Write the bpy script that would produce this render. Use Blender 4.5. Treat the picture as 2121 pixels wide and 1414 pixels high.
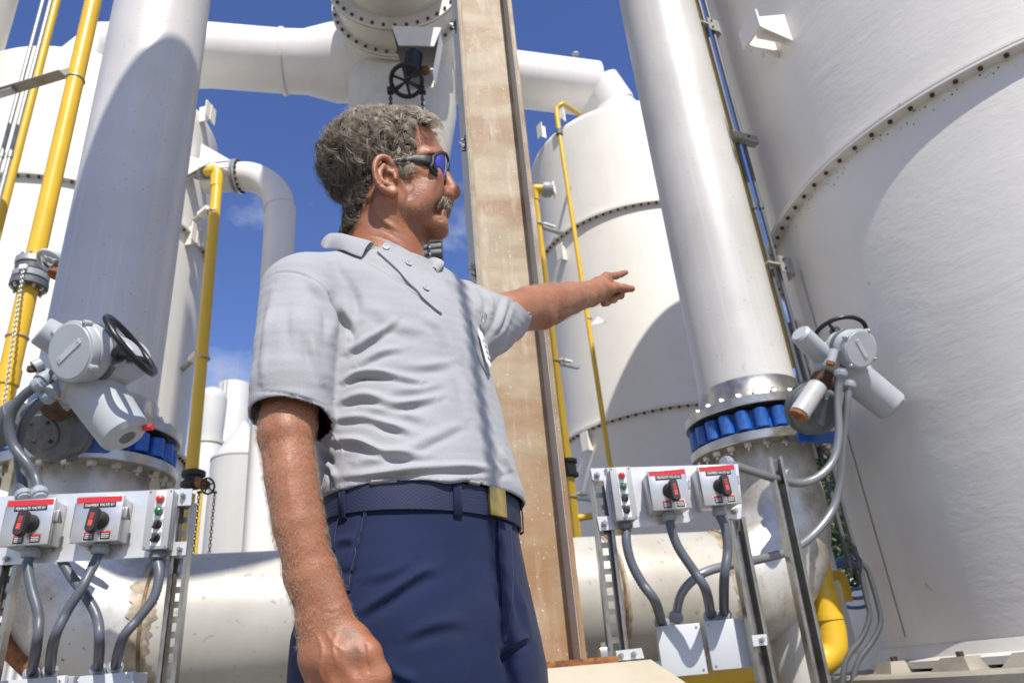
import bpy, bmesh, math, random
import numpy as np
from mathutils import Vector, Matrix
PI = math.pi
R = math.radians
for _o in list(bpy.data.objects):
    bpy.data.objects.remove(_o)
SC = bpy.context.scene
COL = SC.collection
random.seed(5)

# ------------------------------------------------------------ camera
F_PX, CX, CY = 1520.0, 1060.5, 707.0
_w = np.array([-293.0, 3244.0, F_PX]); _w /= np.linalg.norm(_w)
STH = _w[2]; CTH = math.sqrt(1 - STH ** 2)
C_FWD = np.array([0, CTH, STH]); _bu = np.array([0, -STH, CTH]); _br = np.array([1.0, 0, 0])
_s = _w[0] / CTH; _c = math.sqrt(1 - _s * _s)
C_RIGHT = _c * _br + _s * _bu; C_UP = _c * _bu - _s * _br
CAM = np.array([0, 0, 0.85])
cam_data = bpy.data.cameras.new('camera')
cam_data.sensor_width = 36
cam_data.lens = F_PX / 2121 * 36
cam_data.clip_start = 0.05
cam_data.clip_end = 3000
cam_data.dof.use_dof = True
cam_data.dof.focus_distance = 1.22
cam_data.dof.aperture_fstop = 8.0
cam = bpy.data.objects.new('camera', cam_data); COL.objects.link(cam)
cam.matrix_world = Matrix(((C_RIGHT[0], C_UP[0], -C_FWD[0], CAM[0]), (C_RIGHT[1], C_UP[1], -C_FWD[1], CAM[1]),
                           (C_RIGHT[2], C_UP[2], -C_FWD[2], CAM[2]), (0, 0, 0, 1)))
SC.camera = cam
SC.render.resolution_x, SC.render.resolution_y = 1024, 682

# ------------------------------------------------------------ sky, sun, exposure
SUN_AZ, SUN_EL = R(19), R(51)        # azimuth: from -Y towards +X
SUN_DIR = Vector((math.sin(SUN_AZ) * math.cos(SUN_EL), -math.cos(SUN_AZ) * math.cos(SUN_EL), math.sin(SUN_EL)))
world = bpy.data.worlds.new('World'); SC.world = world; world.use_nodes = True
wn = world.node_tree.nodes; wl = world.node_tree.links; wn.clear()
w_out = wn.new('ShaderNodeOutputWorld'); w_bg = wn.new('ShaderNodeBackground')
sky = wn.new('ShaderNodeTexSky'); sky.sky_type = 'NISHITA'; sky.sun_disc = False
sky.sun_elevation = SUN_EL; sky.sun_rotation = R(180) - SUN_AZ
sky.air_density = 1.0; sky.dust_density = 0.3; sky.ozone_density = 4.0
hsv = wn.new('ShaderNodeHueSaturation'); hsv.inputs['Saturation'].default_value = 1.12; hsv.inputs['Hue'].default_value = 0.517; hsv.inputs['Value'].default_value = 1.42
wl.new(sky.outputs[0], hsv.inputs['Color'])
tc = wn.new('ShaderNodeTexCoord')
mp = wn.new('ShaderNodeMapping'); mp.inputs['Location'].default_value = (19.0, 9.9, 5.5); mp.inputs['Scale'].default_value = (1, 1, 1.9)
wl.new(tc.outputs['Generated'], mp.inputs[0])
nz = wn.new('ShaderNodeTexNoise'); nz.inputs['Scale'].default_value = 2.6; nz.inputs['Detail'].default_value = 9; nz.inputs['Roughness'].default_value = 0.6
wl.new(mp.outputs[0], nz.inputs['Vector'])
rp = wn.new('ShaderNodeValToRGB'); rp.color_ramp.elements[0].position = 0.59; rp.color_ramp.elements[1].position = 0.80
wl.new(nz.outputs['Fac'], rp.inputs[0])
sepw = wn.new('ShaderNodeSeparateXYZ'); wl.new(tc.outputs['Generated'], sepw.inputs[0])
hz = wn.new('ShaderNodeMapRange'); hz.inputs[1].default_value = 0.0; hz.inputs[2].default_value = 0.62; hz.inputs[3].default_value = 0.30; hz.inputs[4].default_value = 0.0
wl.new(sepw.outputs[2], hz.inputs[0])
addc = wn.new('ShaderNodeMath'); addc.operation = 'ADD'; wl.new(nz.outputs['Fac'], addc.inputs[0]); wl.new(hz.outputs[0], addc.inputs[1])
wl.new(addc.outputs[0], rp.inputs[0])
mixc = wn.new('ShaderNodeMixRGB'); mixc.inputs[2].default_value = (7.4, 7.7, 8.4, 1)
cm = wn.new('ShaderNodeMath'); cm.operation = 'MULTIPLY'; cm.inputs[1].default_value = 0.8
wl.new(rp.outputs[0], cm.inputs[0]); wl.new(cm.outputs[0], mixc.inputs[0]); wl.new(hsv.outputs[0], mixc.inputs[1])
wl.new(mixc.outputs[0], w_bg.inputs[0]); w_bg.inputs[1].default_value = 0.095
wl.new(w_bg.outputs[0], w_out.inputs[0])
sun_d = bpy.data.lights.new('sun', 'SUN'); sun_d.energy = 4.7; sun_d.angle = R(0.53); sun_d.color = (1.0, 0.95, 0.86)
sun = bpy.data.objects.new('sun', sun_d); COL.objects.link(sun)
sun.rotation_mode = 'QUATERNION'; sun.rotation_quaternion = SUN_DIR.to_track_quat('Z', 'Y')
SC.view_settings.view_transform = 'Standard'; SC.view_settings.look = 'None'
SC.view_settings.exposure = 0.30; SC.view_settings.gamma = 1.0; SC.view_settings.use_curve_mapping = False

# ------------------------------------------------------------ placing helpers: a sight line turned into a real place
def ray(px, py): return C_FWD + C_RIGHT * (px - CX) / F_PX + C_UP * (CY - py) / F_PX
def Pd(px, py, d): return Vector(CAM + ray(px, py) * d)
def PY(px, py, y): r = ray(px, py); return Vector(CAM + r * (y / r[1]))
def PZ(px, py, z): r = ray(px, py); return Vector(CAM + r * ((z - CAM[2]) / r[2]))
def PP(px, py, o, n):
    r = Vector(ray(px, py)); c = Vector(CAM)
    return c + r * ((Vector(o) - c).dot(n) / r.dot(n))
def proj_np(V):
    v = V - CAM; d = v @ C_FWD
    return CX + F_PX * (v @ C_RIGHT) / d, CY - F_PX * (v @ C_UP) / d, d

# ------------------------------------------------------------ materials
def lin(r, g, b):
    return tuple((c / 255 / 12.92 if c <= 10 else ((c / 255 + 0.055) / 1.055) ** 2.4) for c in (r, g, b))
class NT:
    def __init__(s, name):
        s.m = bpy.data.materials.new(name); s.m.use_nodes = True
        s.n = s.m.node_tree.nodes; s.l = s.m.node_tree.links
        s.b = s.n['Principled BSDF']; s.tc = s.n.new('ShaderNodeTexCoord')
    def add(s, t, **k):
        n = s.n.new(t)
        for a, v in k.items(): setattr(n, a, v)
        return n
    def link(s, a, b): s.l.new(a, b)
    def mapping(s, scale=(1, 1, 1), rot=(0, 0, 0), loc=(0, 0, 0), src='Object'):
        m = s.n.new('ShaderNodeMapping'); m.inputs['Scale'].default_value = scale; m.inputs['Rotation'].default_value = rot; m.inputs['Location'].default_value = loc
        s.l.new(s.tc.outputs[src], m.inputs[0]); return m.outputs[0]
    def noise(s, scale, detail=4, rough=0.55, vec=None, dist=0):
        n = s.n.new('ShaderNodeTexNoise'); n.inputs['Scale'].default_value = scale; n.inputs['Detail'].default_value = detail
        n.inputs['Roughness'].default_value = rough; n.inputs['Distortion'].default_value = dist
        s.l.new(vec if vec else s.tc.outputs['Object'], n.inputs['Vector']); return n.outputs['Fac']
    def ramp(s, fac, p0, p1, c0=(0, 0, 0), c1=(1, 1, 1)):
        r = s.n.new('ShaderNodeValToRGB'); e = r.color_ramp.elements
        e[0].position = p0; e[1].position = p1; e[0].color = (*c0, 1); e[1].color = (*c1, 1)
        s.l.new(fac, r.inputs[0]); return r.outputs[0]
    def mix(s, fac, a, b, mode='MIX'):
        m = s.n.new('ShaderNodeMixRGB'); m.blend_type = mode
        for i, x in ((0, fac), (1, a), (2, b)):
            if isinstance(x, (int, float)): m.inputs[i].default_value = x if i == 0 else (x, x, x, 1)
            elif isinstance(x, tuple): m.inputs[i].default_value = (*x, 1)
            else: s.l.new(x, m.inputs[i])
        return m.outputs[0]
    def math(s, op, a, b=0.0):
        m = s.n.new('ShaderNodeMath'); m.operation = op
        for i, x in ((0, a), (1, b)):
            if isinstance(x, (int, float)): m.inputs[i].default_value = x
            else: s.l.new(x, m.inputs[i])
        return m.outputs[0]
    def bump(s, h, strength=0.5, dist=0.01):
        b = s.n.new('ShaderNodeBump'); b.inputs['Strength'].default_value = strength; b.inputs['Distance'].default_value = dist
        s.l.new(h, b.inputs['Height'])
        src = s.b.inputs['Normal'].links
        if src: s.l.new(src[0].from_socket, b.inputs['Normal'])
        s.l.new(b.outputs[0], s.b.inputs['Normal'])
    def set(s, col=None, rough=None, metal=None, **k):
        for key, v in (('Base Color', col), ('Roughness', rough), ('Metallic', metal)):
            if v is None: continue
            if isinstance(v, tuple): s.b.inputs[key].default_value = (*v, 1)
            elif isinstance(v, (int, float)): s.b.inputs[key].default_value = v
            else: s.l.new(v, s.b.inputs[key])
        for key, v in k.items(): s.b.inputs[key.replace('_', ' ')].default_value = v
        return s.m
MAT = {}
def mat(name, col, rough=0.5, metal=0.0, var=0.12, vscale=3.0, bump=0.0, bscale=60.0, dirt=None, speck=None, streak=None, **k):
    t = NT(name)
    n1 = t.noise(vscale, 5)
    lo = tuple(c * (1 - var) for c in col); hi = tuple(min(1, c * (1 + var * 0.6)) for c in col)
    c = t.ramp(n1, 0.35, 0.65, lo, hi)
    if dirt:          # (colour, amount, scale)
        dn = t.noise(dirt[2], 8, 0.7, t.mapping(loc=(4.3, 1.1, 2.2)))
        c = t.mix(t.math('MULTIPLY', t.ramp(dn, 0.52, 0.75), dirt[1]), c, dirt[0])
    if streak:        # vertical run stains
        sn = t.noise(streak[2], 6, 0.6, t.mapping(scale=(1, 1, 0.06)))
        c = t.mix(t.math('MULTIPLY', t.ramp(sn, 0.5, 0.8), streak[1]), c, streak[0])
    if speck:
        sp = t.noise(speck[2], 2, 0.5)
        c = t.mix(t.math('MULTIPLY', t.ramp(sp, 0.66, 0.72), speck[1]), c, speck[0])
    rn = t.noise(vscale * 4, 4)
    t.set(c, t.mix(rn, max(0.02, rough - 0.08), min(1, rough + 0.1)), metal)
    if bump: t.bump(t.noise(bscale, 6, 0.6), bump, 0.004)
    for key, v in k.items(): t.b.inputs[key.replace('_', ' ')].default_value = v
    MAT[name] = t.m
    return t.m
BROWN = (0.16, 0.085, 0.03)
mat('tank_white', (0.76, 0.735, 0.68), 0.5, var=0.05, vscale=0.9, streak=((0.42, 0.38, 0.29), 0.30, 1.6), dirt=((0.45, 0.42, 0.34), 0.18, 2.5))
t = NT('tank_frp')    # hand laid glass fibre, lumpy under the paint
base = t.ramp(t.noise(0.8, 5), 0.35, 0.65, (0.64, 0.62, 0.57), (0.73, 0.71, 0.665))
base = t.mix(t.math('MULTIPLY', t.ramp(t.noise(1.4, 6, 0.6, t.mapping(scale=(1, 1, 0.07))), 0.52, 0.8), 0.3), base, (0.46, 0.42, 0.33))
base = t.mix(t.math('MULTIPLY', t.ramp(t.noise(7, 3, 0.5), 0.735, 0.76), 0.4), base, (0.2, 0.15, 0.09))
t.set(base, 0.42)
t.bump(t.noise(1.6, 7, 0.62, t.mapping(scale=(1, 1, 2.2), rot=(0.35, 0.1, 0)), dist=0.4), 0.15, 0.05)
t.bump(t.noise(14, 5, 0.6, t.mapping(scale=(1, 1, 3.0))), 0.16, 0.006)
MAT['tank_frp'] = t.m
mat('duct_white', (0.77, 0.75, 0.71), 0.42, var=0.04, vscale=1.5, streak=((0.5, 0.48, 0.42), 0.2, 3))
mat('cream_white', (0.60, 0.575, 0.49), 0.5, var=0.07, vscale=2, dirt=((0.34, 0.29, 0.2), 0.4, 2.2), bump=0.15, bscale=25)
t = NT('riser_coat')      # satin aluminium coated fibre pipe with scuffs
c = t.ramp(t.noise(1.2, 4), 0.35, 0.65, (0.52, 0.505, 0.475), (0.62, 0.60, 0.565))
c = t.mix(t.math('MULTIPLY', t.ramp(t.noise(5, 3, 0.5, t.mapping(scale=(6, 6, 0.08))), 0.55, 0.8), 0.35), c, (0.74, 0.74, 0.74))
c = t.mix(t.math('MULTIPLY', t.ramp(t.noise(60, 2, 0.5), 0.69, 0.73), 0.55), c, (0.12, 0.12, 0.12))
c = t.mix(t.math('MULTIPLY', t.ramp(t.noise(7, 6, 0.7, t.mapping(scale=(1.0, 1.0, 0.35), loc=(2, 5, 1))), 0.66, 0.74), 0.5), c, (0.22, 0.22, 0.22))
t.set(c, t.mix(t.noise(9, 5), 0.26, 0.44), 0.08)
t.bump(t.noise(120, 3, 0.6, t.mapping(scale=(1, 1, 0.05))), 0.12, 0.002)
MAT['riser_coat'] = t.m
t = NT('stainless_dirty')
c = t.ramp(t.noise(1.6, 5, vec=t.mapping(loc=(3, 2, 0))), 0.35, 0.65, (0.50, 0.485, 0.44), (0.66, 0.65, 0.615))
c = t.mix(t.math('MULTIPLY', t.ramp(t.noise(2.2, 8, 0.74), 0.47, 0.66), 0.75), c, (0.29, 0.225, 0.145))
c = t.mix(t.math('MULTIPLY', t.ramp(t.noise(38, 4, 0.6), 0.655, 0.70), 0.85), c, (0.12, 0.065, 0.03))
t.set(c, t.mix(t.noise(3, 6), 0.30, 0.55), 0.45)
t.bump(t.noise(30, 5, 0.6), 0.12, 0.004)
MAT['stainless_dirty'] = t.m
mat('header_paint', (0.49, 0.47, 0.42), 0.42, 0.1, var=0.12, vscale=2.2, dirt=((0.32, 0.26, 0.17), 0.6, 1.6), speck=((0.2, 0.17, 0.12), 0.5, 24), bump=0.1, bscale=20)
mat('weld_stain', (0.20, 0.13, 0.07), 0.75, var=0.5, vscale=18, bump=0.7, bscale=45)
mat('stainless', (0.50, 0.475, 0.42), 0.30, 0.95, var=0.16, vscale=9, dirt=((0.22, 0.16, 0.09), 0.7, 5), bump=0.05, bscale=80)
mat('sheet_steel', (0.58, 0.575, 0.56), 0.33, 0.75, var=0.08, vscale=8, dirt=((0.36, 0.33, 0.28), 0.3, 9), bump=0.06, bscale=40)
mat('strut_steel', (0.33, 0.315, 0.28), 0.30, 0.85, var=0.2, vscale=12, dirt=((0.14, 0.10, 0.06), 0.6, 6))
mat('bright_plate', (0.66, 0.665, 0.67), 0.38, 0.5, var=0.05, vscale=6, dirt=((0.5, 0.47, 0.42), 0.35, 5))
mat('yellow_paint', (0.72, 0.455, 0.03), 0.32, var=0.06, vscale=3, dirt=((0.5, 0.33, 0.05), 0.3, 4), bump=0.03, bscale=60)
mat('blue_paint', (0.012, 0.10, 0.42), 0.4, var=0.25, vscale=14, dirt=((0.20, 0.27, 0.34), 0.45, 9), bump=0.1, bscale=50)
mat('actuator_grey', (0.40, 0.425, 0.445), 0.42, var=0.06, vscale=6, bump=0.1, bscale=180)
mat('gearbox_grey', (0.12, 0.135, 0.145), 0.55, var=0.25, vscale=9, dirt=((0.3, 0.29, 0.27), 0.7, 7), bump=0.3, bscale=60)
mat('conduit_grey', (0.095, 0.105, 0.125), 0.38, var=0.08, vscale=10)
mat('fitting_grey', (0.30, 0.33, 0.37), 0.42, var=0.08, vscale=20)
mat('box_grey', (0.52, 0.55, 0.58), 0.42, var=0.03, vscale=4, bump=0.06, bscale=200)
mat('station_grey', (0.36, 0.365, 0.375), 0.42, var=0.06, vscale=10, bump=0.12, bscale=160)
mat('button_plastic', (0.40, 0.41, 0.44), 0.55, var=0.03)
mat('black_paint', (0.012, 0.012, 0.013), 0.35, var=0.3, vscale=9, bump=0.1, bscale=60)
mat('black_rubber', (0.02, 0.02, 0.02), 0.6, var=0.4, vscale=12)
mat('red_plastic', (0.62, 0.03, 0.025), 0.4, var=0.08)
mat('handle_red', (0.65, 0.07, 0.06), 0.45, var=0.08)
mat('label_red', (0.55, 0.025, 0.03), 0.4, var=0.03)
mat('label_white', (0.82, 0.82, 0.82), 0.45, var=0.02)
mat('label_black', (0.02, 0.02, 0.02), 0.4, var=0.1)
mat('lens_red', (0.65, 0.01, 0.01), 0.12, var=0.3, vscale=160, Coat_Weight=0.6)
mat('lens_green', (0.01, 0.13, 0.03), 0.12, var=0.3, vscale=160, Coat_Weight=0.6)
mat('rust', (0.26, 0.10, 0.03), 0.85, var=0.5, vscale=30, bump=0.8, bscale=90)
mat('dark_rust', (0.085, 0.045, 0.025), 0.85, var=0.5, vscale=25, bump=0.6, bscale=80)
mat('concrete', (0.33, 0.30, 0.245), 0.85, var=0.2, vscale=3, dirt=((0.16, 0.14, 0.11), 0.6, 3), bump=0.4, bscale=60)
mat('plaster', (0.42, 0.37, 0.275), 0.7, var=0.08, vscale=4, dirt=((0.36, 0.25, 0.12), 0.35, 3), bump=0.2, bscale=30)
mat('ground_soil', (0.22, 0.205, 0.18), 0.9, var=0.25, vscale=1.5, bump=0.5, bscale=25)
mat('galvanised', (0.46, 0.46, 0.44), 0.45, 0.6, var=0.12, vscale=14, dirt=((0.25, 0.21, 0.15), 0.35, 6))
mat('angle_cream', (0.36, 0.33, 0.26), 0.6, var=0.12, vscale=6, dirt=((0.16, 0.12, 0.07), 0.6, 6))
mat('grey_pipe', (0.085, 0.095, 0.105), 0.4, var=0.1, vscale=6)
mat('conduit_metal', (0.25, 0.26, 0.27), 0.33, 0.5, var=0.1)
mat('far_white', (0.56, 0.55, 0.52), 0.5, var=0.08, vscale=0.4, streak=((0.36, 0.35, 0.30), 0.35, 0.8))
mat('bark', (0.09, 0.07, 0.05), 0.9, var=0.3, vscale=8, bump=0.8, bscale=20)
mat('leaf', (0.045, 0.085, 0.03), 0.6, var=0.5, vscale=2)
mat('hose_blue', (0.10, 0.22, 0.36), 0.4, var=0.1)

# ------------------------------------------------------------ mesh building
def V3(a): return Vector((float(a[0]), float(a[1]), float(a[2])))
def frame_of(axis, ref=None):
    z = V3(axis).normalized()
    ref = V3(ref) if ref is not None else (Vector((0, 0, 1)) if abs(z.z) < 0.9 else Vector((1, 0, 0)))
    x = (ref - z * ref.dot(z)).normalized(); y = z.cross(x)
    return x, y, z
def spl(pts, k=8, closed=False):
    P = [V3(p) for p in pts]; n = len(P); out = []
    rng = range(n) if closed else range(n - 1)
    for i in rng:
        if closed: a, b, c, d = P[i - 1], P[i], P[(i + 1) % n], P[(i + 2) % n]
        else:
            b, c = P[i], P[i + 1]; a = P[i - 1] if i else b * 2 - c; d = P[i + 2] if i + 2 < n else c * 2 - b
        for j in range(k):
            t_ = j / k
            out.append(0.5 * ((2 * b) + (c - a) * t_ + (2 * a - 5 * b + 4 * c - d) * t_ ** 2 + (3 * b - a - 3 * c + d) * t_ ** 3))
    if not closed: out.append(P[-1])
    return out
class MB:
    def __init__(s): s.v = []; s.f = []
    def tube(s, pts, r, n=16, cap=True, closed=False, ell=1.0, ref=None):
        P = [V3(p) for p in pts]; m = len(P); rr = r if isinstance(r, (list, tuple)) else [r] * m
        T = []
        for i in range(m):
            a = P[i - 1] if (i or closed) else P[i]; b = P[(i + 1) % m] if (i < m - 1 or closed) else P[i]
            T.append((b - a).normalized())
        x, y, z = frame_of(T[0], ref); b0 = len(s.v)
        for i in range(m):
            t_ = T[i]; x = (x - t_ * x.dot(t_)).normalized(); y = t_.cross(x)
            for j in range(n):
                a = 2 * PI * j / n
                s.v.append(P[i] + (x * math.cos(a) + y * math.sin(a) * ell) * rr[i])
        for i in range(m if closed else m - 1):
            i2 = (i + 1) % m
            for j in range(n):
                j2 = (j + 1) % n
                s.f.append((b0 + i * n + j, b0 + i * n + j2, b0 + i2 * n + j2, b0 + i2 * n + j))
        if cap and not closed:
            s.f.append(tuple(b0 + j for j in reversed(range(n)))); s.f.append(tuple(b0 + (m - 1) * n + j for j in range(n)))
        return s
    def lathe(s, o, axis, prof, n=32, ref=None, cap=True, a0=0.0, a1=2 * PI):
        o = V3(o); x, y, z = frame_of(axis, ref); b0 = len(s.v); full = abs(a1 - a0 - 2 * PI) < 1e-6
        nn = n if full else n + 1
        for (r, h) in prof:
            for j in range(nn):
                a = a0 + (a1 - a0) * j / n
                s.v.append(o + z * h + (x * math.cos(a) + y * math.sin(a)) * max(r, 1e-5))
        for i in range(len(prof) - 1):
            for j in range(n):
                j2 = (j + 1) % nn
                s.f.append((b0 + i * nn + j, b0 + i * nn + j2, b0 + (i + 1) * nn + j2, b0 + (i + 1) * nn + j))
        if cap and full:
            if prof[0][0] > 1e-4: s.f.append(tuple(b0 + j for j in reversed(range(n))))
            if prof[-1][0] > 1e-4: s.f.append(tuple(b0 + (len(prof) - 1) * nn + j for j in range(n)))
        return s
    def cyl(s, a, b, r, n=24, bev=0.0, r2=None):
        a, b = V3(a), V3(b); L = (b - a).length; r2 = r if r2 is None else r2
        if bev: pr = [(r - bev, 0), (r, bev), (r2, L - bev), (r2 - bev, L)]
        else: pr = [(r, 0), (r2, L)]
        return s.lathe(a, b - a, pr, n)
    def torus(s, o, axis, R0, r, n=40, m=10, a0=0, a1=2 * PI):
        x, y, z = frame_of(axis); o = V3(o); full = abs(a1 - a0 - 2 * PI) < 1e-6
        pts = [o + (x * math.cos(a0 + (a1 - a0) * i / n) + y * math.sin(a0 + (a1 - a0) * i / n)) * R0 for i in range(n if full else n + 1)]
        return s.tube(pts, r, m, closed=full)
    def box(s, c, h, X=None, Y=None, Z=None, bev=0.0):
        c = V3(c); X = V3(X).normalized() if X is not None else Vector((1, 0, 0)); Y = V3(Y).normalized() if Y is not None else Vector((0, 1, 0))
        Z = V3(Z).normalized() if Z is not None else X.cross(Y).normalized()
        bm = bmesh.new(); bmesh.ops.create_cube(bm, size=2)
        for v in bm.verts: v.co = Vector((v.co.x * h[0], v.co.y * h[1], v.co.z * h[2]))
        if bev: bmesh.ops.bevel(bm, geom=bm.edges[:], offset=bev, segments=2, profile=0.5, affect='EDGES')
        b0 = len(s.v); bm.verts.index_update()
        for v in bm.verts: s.v.append(c + X * v.co.x + Y * v.co.y + Z * v.co.z)
        for f in bm.faces: s.f.append(tuple(b0 + v.index for v in f.verts))
        bm.free(); return s
    def prism(s, poly, o, X, Y, depth, bev=0.0):
        """polygon in the plane o + X*u + Y*v, pushed by depth along X cross Y"""
        o = V3(o); X = V3(X).normalized(); Y = V3(Y).normalized(); Z = X.cross(Y).normalized()
        b0 = len(s.v); n = len(poly)
        for k in (0, depth):
            for (u, v) in poly: s.v.append(o + X * u + Y * v + Z * k)
        s.f.append(tuple(b0 + i for i in reversed(range(n)))); s.f.append(tuple(b0 + n + i for i in range(n)))
        for i in range(n):
            j = (i + 1) % n; s.f.append((b0 + i, b0 + j, b0 + n + j, b0 + n + i))
        return s
    def hexa(s, o, axis, r, h): return s.lathe(o, axis, [(r, 0), (r, h * 0.85), (r * 0.85, h)], 6)
    def mesh(s, name, off=None, ang=35):
        me = bpy.data.meshes.new(name); off = V3(off) if off is not None else Vector((0, 0, 0))
        me.from_pydata([v - off for v in s.v], [], s.f)
        bm = bmesh.new(); bm.from_mesh(me); bmesh.ops.recalc_face_normals(bm, faces=bm.faces); bm.to_mesh(me); bm.free()
        if ang:
            me.polygons.foreach_set('use_smooth', [True] * len(me.polygons))
            me.set_sharp_from_angle(angle=R(ang))
        return me
    def build(s, name, m, parent=None, ang=35, label=None):
        return add(name, s.mesh(name, WORG.get(parent.name) if parent else None, ang), m, parent, label)
WORG = {}      # world origin of every root, so that parts can be given in world coordinates
def add(name, me, m, parent=None, label=None, mw=None):
    o = bpy.data.objects.new(name, me); COL.objects.link(o)
    if m is not None and len(me.materials) == 0: me.materials.append(MAT[m] if isinstance(m, str) else m)
    if parent: o.parent = parent
    if mw is not None: o.matrix_basis = mw
    WORG[o.name] = WORG.get(parent.name, Vector((0, 0, 0))) if parent else Vector((0, 0, 0))
    if label: o['label'] = label
    return o
def inst(name, me, parent, loc, axis=None, ref=None, scale=1.0, label=None):
    """one more object that shares mesh data; the mesh points along +Z"""
    o = bpy.data.objects.new(name, me); COL.objects.link(o); o.parent = parent
    M = Matrix.Translation(V3(loc) - WORG[parent.name])
    if axis is not None:
        x, y, z = frame_of(axis, ref); M = M @ Matrix((x, y, z)).transposed().to_4x4()
    o.matrix_basis = M @ Matrix.Scale(scale, 4)
    WORG[o.name] = WORG[parent.name]
    if label: o['label'] = label
    return o
def thing(name, label, cat, loc, group=None):
    o = bpy.data.objects.new(name, None); COL.objects.link(o); o.location = V3(loc); o.empty_display_size = 0.2
    o['label'] = label; o['category'] = cat
    if group: o['group'] = group
    WORG[o.name] = V3(loc); return o
def solo(mb, name, m, label, cat, loc, group=None, ang=35, kind=None):
    me = mb.mesh(name, loc, ang); o = add(name, me, m); o.location = V3(loc); WORG[o.name] = V3(loc)
    if label: o['label'] = label
    if cat: o['category'] = cat
    if group: o['group'] = group
    if kind: o['kind'] = kind
    return o
def structure(mb, name, m, ang=35):
    o = mb.build(name, m, None, ang); o['kind'] = 'structure'; return o
def shared(mb, name, m, ang=35):
    me = mb.mesh(name, None, ang); me.materials.append(MAT[m]); return me
UP = Vector((0, 0, 1))
def hdir(az): return Vector((math.sin(az), -math.cos(az), 0))      # az 0 faces the camera side (-Y), positive towards +X
BOLT = shared(MB().hexa((0, 0, 0), UP, 1.0, 1.3).cyl((0, 0, 1.3), (0, 0, 2.0), 0.5, 8), 'bolt', 'stainless')
BOLT_DARK = shared(MB().hexa((0, 0, 0), UP, 1.0, 1.2), 'bolt', 'dark_rust')
SCREW = shared(MB().lathe((0, 0, 0), UP, [(1, 0), (1, 0.4), (0.7, 0.7), (0.35, 0.7), (0.3, 0.3)], 10), 'screw', 'stainless')
def cv(r, u, t): return Vector(C_RIGHT * r + C_UP * u - C_FWD * t).normalized()
# ============================================================ THE SETTING
g = MB(); g.v = [Vector(v) for v in ((-900, -900, 0), (900, -900, 0), (900, 900, 0), (-900, 900, 0))]; g.f = [(0, 1, 2, 3)]
structure(g, 'ground', 'ground_soil')
# ------------------------------------------------------------ big process tanks
def gusset_bracket(mb, o, out, w=0.14, d=0.28, h=0.3, th=0.012):
    """an end plate held off the shell by two tapering ribs"""
    side = UP.cross(out).normalized()
    for s_ in (-1, 1):
        mb.prism([(0, -h / 2), (d, -h / 2 * 0.3), (d, h / 2 * 0.3), (0, h / 2)], o + side * (s_ * w / 2), out, UP, th)
    mb.box(o + out * d, (0.008, w / 2 + 0.03, h * 0.32), out, side, UP)
    return mb
def tank(label, C, rad, z0, ztop, rings, m, dome=0.35, bolts_as_parts=False):
    t_ = thing('process_tank', label, 'tank', (C[0], C[1], z0), 'white process tanks')
    mb = MB(); prof = [(rad, 0)]
    for zr in sorted(rings): prof.append((rad, zr - z0))
    prof.append((rad, ztop - z0 - 0.07)); prof.append((rad, ztop - z0 - 0.05))
    for i in range(9):
        a = i / 8 * PI / 2; prof.append((rad * math.cos(a) if i < 8 else 0.001, ztop - z0 + dome * math.sin(a)))
    mb.lathe((C[0], C[1], z0), UP, prof, 160); mb.build('shell', m, t_)
    for zr in rings:
        rb = MB().lathe((C[0], C[1], zr), UP, [(rad - 0.01, -0.012), (rad + 0.075, -0.012), (rad + 0.075, 0.004), (rad + 0.068, 0.008), (rad + 0.075, 0.012), (rad + 0.075, 0.028), (rad - 0.01, 0.05)], 160, cap=False)
        ring = rb.build('flange_ring', m, t_)
        n = 96
        if bolts_as_parts:
            for i in range(n):
                a = 2 * PI * i / n
                dr = Vector((math.cos(a), math.sin(a), 0))
                if dr.dot(Vector((-C[0], -C[1], 0)).normalized()) < 0.05: continue
                inst('bolt', BOLT_DARK, t_, Vector((C[0], C[1], zr - 0.012)) + dr * (rad + 0.035), -UP, scale=0.014)
        else:
            bb = MB()
            for i in range(n):
                a = 2 * PI * i / n; dr = Vector((math.cos(a), math.sin(a), 0))
                bb.lathe(Vector((C[0], C[1], zr - 0.012)) + dr * (rad + 0.035), -UP, [(0.018, 0), (0.018, 0.025)], 6)
            o = bb.build('flange_bolts', 'dark_rust', t_); o['kind'] = 'stuff'
    return t_
T1 = (-5.95, 8.47); T2 = (2.29, 10.70); T3 = (3.967, 4.568); TR = 1.70; TR3 = 1.90
tank1 = tank('large white domed tank at the left edge behind the yellow pipes', T1, TR, 0.5, 8.8, (6.75, 3.75), 'tank_white')
tank2 = tank('white tank behind the pointing hand with a thin yellow pipe down it', T2, TR, 0.5, 9.0, (7.08, 3.93), 'tank_white')
tank3 = tank('biggest nearest white tank filling the right side, lumpy fibreglass skin', T3, TR3, 0.78, 8.8, (3.71,), 'tank_frp', dome=0.8, bolts_as_parts=True)
# roof lug whose shadow spikes the next tank
MB().lathe((T3[0] - 0.1, T3[1] + 0.1, 9.4), UP, [(0.16, 0), (0.16, 0.4), (0.10, 0.55), (0.001, 0.7)], 16).build('roof_vent', 'tank_white', tank3)
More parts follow.
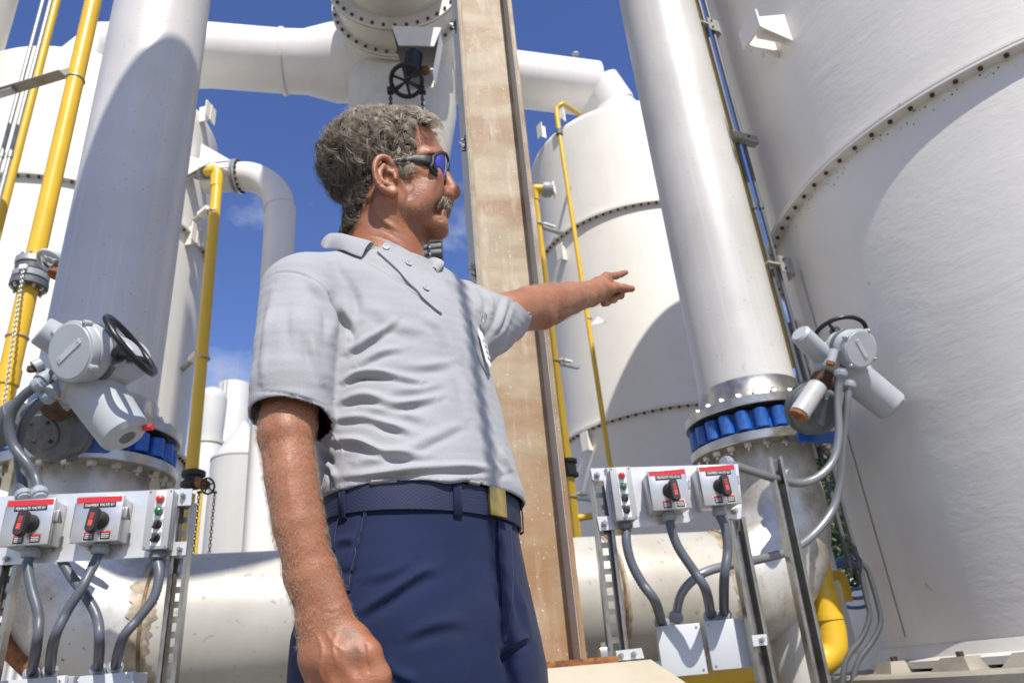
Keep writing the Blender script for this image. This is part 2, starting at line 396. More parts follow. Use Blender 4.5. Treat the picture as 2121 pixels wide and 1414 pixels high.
# base skirt of tank 3 with hold-down lugs on the pad
def on_cyl(C, rad, px, py, side=-1):
    """first point of the sight line on a vertical cylinder"""
    r_ = ray(px, py); ox, oy = -C[0], -C[1]
    a = r_[0] ** 2 + r_[1] ** 2; b = 2 * (ox * r_[0] + oy * r_[1]); c = ox * ox + oy * oy - rad * rad
    disc = b * b - 4 * a * c
    if disc < 0: k = -b / (2 * a)
    else: k = (-b - math.sqrt(disc)) / (2 * a)
    return Vector(CAM + r_ * k)
def out_of(C, p): return Vector((p.x - C[0], p.y - C[1], 0)).normalized()
MB().lathe((T3[0], T3[1], 0.755), UP, [(TR3 + 0.004, 0.0), (TR3 + 0.075, 0.0), (TR3 + 0.075, 0.035), (TR3 + 0.03, 0.05), (TR3 + 0.004, 0.11)], 160, cap=False).build('base_skirt', 'tank_frp', tank3)
# vertical joint strip near the left silhouette
p = on_cyl(T3, TR3, 1690, 700); dr = Matrix.Rotation(R(0), 3, 'Z') @ out_of(T3, p)
a_ = math.atan2(dr.y, dr.x)
MB().lathe((T3[0], T3[1], 0.92), UP, [(TR3 - 0.01, 0), (TR3 + 0.005, 0), (TR3 + 0.005, 2.4), (TR3 - 0.01, 2.4)], 4, ref=(1, 0, 0), a0=a_ - 0.05, a1=a_ + 0.03).build('joint_strip', 'tank_frp', tank3)
sp_ = MB(); rr_ = random.Random(4)
for i in range(170):
    px_ = rr_.uniform(1620, 2120); a = rr_.uniform(math.radians(180), math.radians(300))
    d = Vector((math.cos(a), math.sin(a), 0)); q_ = Vector((T3[0], T3[1], 3.69 - abs(rr_.gauss(0, 0.035)))) + d * (TR3 + 0.001)
    sp_.lathe(q_, d, [(rr_.uniform(.0015, .006), 0), (.001, .001)], 6)
o = sp_.build('rust_specks', 'dark_rust', tank3); o['kind'] = 'stuff'
# bracket high on tank 3
p = on_cyl(T3, TR3, 1620, 75); o_ = out_of(T3, p)
br = gusset_bracket(MB(), p, o_, 0.16, 0.27, 0.26, 0.012).build('lifting_bracket', 'tank_white', tank3)
MB().cyl(p + UP * -0.02, p + o_ * 0.2 + UP * -0.02, 0.035, 16).build('bracket_stub', 'tank_white', tank3)
# small brackets on tanks 1 and 2
for (px, py, T, tk) in ((1170, 240, T2, tank2), (1130, 275, T2, tank2), (1225, 915, T2, tank2), (1172, 525, T2, tank2)):
    p = on_cyl(T, TR, px, py); o_ = out_of(T, p)
    mb = MB(); sd = UP.cross(o_)
    mb.box(p + o_ * 0.06, (0.06, 0.008, 0.12), o_, sd, UP).box(p + o_ * 0.12, (0.008, 0.07, 0.13), o_, sd, UP)
    mb.build('lug', 'tank_white', tk)
for (px, py) in ((415, 238), (385, 490)):
    p = on_cyl(T1, TR, px, py); o_ = out_of(T1, p); sd = UP.cross(o_)
    mb = MB(); mb.box(p + o_ * 0.08, (0.10, 0.01, 0.14), o_, sd, UP).box(p + o_ * 0.16, (0.01, 0.12, 0.14), o_, sd, UP); mb.build('lug', 'tank_white', tank1)
# pad of tank 3
structure(MB().lathe((T3[0], T3[1], 0.45), UP, [(2.28, 0), (2.28, 0.275), (2.26, 0.29)], 96), 'concrete_pad', 'concrete')
for (px) in (1850, 1990, 2150):
    az_ = ray(px, 1350); a_ = math.atan2(az_[1], az_[0])
    p = on_cyl(T3, TR3 + 0.10, px, 1360); p.z = 0.74; o_ = out_of(T3, p); sd = UP.cross(o_)
    mb = MB(); b0 = 0
    for (w_, d_, z_) in ((0.125, 0.09, 0.0), (0.075, 0.055, 0.06)):
        for (sx, sy) in ((-1, -1), (1, -1), (1, 1), (-1, 1)): mb.v.append(p + sd * (sx * w_) + o_ * (sy * d_) + UP * z_)
    mb.f = [(0, 1, 2, 3), (4, 5, 6, 7), (0, 1, 5, 4), (1, 2, 6, 5), (2, 3, 7, 6), (3, 0, 4, 7)]
    blk = mb.build('anchor_block', 'concrete', tank3, 0)
    inst('anchor_bolt', BOLT_DARK, tank3, p + UP * 0.06, UP, scale=0.020)

# ------------------------------------------------------------ overhead column with tapering foot and flanged elbow
CC = Vector((-1.47, 9.4, 0)); CR = 0.89
col = thing('scrubber_column', 'cream white column vessel with bolted flange, tapering down behind the head', 'vessel', (CC.x, CC.y, 0), None)
mb = MB()
Cb = Vector((-1.62, 9.4, 7.1)); Dd = Vector((-1.66, 9.4, 6.4)); E_ = Vector((-1.66, 9.4, 0.0)); B_ = Vector((-1.47, 9.4, 9.55))
zb_ = PY(858, 116, 8.42).z; zc_ = zb_ + 1.03
fn = Vector((0.10, -1, 0.0)).normalized()
fc = Vector((-1.47 + 0.10, 8.42, zc_))
elb = [Vector((-1.47, 9.4, 10.2)), Vector((-1.47, 9.38, 10.55)), Vector((-1.455, 9.2, zc_ - 0.2)), Vector((-1.42, 8.9, zc_ - 0.03)), fc]
mb.tube([E_, Dd, Cb, Cb + (B_ - Cb) * 0.5, B_] + elb, [0.5, 0.52, 0.62, 0.75, 0.89, 0.90, 0.9, 0.93, 0.93, 0.92], 72); mb.build('cone_shell', 'cream_white', col)
yc2 = PZ(860, 60, zb_).y; fc2 = fc + fn * (8.42 - yc2)
for c_ in (fc, fc2):
    for k in (-0.05, 0.008):
        MB().lathe(c_ + fn * k, fn, [(0.80, 0), (1.026, 0), (1.03, 0.004), (1.03, 0.038), (1.026, 0.042), (0.80, 0.042)], 80).build('flange', 'cream_white', col)
    x_, y_, z_ = frame_of(fn)
    for i in range(36):
        a = 2 * PI * i / 36; d_ = x_ * math.cos(a) + y_ * math.sin(a)
        if d_.z > 0.35: continue
        inst('bolt', BOLT_DARK, col, c_ + d_ * 0.985 + fn * 0.05, fn, scale=0.026)
MB().tube([fc, fc2], 0.925, 72).build('spool', 'cream_white', col)
over = spl([fc2, fc2 + fn * 1.4, Vector((-0.95, 5.2, zc_)), Vector((-0.9, 4.2, zc_ + 0.25)), Vector((-0.88, 3.7, zc_ + 1.2)), Vector((-0.88, 3.65, zc_ + 4))], 8)
MB().tube(over, 0.80, 48, cap=True).build('overhead_duct', 'cream_white', col)
dm = thing('shadow_drum', 'unseen drum added high over the camera to cast the shadow on the left riser', 'drum', (-0.50, 0.10, 6.9))  # unseen drum and pipe, added only to throw the left riser's shadow
MB().lathe((-0.45, 0.12, 6.4), UP, [(.001, .25), (0.6, .35), (0.88, 0.6), (0.88, 1.5)] + [(0.88 * math.cos(i / 12 * PI / 2) + .001, 1.5 + 1.6 * math.sin(i / 12 * PI / 2)) for i in range(1, 13)], 64).build('shell', 'tank_white', dm)
MB().cyl((-0.45, 0.12, 9.4), (-0.45, 0.12, 16), 0.06, 12).build('hanger_pipe', 'tank_white', dm)
# bracket box under the near flange, with a chain wheel operator
YB = yc2 - 0.15
cw = thing('chain_wheel_valve', 'dark chain wheel operator in a white bracket above the man', 'valve', PY(850, 130, YB))
q = [PY(x, y, YB) for x, y in ((812, 58), (912, 62), (896, 150), (836, 160))]
mb = MB(); fwd_ = Vector((0, 0.32, 0.04))
for p_ in q: mb.v.append(p_)
for p_ in q: mb.v.append(p_ + fwd_)
mb.f = [(0, 1, 5, 4), (4, 5, 6, 7), (0, 4, 7, 3), (1, 2, 6, 5)]
mb.build('bracket_box', 'tank_white', cw, 0)
q2 = [PY(x, y, YB - .02) for x, y in ((812, 56), (914, 60), (899, 98), (826, 96))]
MB().prism([(0, 0)] * 0 or [((p_ - q2[0]).x, (p_ - q2[0]).z) for p_ in q2], q2[0], Vector((1, 0, 0)), UP, 0.02).build('bracket_lip', 'tank_white', cw)
MB().cyl(PY(853, 150, YB + .05), PY(858, 112, YB + .05), 0.125, 28, 0.02).build('gear_case', 'black_paint', cw)
MB().cyl(PY(872, 148, YB + .15), PY(884, 146, YB + .1), 0.07, 12).build('rusty_lug', 'rust', cw)
wc = PY(842, 168, YB - .12); wa = cv(0.0, -0.55, 0.85)
MB().torus(wc, wa, 0.215, 0.032, 48, 10).build('wheel_rim', 'black_paint', cw)
x_, y_, z_ = frame_of(wa)
for i in range(6):
    an = 2 * PI * i / 6; MB().tube([wc, wc + (x_ * math.cos(an) + y_ * math.sin(an)) * 0.21], 0.020, 8).build('spoke', 'black_paint', cw)
for (px, nm, sg) in ((809, 'left', -1), (875, 'right', 1)):
    g0_ = PY(px, 188, YB - .1)
    MB().box(g0_, (0.045, 0.04, 0.05), None, None, None, 0.01).build('chain_guide', 'black_paint', cw)
    MB().cyl(g0_, wc + wa * 0.03, 0.016, 8).build('guide_arm', 'black_paint', cw)

# ------------------------------------------------------------ white ducts between tank tops and column
dl = thing('duct', 'white duct with flared end running from left tank to column', 'duct', PY(430, 120, 9.0), 'white overhead ducts')
zd = 10.82
pe = PY(222, 118, 8.62)
pl = [Vector((T1[0] - 0.1, T1[1], 8.5)), Vector((pe.x - 0.35, pe.y - 0.05, pe.z - 0.55)), pe, Vector((-4.68, 9.0, 10.86)), Vector((-3.45, 9.22, 10.80))]
mb = MB().tube(pl, 0.53, 48); mb.build('duct_run', 'duct_white', dl)
MB().tube([(-3.49, 9.22, 10.8), (-3.43, 9.23, 10.8)], 0.56, 48).build('joint_band', 'duct_white', dl)
MB().tube([(-3.46, 9.22, 10.8), (-3.1, 9.26, 10.78), (-2.62, 9.33, 10.77), (-1.9, 9.38, 10.77)], [0.53, 0.535, 0.66, 0.67], 48).build('reducer', 'duct_white', dl)
dr_ = thing('duct', 'white mitred duct dropping onto the tank behind the pointing hand', 'duct', (1.0, 9.9, 10.5), 'white overhead ducts')
q0 = PY(960, 155, 9.8); q1 = PY(1060, 164, 9.9); q2 = PY(1232, 185, 10.3)
MB().tube([q0 - Vector((1.6, 0, 0)), q0, q1, q2], 0.49, 48, ).build('duct_run', 'duct_white', dr_)
q3 = Vector((T2[0] - 0.12, T2[1] - 0.25, 10.15)); q4 = Vector((T2[0], T2[1] - 0.1, 9.1))
MB().tube([q2 - (q3 - q2).normalized() * 0.02, q3], 0.492, 48).build('mitre_piece', 'duct_white', dr_)
MB().tube([q3, q4], 0.494, 48).build('mitre_piece', 'duct_white', dr_)

# ------------------------------------------------------------ big risers
def riser(label, C, z0, z1, r_):
    t_ = thing('riser_pipe', label, 'pipe', (C[0], C[1], z0), 'grey riser pipes on the blue valves')
    MB().lathe((C[0], C[1], z0), UP, [(r_, 0), (r_, z1 - z0)], 96).build('pipe_wall', 'riser_coat', t_)
    return t_
LP = (-2.306, 3.711); RP = (1.50, 4.54); PR = 0.305
riserL = riser('thick grey riser pipe at left with a curved shadow across it', LP, 2.32, 12, PR)
riserR = riser('thick bright riser pipe at right, standing on its blue wafer valve', RP, 2.38, 12, PR)

def lug_valve(label, C, zt, zb, Rf, az_gear, n=23):
    """blue ring of scalloped lugs clamped between two bolted steel flanges"""
    t_ = thing('wafer_valve', label, 'valve', (C[0], C[1], zb), 'blue wafer valves')
    c0 = Vector((C[0], C[1], 0)); H = zt - zb
    for (z_, nm) in ((zt, 'top_flange'), (zb - 0.055, 'bottom_flange')):
        MB().lathe(c0 + UP * z_, UP, [(PR - 0.01, 0), (Rf - 0.004, 0), (Rf, 0.004), (Rf, 0.051), (Rf - 0.004, 0.055), (PR + 0.02, 0.055)], 96, cap=False).build(nm, 'stainless', t_)
    MB().lathe(c0 + UP * (zt + 0.055), UP, [(PR + 0.055, -0.003), (PR + 0.045, 0.03), (PR + 0.012, 0.12), (PR + 0.012, 0.16)], 96, cap=False).build('weld_neck', 'stainless', t_)
    MB().torus(c0 + UP * (zt + 0.20), UP, PR + 0.004, 0.008, 64, 6).build('weld_bead', 'weld_stain', t_)
    MB().lathe(c0 + UP * zb, UP, [(Rf - 0.10, 0.004), (Rf - 0.10, H - 0.004)], 96, cap=True).build('seal_ring', 'black_rubber', t_)
    MB().lathe(c0 + UP * (zb + 0.02), UP, [(Rf - 0.065, 0), (Rf - 0.065, H - 0.045)], 96).build('valve_ring', 'blue_paint', t_)
    lug = shared(MB().lathe((0, 0, 0), UP, [(0.041, 0), (0.044, 0.003), (0.044, H - 0.048), (0.041, H - 0.045)], 20), 'lug', 'blue_paint')
    for i in range(n):
        a = 2 * PI * (i + 0.5) / n; d_ = Vector((math.cos(a), math.sin(a), 0))
        facing = d_.dot(-c0.normalized())
        p_ = c0 + d_ * (Rf - 0.058)
        if facing < -0.35: continue
        inst('lug', lug, t_, p_ + UP * (zb + 0.02))
        inst('bolt', BOLT, t_, c0 + d_ * (Rf - 0.05) + UP * (zt + 0.055), UP, scale=0.022)
        inst('bolt', BOLT, t_, c0 + d_ * (Rf - 0.05) + UP * (zb - 0.055), -UP, scale=0.024)
    return t_
valveL = lug_valve('blue lugged valve under the left riser, partly behind the grey actuator', LP, 2.20, 2.055, 0.45, 0)
valveR = lug_valve('blue lugged valve under the right riser, sunlit bolts on top', RP, 2.235, 2.075, 0.435, 0)

# ------------------------------------------------------------ header pipe with both elbows
hd = thing('header_pipe', 'weathered horizontal header pipe with elbows up to both valves', 'pipe', (-0.4, 4.1, 0.4), None)
hz_ = 1.24; ax = (Vector((RP[0], RP[1], 0)) - Vector((LP[0], LP[1], 0))).normalized()
def elbow(C, ztop, rr, dirv, rb, r0, r1, k=14):
    c = Vector((C[0], C[1], 0)); pts = [c + UP * ztop, c + UP * (hz_ + rb + 0.02)]; rad = [r0, r0]
    for i in range(k + 1):
        a = i / k * PI / 2
        pts.append(c + dirv * rb * (1 - math.cos(a)) + UP * (hz_ + rb - rb * math.sin(a))); rad.append(r0 + (r1 - r0) * i / k)
    return pts, rad
pts, rad = elbow(LP, 2.005, 0, ax, 0.46, 0.315, 0.35)
MB().tube(pts, rad, 72, cap=False).build('left_elbow', 'stainless_dirty', hd)
e0 = pts[-1]
pts, rad = elbow(RP, 2.025, 0, -ax, 0.46, 0.30, 0.33)
MB().tube(pts, rad, 72, cap=False).build('right_elbow', 'stainless_dirty', hd)
e1 = pts[-1]
MB().tube([e0 + ax * 0.003, e1 - ax * 0.003], [0.352, 0.332], 96, cap=False).build('straight_run', 'header_paint', hd)
L_ = (e1 - e0).length
for (s_, rr) in ((0.0, 0.353), (L_, 0.333), (1.66, 0.346), (2.30, 0.340)):
    MB().torus(e0 + ax * s_, ax, rr, 0.009, 72, 8).build('weld_bead', 'weld_stain', hd)
def stain_band(parent, c, ax_, r_, w0, w1, seed, n=360):
    rr = random.Random(seed); x, y, z = frame_of(ax_); mb = MB(); P_ = [(rr.uniform(0, 6.28), rr.uniform(0, 6.28)) for _ in range(7)]; wv_ = lambda i, q: w0 + (w1 - w0) * max(0, .45 + sum(math.sin((2 ** k) * 2 * PI * i / n + P_[k][q]) * .22 / (1 + .35 * k) for k in range(7))); a0_ = [wv_(i, 0) for i in range(n)]; a1_ = [wv_(i, 1) for i in range(n)]
    for i in range(n):
        an = 2 * PI * i / n; d = (x * math.cos(an) + y * math.sin(an)) * r_; mb.v += [c + d - z * a0_[i], c + d, c + d + z * a1_[i]]
    for i in range(n):
        j = (i + 1) % n; mb.f += [(3 * i, 3 * j, 3 * j + 1, 3 * i + 1), (3 * i + 1, 3 * j + 1, 3 * j + 2, 3 * i + 2)]
    mb.build('heat_stain', 'heat_stain', parent)
mat('heat_stain', (0.36, 0.295, 0.205), 0.5, 0.2, var=0.5, vscale=12, dirt=((0.50, 0.47, 0.41), 0.9, 14))
for k, (s_, rr) in enumerate(((0.0, 0.3535), (L_, 0.3335), (1.66, 0.3475), (2.30, 0.3415))): stain_band(hd, e0 + ax * s_, ax, rr, 0.02, (0.10, 0.09, 0.03, 0.03)[k], k)
# mitred pad ribs under the elbows and pipe legs
for (C, sgn) in ((LP, -1), (RP, 1)):
    d_ = ax * sgn; c = Vector((C[0], C[1], 0))
    fr = c - d_ * 0.0
    MB().tube([c + d_ * -0.08 + UP * 1.12, c + d_ * -0.08 + UP * 0.0], 0.135, 32).build('support_leg', 'header_paint', hd)
    s0 = c + d_ * 0.30 + UP * 1.33; s1 = c - d_ * 0.22 + UP * 0.86
    sd = d_.cross(UP)
    n_ = (s1 - s0).normalized(); u_ = sd.cross(n_).normalized()
    MB().tube([s0 - sd * 0.12, s1 - sd * 0.12], 0.045, 16, cap=False).build('saddle_pipe', 'rust' if sgn < 0 else 'stainless_dirty', hd)

# ------------------------------------------------------------ H column in front
beam = thing('steel_column', 'rust stained beige H column standing behind the man', 'column', (0.0, 3.15, 0.92), None)
bx_ = Vector((math.cos(R(11)), math.sin(R(11)), 0)); by_ = Vector((-math.sin(R(11)), math.cos(R(11)), 0))
bc = PY(1118, 1370, 3.2); bc.z = 0.92
t = NT('beam_paint')
st = t.ramp(t.noise(2.6, 5, 0.6, t.mapping(scale=(0.5, 0.5, 1.5), loc=(0.3, 0, 2.6))), 0.42, 0.64)
c = t.mix(t.math('MULTIPLY', st, 0.85), t.ramp(t.noise(6, 5), 0.3, 0.7, (0.30, 0.235, 0.15), (0.42, 0.35, 0.24)), (0.235, 0.115, 0.042))
sepz = t.add('ShaderNodeSeparateXYZ'); t.link(t.tc.outputs['Object'], sepz.inputs[0])
low = t.add('ShaderNodeMapRange'); low.inputs[1].default_value = 0.0; low.inputs[2].default_value = 1.7; low.inputs[3].default_value = 1.0; low.inputs[4].default_value = 0.0
t.link(sepz.outputs[2], low.inputs[0])
c = t.mix(t.math('MULTIPLY', t.ramp(t.noise(14, 7, 0.7, t.mapping(scale=(1, 1, 0.15))), 0.52, 0.72), 0.55), c, (0.60, 0.57, 0.50))
c = t.mix(t.math('MULTIPLY', low.outputs[0], t.ramp(t.noise(5, 6, 0.6, t.mapping(scale=(1, 1, 0.3))), 0.25, 0.7)), c, (0.31, 0.155, 0.055))
c = t.mix(t.math('MULTIPLY', t.ramp(t.noise(90, 2, 0.5), 0.70, 0.72), 0.7), c, (0.75, 0.72, 0.65))
t.set(c, 0.6); t.bump(t.noise(70, 4), 0.25, 0.003); MAT['beam_paint'] = t.m
t = NT('beam_shade_grey')  # shade of the left-facing flange faces put into the colour, with stain streaks
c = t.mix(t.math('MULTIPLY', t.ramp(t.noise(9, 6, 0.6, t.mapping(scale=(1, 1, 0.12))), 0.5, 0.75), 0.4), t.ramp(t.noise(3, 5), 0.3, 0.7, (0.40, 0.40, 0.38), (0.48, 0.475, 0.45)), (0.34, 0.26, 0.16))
t.set(c, 0.6); t.bump(t.noise(70, 4), 0.2, 0.003); MAT['beam_shade_grey'] = t.m
hw = 0.150; fd = 0.135; H = 9.0
MB().box(bc + UP * H / 2, (hw - 0.012, 0.006, H / 2), bx_, by_, UP).build('web', 'beam_paint', beam)
for s_ in (-1, 1):
    MB().box(bc + bx_ * s_ * hw + UP * H / 2, (0.011, fd, H / 2), bx_, by_, UP, bev=0.003).build('flange_plate', 'beam_paint', beam)
for (k_, nm_) in ((-(hw + 0.0125), 'outer_shade_sheet'), (hw - 0.0125, 'inner_shade_sheet')):  # thin sheets carrying the painted shade of the flange faces
    MB().box(bc + bx_ * k_ + UP * H / 2 - by_ * (0 if k_ < 0 else fd / 2 + .003), (0.0012, (fd if k_ < 0 else fd / 2) - .004, H / 2 - .002), bx_, by_, UP).build(nm_, 'beam_shade_grey', beam)
MB().box(bc - UP * 0.012, (0.26, 0.22, 0.012), bx_, by_, UP, bev=0.002).build('base_plate', 'rust', beam)
for (sx, sy) in ((-1, -1), (1, -1), (1, 1), (-1, 1)):
    inst('anchor_nut', BOLT, beam, bc + bx_ * sx * 0.22 + by_ * sy * 0.17, UP, scale=0.026)
pd = MB()
o_ = bc - UP * 0.024
for (k, z_) in ((0.52, -0.92), (0.52, -0.16), (0.36, 0.0)):
    for (sx, sy) in ((-1, -1), (1, -1), (1, 1), (-1, 1)): pd.v.append(Vector((o_.x, o_.y, 0.896 + z_ if z_ > -0.9 else 0.0)) + bx_ * sx * k + by_ * sy * (k - 0.06))
pd.f = [(3, 2, 1, 0), (8, 9, 10, 11)] + [(i + a, (i + 1) % 4 + a, (i + 1) % 4 + a + 4, i + a + 4) for a in (0, 4) for i in range(4)]
solo(pd, 'column_pedestal', 'plaster', 'cream plastered pedestal with sloped shoulders under the rust stained column', 'pedestal', (bc.x, bc.y, 0), ang=0)
# black chipped clips on the left flange
for (px, py) in ((945, 55), (965, 297), (986, 560)):
    p = PP(px, py, bc - bx_ * (hw + 0.012), -bx_)
    mb = MB()
    for j in range(7):
        q = p + UP * random.uniform(-0.04, 0.04) + by_ * random.uniform(-0.01, 0.02)
        mb.cyl(q, q - bx_ * random.uniform(0.015, 0.04) + UP * random.uniform(-0.02, 0.03), 0.004, 6)
    mb.box(p, (0.006, 0.015, 0.045), bx_, by_, UP, bev=0.002)
    mb.build('beam_clip', 'black_paint', beam)
# ============================================================ PIPING
def vpipe(px, py, y, z0, z1): p = PY(px, py, y); return Vector((p.x, p.y, z0)), Vector((p.x, p.y, z1))
def clamp(parent, p, r_, axis=UP, m='galvanised', th=0.010):
    MB().torus(p, axis, r_ + th * 0.6, th, 28, 6).build('pipe_clamp', m, parent)
# --- big yellow pipe at left
p0_, p1_ = vpipe(92, 450, 4.25, 0.3, 11)
zf = PY(50, 565, 4.25).z
yb = thing('gas_pipe', 'thick yellow pipe at far left with hand wheel valve and hanging chain', 'pipe', p0_, 'yellow pipes')
ry = 0.061
b_ = Vector((p0_.x, p0_.y, 0))
MB().lathe(b_, UP, [(ry, 0.3), (ry, zf - 0.13)], 40).build('lower_length', 'yellow_paint', yb)
MB().lathe(b_, UP, [(ry, zf + 0.10), (ry, 11)], 40).build('upper_length', 'yellow_paint', yb)
for z_, h in ((PY(20, 782, 4.25).z, 0.06), (PY(12, 848, 4.25).z, 0.05)):
    MB().lathe(b_ + UP * z_, UP, [(ry, -h), (ry + 0.010, -h + 0.006), (ry + 0.010, h - 0.006), (ry, h)], 40, cap=False).build('coupling', 'yellow_paint', yb)
for (px, py) in ((163, 165), (28, 700)): clamp(yb, b_ + UP * PY(px, py, 4.25).z, ry, th=0.006)
# its valve
gv = thing('butterfly_valve', 'grey valve with pale spoked wheel on the thick yellow pipe', 'valve', b_ + UP * zf)
for z_, m_, r1 in ((zf - 0.13, 'gearbox_grey', 0.115), (zf - 0.07, 'fitting_grey', 0.112), (zf - 0.015, 'grey_pipe', 0.105), (zf + 0.04, 'galvanised', 0.112)):
    MB().lathe(b_ + UP * z_, UP, [(0.05, 0), (r1 - 0.005, 0), (r1, 0.005), (r1, 0.045), (r1 - 0.005, 0.05), (0.05, 0.05)], 40).build('valve_body' if m_ == 'grey_pipe' else 'flange', m_, gv)
for i in range(10):
    a = 2 * PI * i / 10; d_ = Vector((math.cos(a), math.sin(a), 0))
    inst('bolt', BOLT, gv, b_ + d_ * 0.093 + UP * (zf - 0.13), -UP, scale=0.013)
    inst('bolt', BOLT, gv, b_ + d_ * 0.093 + UP * (zf + 0.09), UP, scale=0.012)
MB().box(b_ + UP * (zf + 0.012) + cv(.25, 0, 1) * 0.1065, (0.03, 0.004, 0.014), cv(1, 0, -.25), None, UP).build('name_plate', 'bright_plate', gv)
wc = PY(104, 541, 4.08); wa = cv(-0.12, -0.55, 0.82)
x_, y_, z_ = frame_of(wa)
MB().torus(wc, wa, 0.080, 0.013, 48, 10).build('wheel_rim', 'box_grey', gv)
MB().torus(wc + wa * 0.005, wa, 0.027, 0.008, 28, 8).build('wheel_hub', 'box_grey', gv)
for a in (0.4, 2.5, 4.6):
    d_ = x_ * math.cos(a) + y_ * math.sin(a)
    MB().tube([wc + d_ * 0.03, wc + d_ * 0.075], [0.011, 0.007], 8).build('spoke', 'box_grey', gv)
MB().lathe(wc - wa * 0.03, -wa, [(0.07, 0), (0.066, 0.02), (0.045, 0.05), (0.03, 0.06), (0.03, 0.14)], 32).build('gear_housing', 'box_grey', gv)
MB().cyl(wc - wa * 0.02 - UP * 0.12 + Vector((0.03, 0, 0)), wc - wa * 0.1 - UP * 0.11 + Vector((0.03, 0, 0)), 0.04, 20).build('worm_cover', 'rust', gv)
MB().box(b_ + Vector((0.02, -0.115, zf - 0.03)), (0.025, 0.012, 0.018), None, None, None, 0.004).build('chain_eye', 'label_white', gv)
def chain(name, label, a, b, link=0.03, wire=0.0035, m='galvanised', sag=0.0, group=None):
    a, b = V3(a), V3(b); L = (b - a).length; n = int(L / (link * 0.72)); mb = MB(); ax_ = (b - a).normalized()
    x, y, z = frame_of(ax_)
    for i in range(n):
        c = a + (b - a) * ((i + 0.5) / n) + Vector((0, 0, -sag * math.sin(PI * (i + .5) / n)))
        sd = (x if i % 2 else y); pts = []
        for k in range(10):
            an = 2 * PI * k / 10
            pts.append(c + ax_ * math.cos(an) * link * 0.5 + sd * math.sin(an) * link * 0.27)
        mb.tube(pts, wire, 5, closed=True)
    return solo(mb, name, m, label, 'chain', a, group)
ch_top = b_ + Vector((0.03, -0.125, zf - 0.05)); ch_mid = PY(50, 640, 4.07); ch_end = PY(2, 880, 4.05)
chain('hanging_chain', 'thin steel chain hanging over the thick yellow pipe', ch_top, ch_end, 0.026, 0.0032)
# --- thinner yellow pipe and two grey conduits beside it, with cross bracket
p0_, p1_ = vpipe(112, 20, 5.0, 0.3, 11)
y3 = solo(MB().tube([p0_, p1_], 0.036, 32), 'gas_pipe', 'yellow_paint', 'second yellow pipe in the top left corner, running behind the two conduits', 'pipe', p0_, 'yellow pipes')
for px, lb in ((84, 'left of two thin grey conduits beside the top left yellow pipe'), (100, 'right of two thin grey conduits beside the top left yellow pipe')):
    a, b = vpipe(px, 20, 4.6, 0.3, 11)
    cd = thing('conduit', lb, 'conduit', a, 'rigid grey conduits')
    MB().tube([a, b], 0.0165, 20).build('conduit_run', 'galvanised', cd)
    MB().tube([Vector((a.x, a.y, PY(px - 70, 320, 4.6).z - .03)), Vector((a.x, a.y, PY(px - 70, 320, 4.6).z + .03))], 0.022, 20).build('conduit_coupling', 'galvanised', cd)
bk = thing('pipe_bracket', 'cream angle bracket clamping the yellow pipes and conduits at left', 'bracket', PY(70, 180, 4.35), 'pipe support brackets')
zb_ = PY(70, 182, 4.4).z
pL = PY(-60, 178, 4.5); pR = PY(136, 180, 4.28)
pL.z = zb_; pR.z = zb_; d_ = (pR - pL).normalized(); n_ = d_.cross(UP)
MB().box((pL + pR) / 2 + UP * 0.0, ((pR - pL).length / 2, 0.004, 0.055), d_, n_, UP).box((pL + pR) / 2 - UP * 0.055 - n_ * -0.045, ((pR - pL).length / 2, 0.045, 0.004), d_, n_, UP).build('angle_bar', 'angle_cream', bk)
MB().box((pL + pR) / 2 - d_ * 0.2 - UP * 0.075 + n_ * 0.05, (0.25, 0.03, 0.014), d_, n_, UP).build('clamp_strut', 'galvanised', bk)
for k in (-0.28, -0.1, 0.05, 0.22): inst('bolt', BOLT_DARK, bk, (pL + pR) / 2 + d_ * k + n_ * 0.005, n_, scale=0.010)
# grey box column in the top left corner
p = PY(-95, 20, 6.6); zb_ = PY(8, 150, 6.6).z
solo(MB().lathe((p.x, p.y, 0), UP, [(0.62, zb_), (0.62, 11)], 64), 'corner_duct', 'cream_white', 'pale grey round duct cut off by the top left corner', 'duct', (p.x, p.y, zb_))

# --- yellow pipe at the right edge of the left tank
def run(name, label, cat, pts, r_, m, group=None, n=28): return solo(MB().tube(pts, r_, n), name, m, label, cat, pts[0], group)
YD = 8.0
a = PY(428, 356, YD + .05); b = PY(443, 354, YD); c = PY(451, 366, YD); d = PY(397, 978, YD)
y2 = thing('gas_pipe', 'slim yellow pipe with top elbow along the left tank, black valve at its foot', 'pipe', d, 'yellow pipes')
MB().tube([a] + spl([b, PY(448, 356, YD), c], 6) + [d], 0.070, 32).build('pipe_run', 'yellow_paint', y2)
MB().tube([d - UP * 0.25, Vector((d.x, d.y, 0.0))], 0.066, 32).build('lower_length', 'yellow_paint', y2)
MB().tube([PY(449, 364, YD), PY(448, 388, YD)], 0.078, 32).build('coupling', 'yellow_paint', y2)
MB().tube([PY(438, 355, YD), PY(446, 354, YD)], 0.079, 32).build('coupling', 'yellow_paint', y2)
MB().tube([PY(410, 357, YD + .15), PY(418, 357, YD + .1), PY(426, 356, YD + .05)], [0.105, 0.11, 0.105], 24).build('union', 'fitting_grey', y2)
pt = on_cyl(T1, TR, 385, 352); o_ = out_of(T1, pt)
for s_ in (-1, 1):
    MB().prism([(0, -0.16), (0.42, -0.02), (0.42, 0.02), (0, 0.16)], pt - UP * 0 + UP.cross(o_) * 0.03 * s_, o_, UP, 0.012).build('gusset', 'tank_white', tank1)
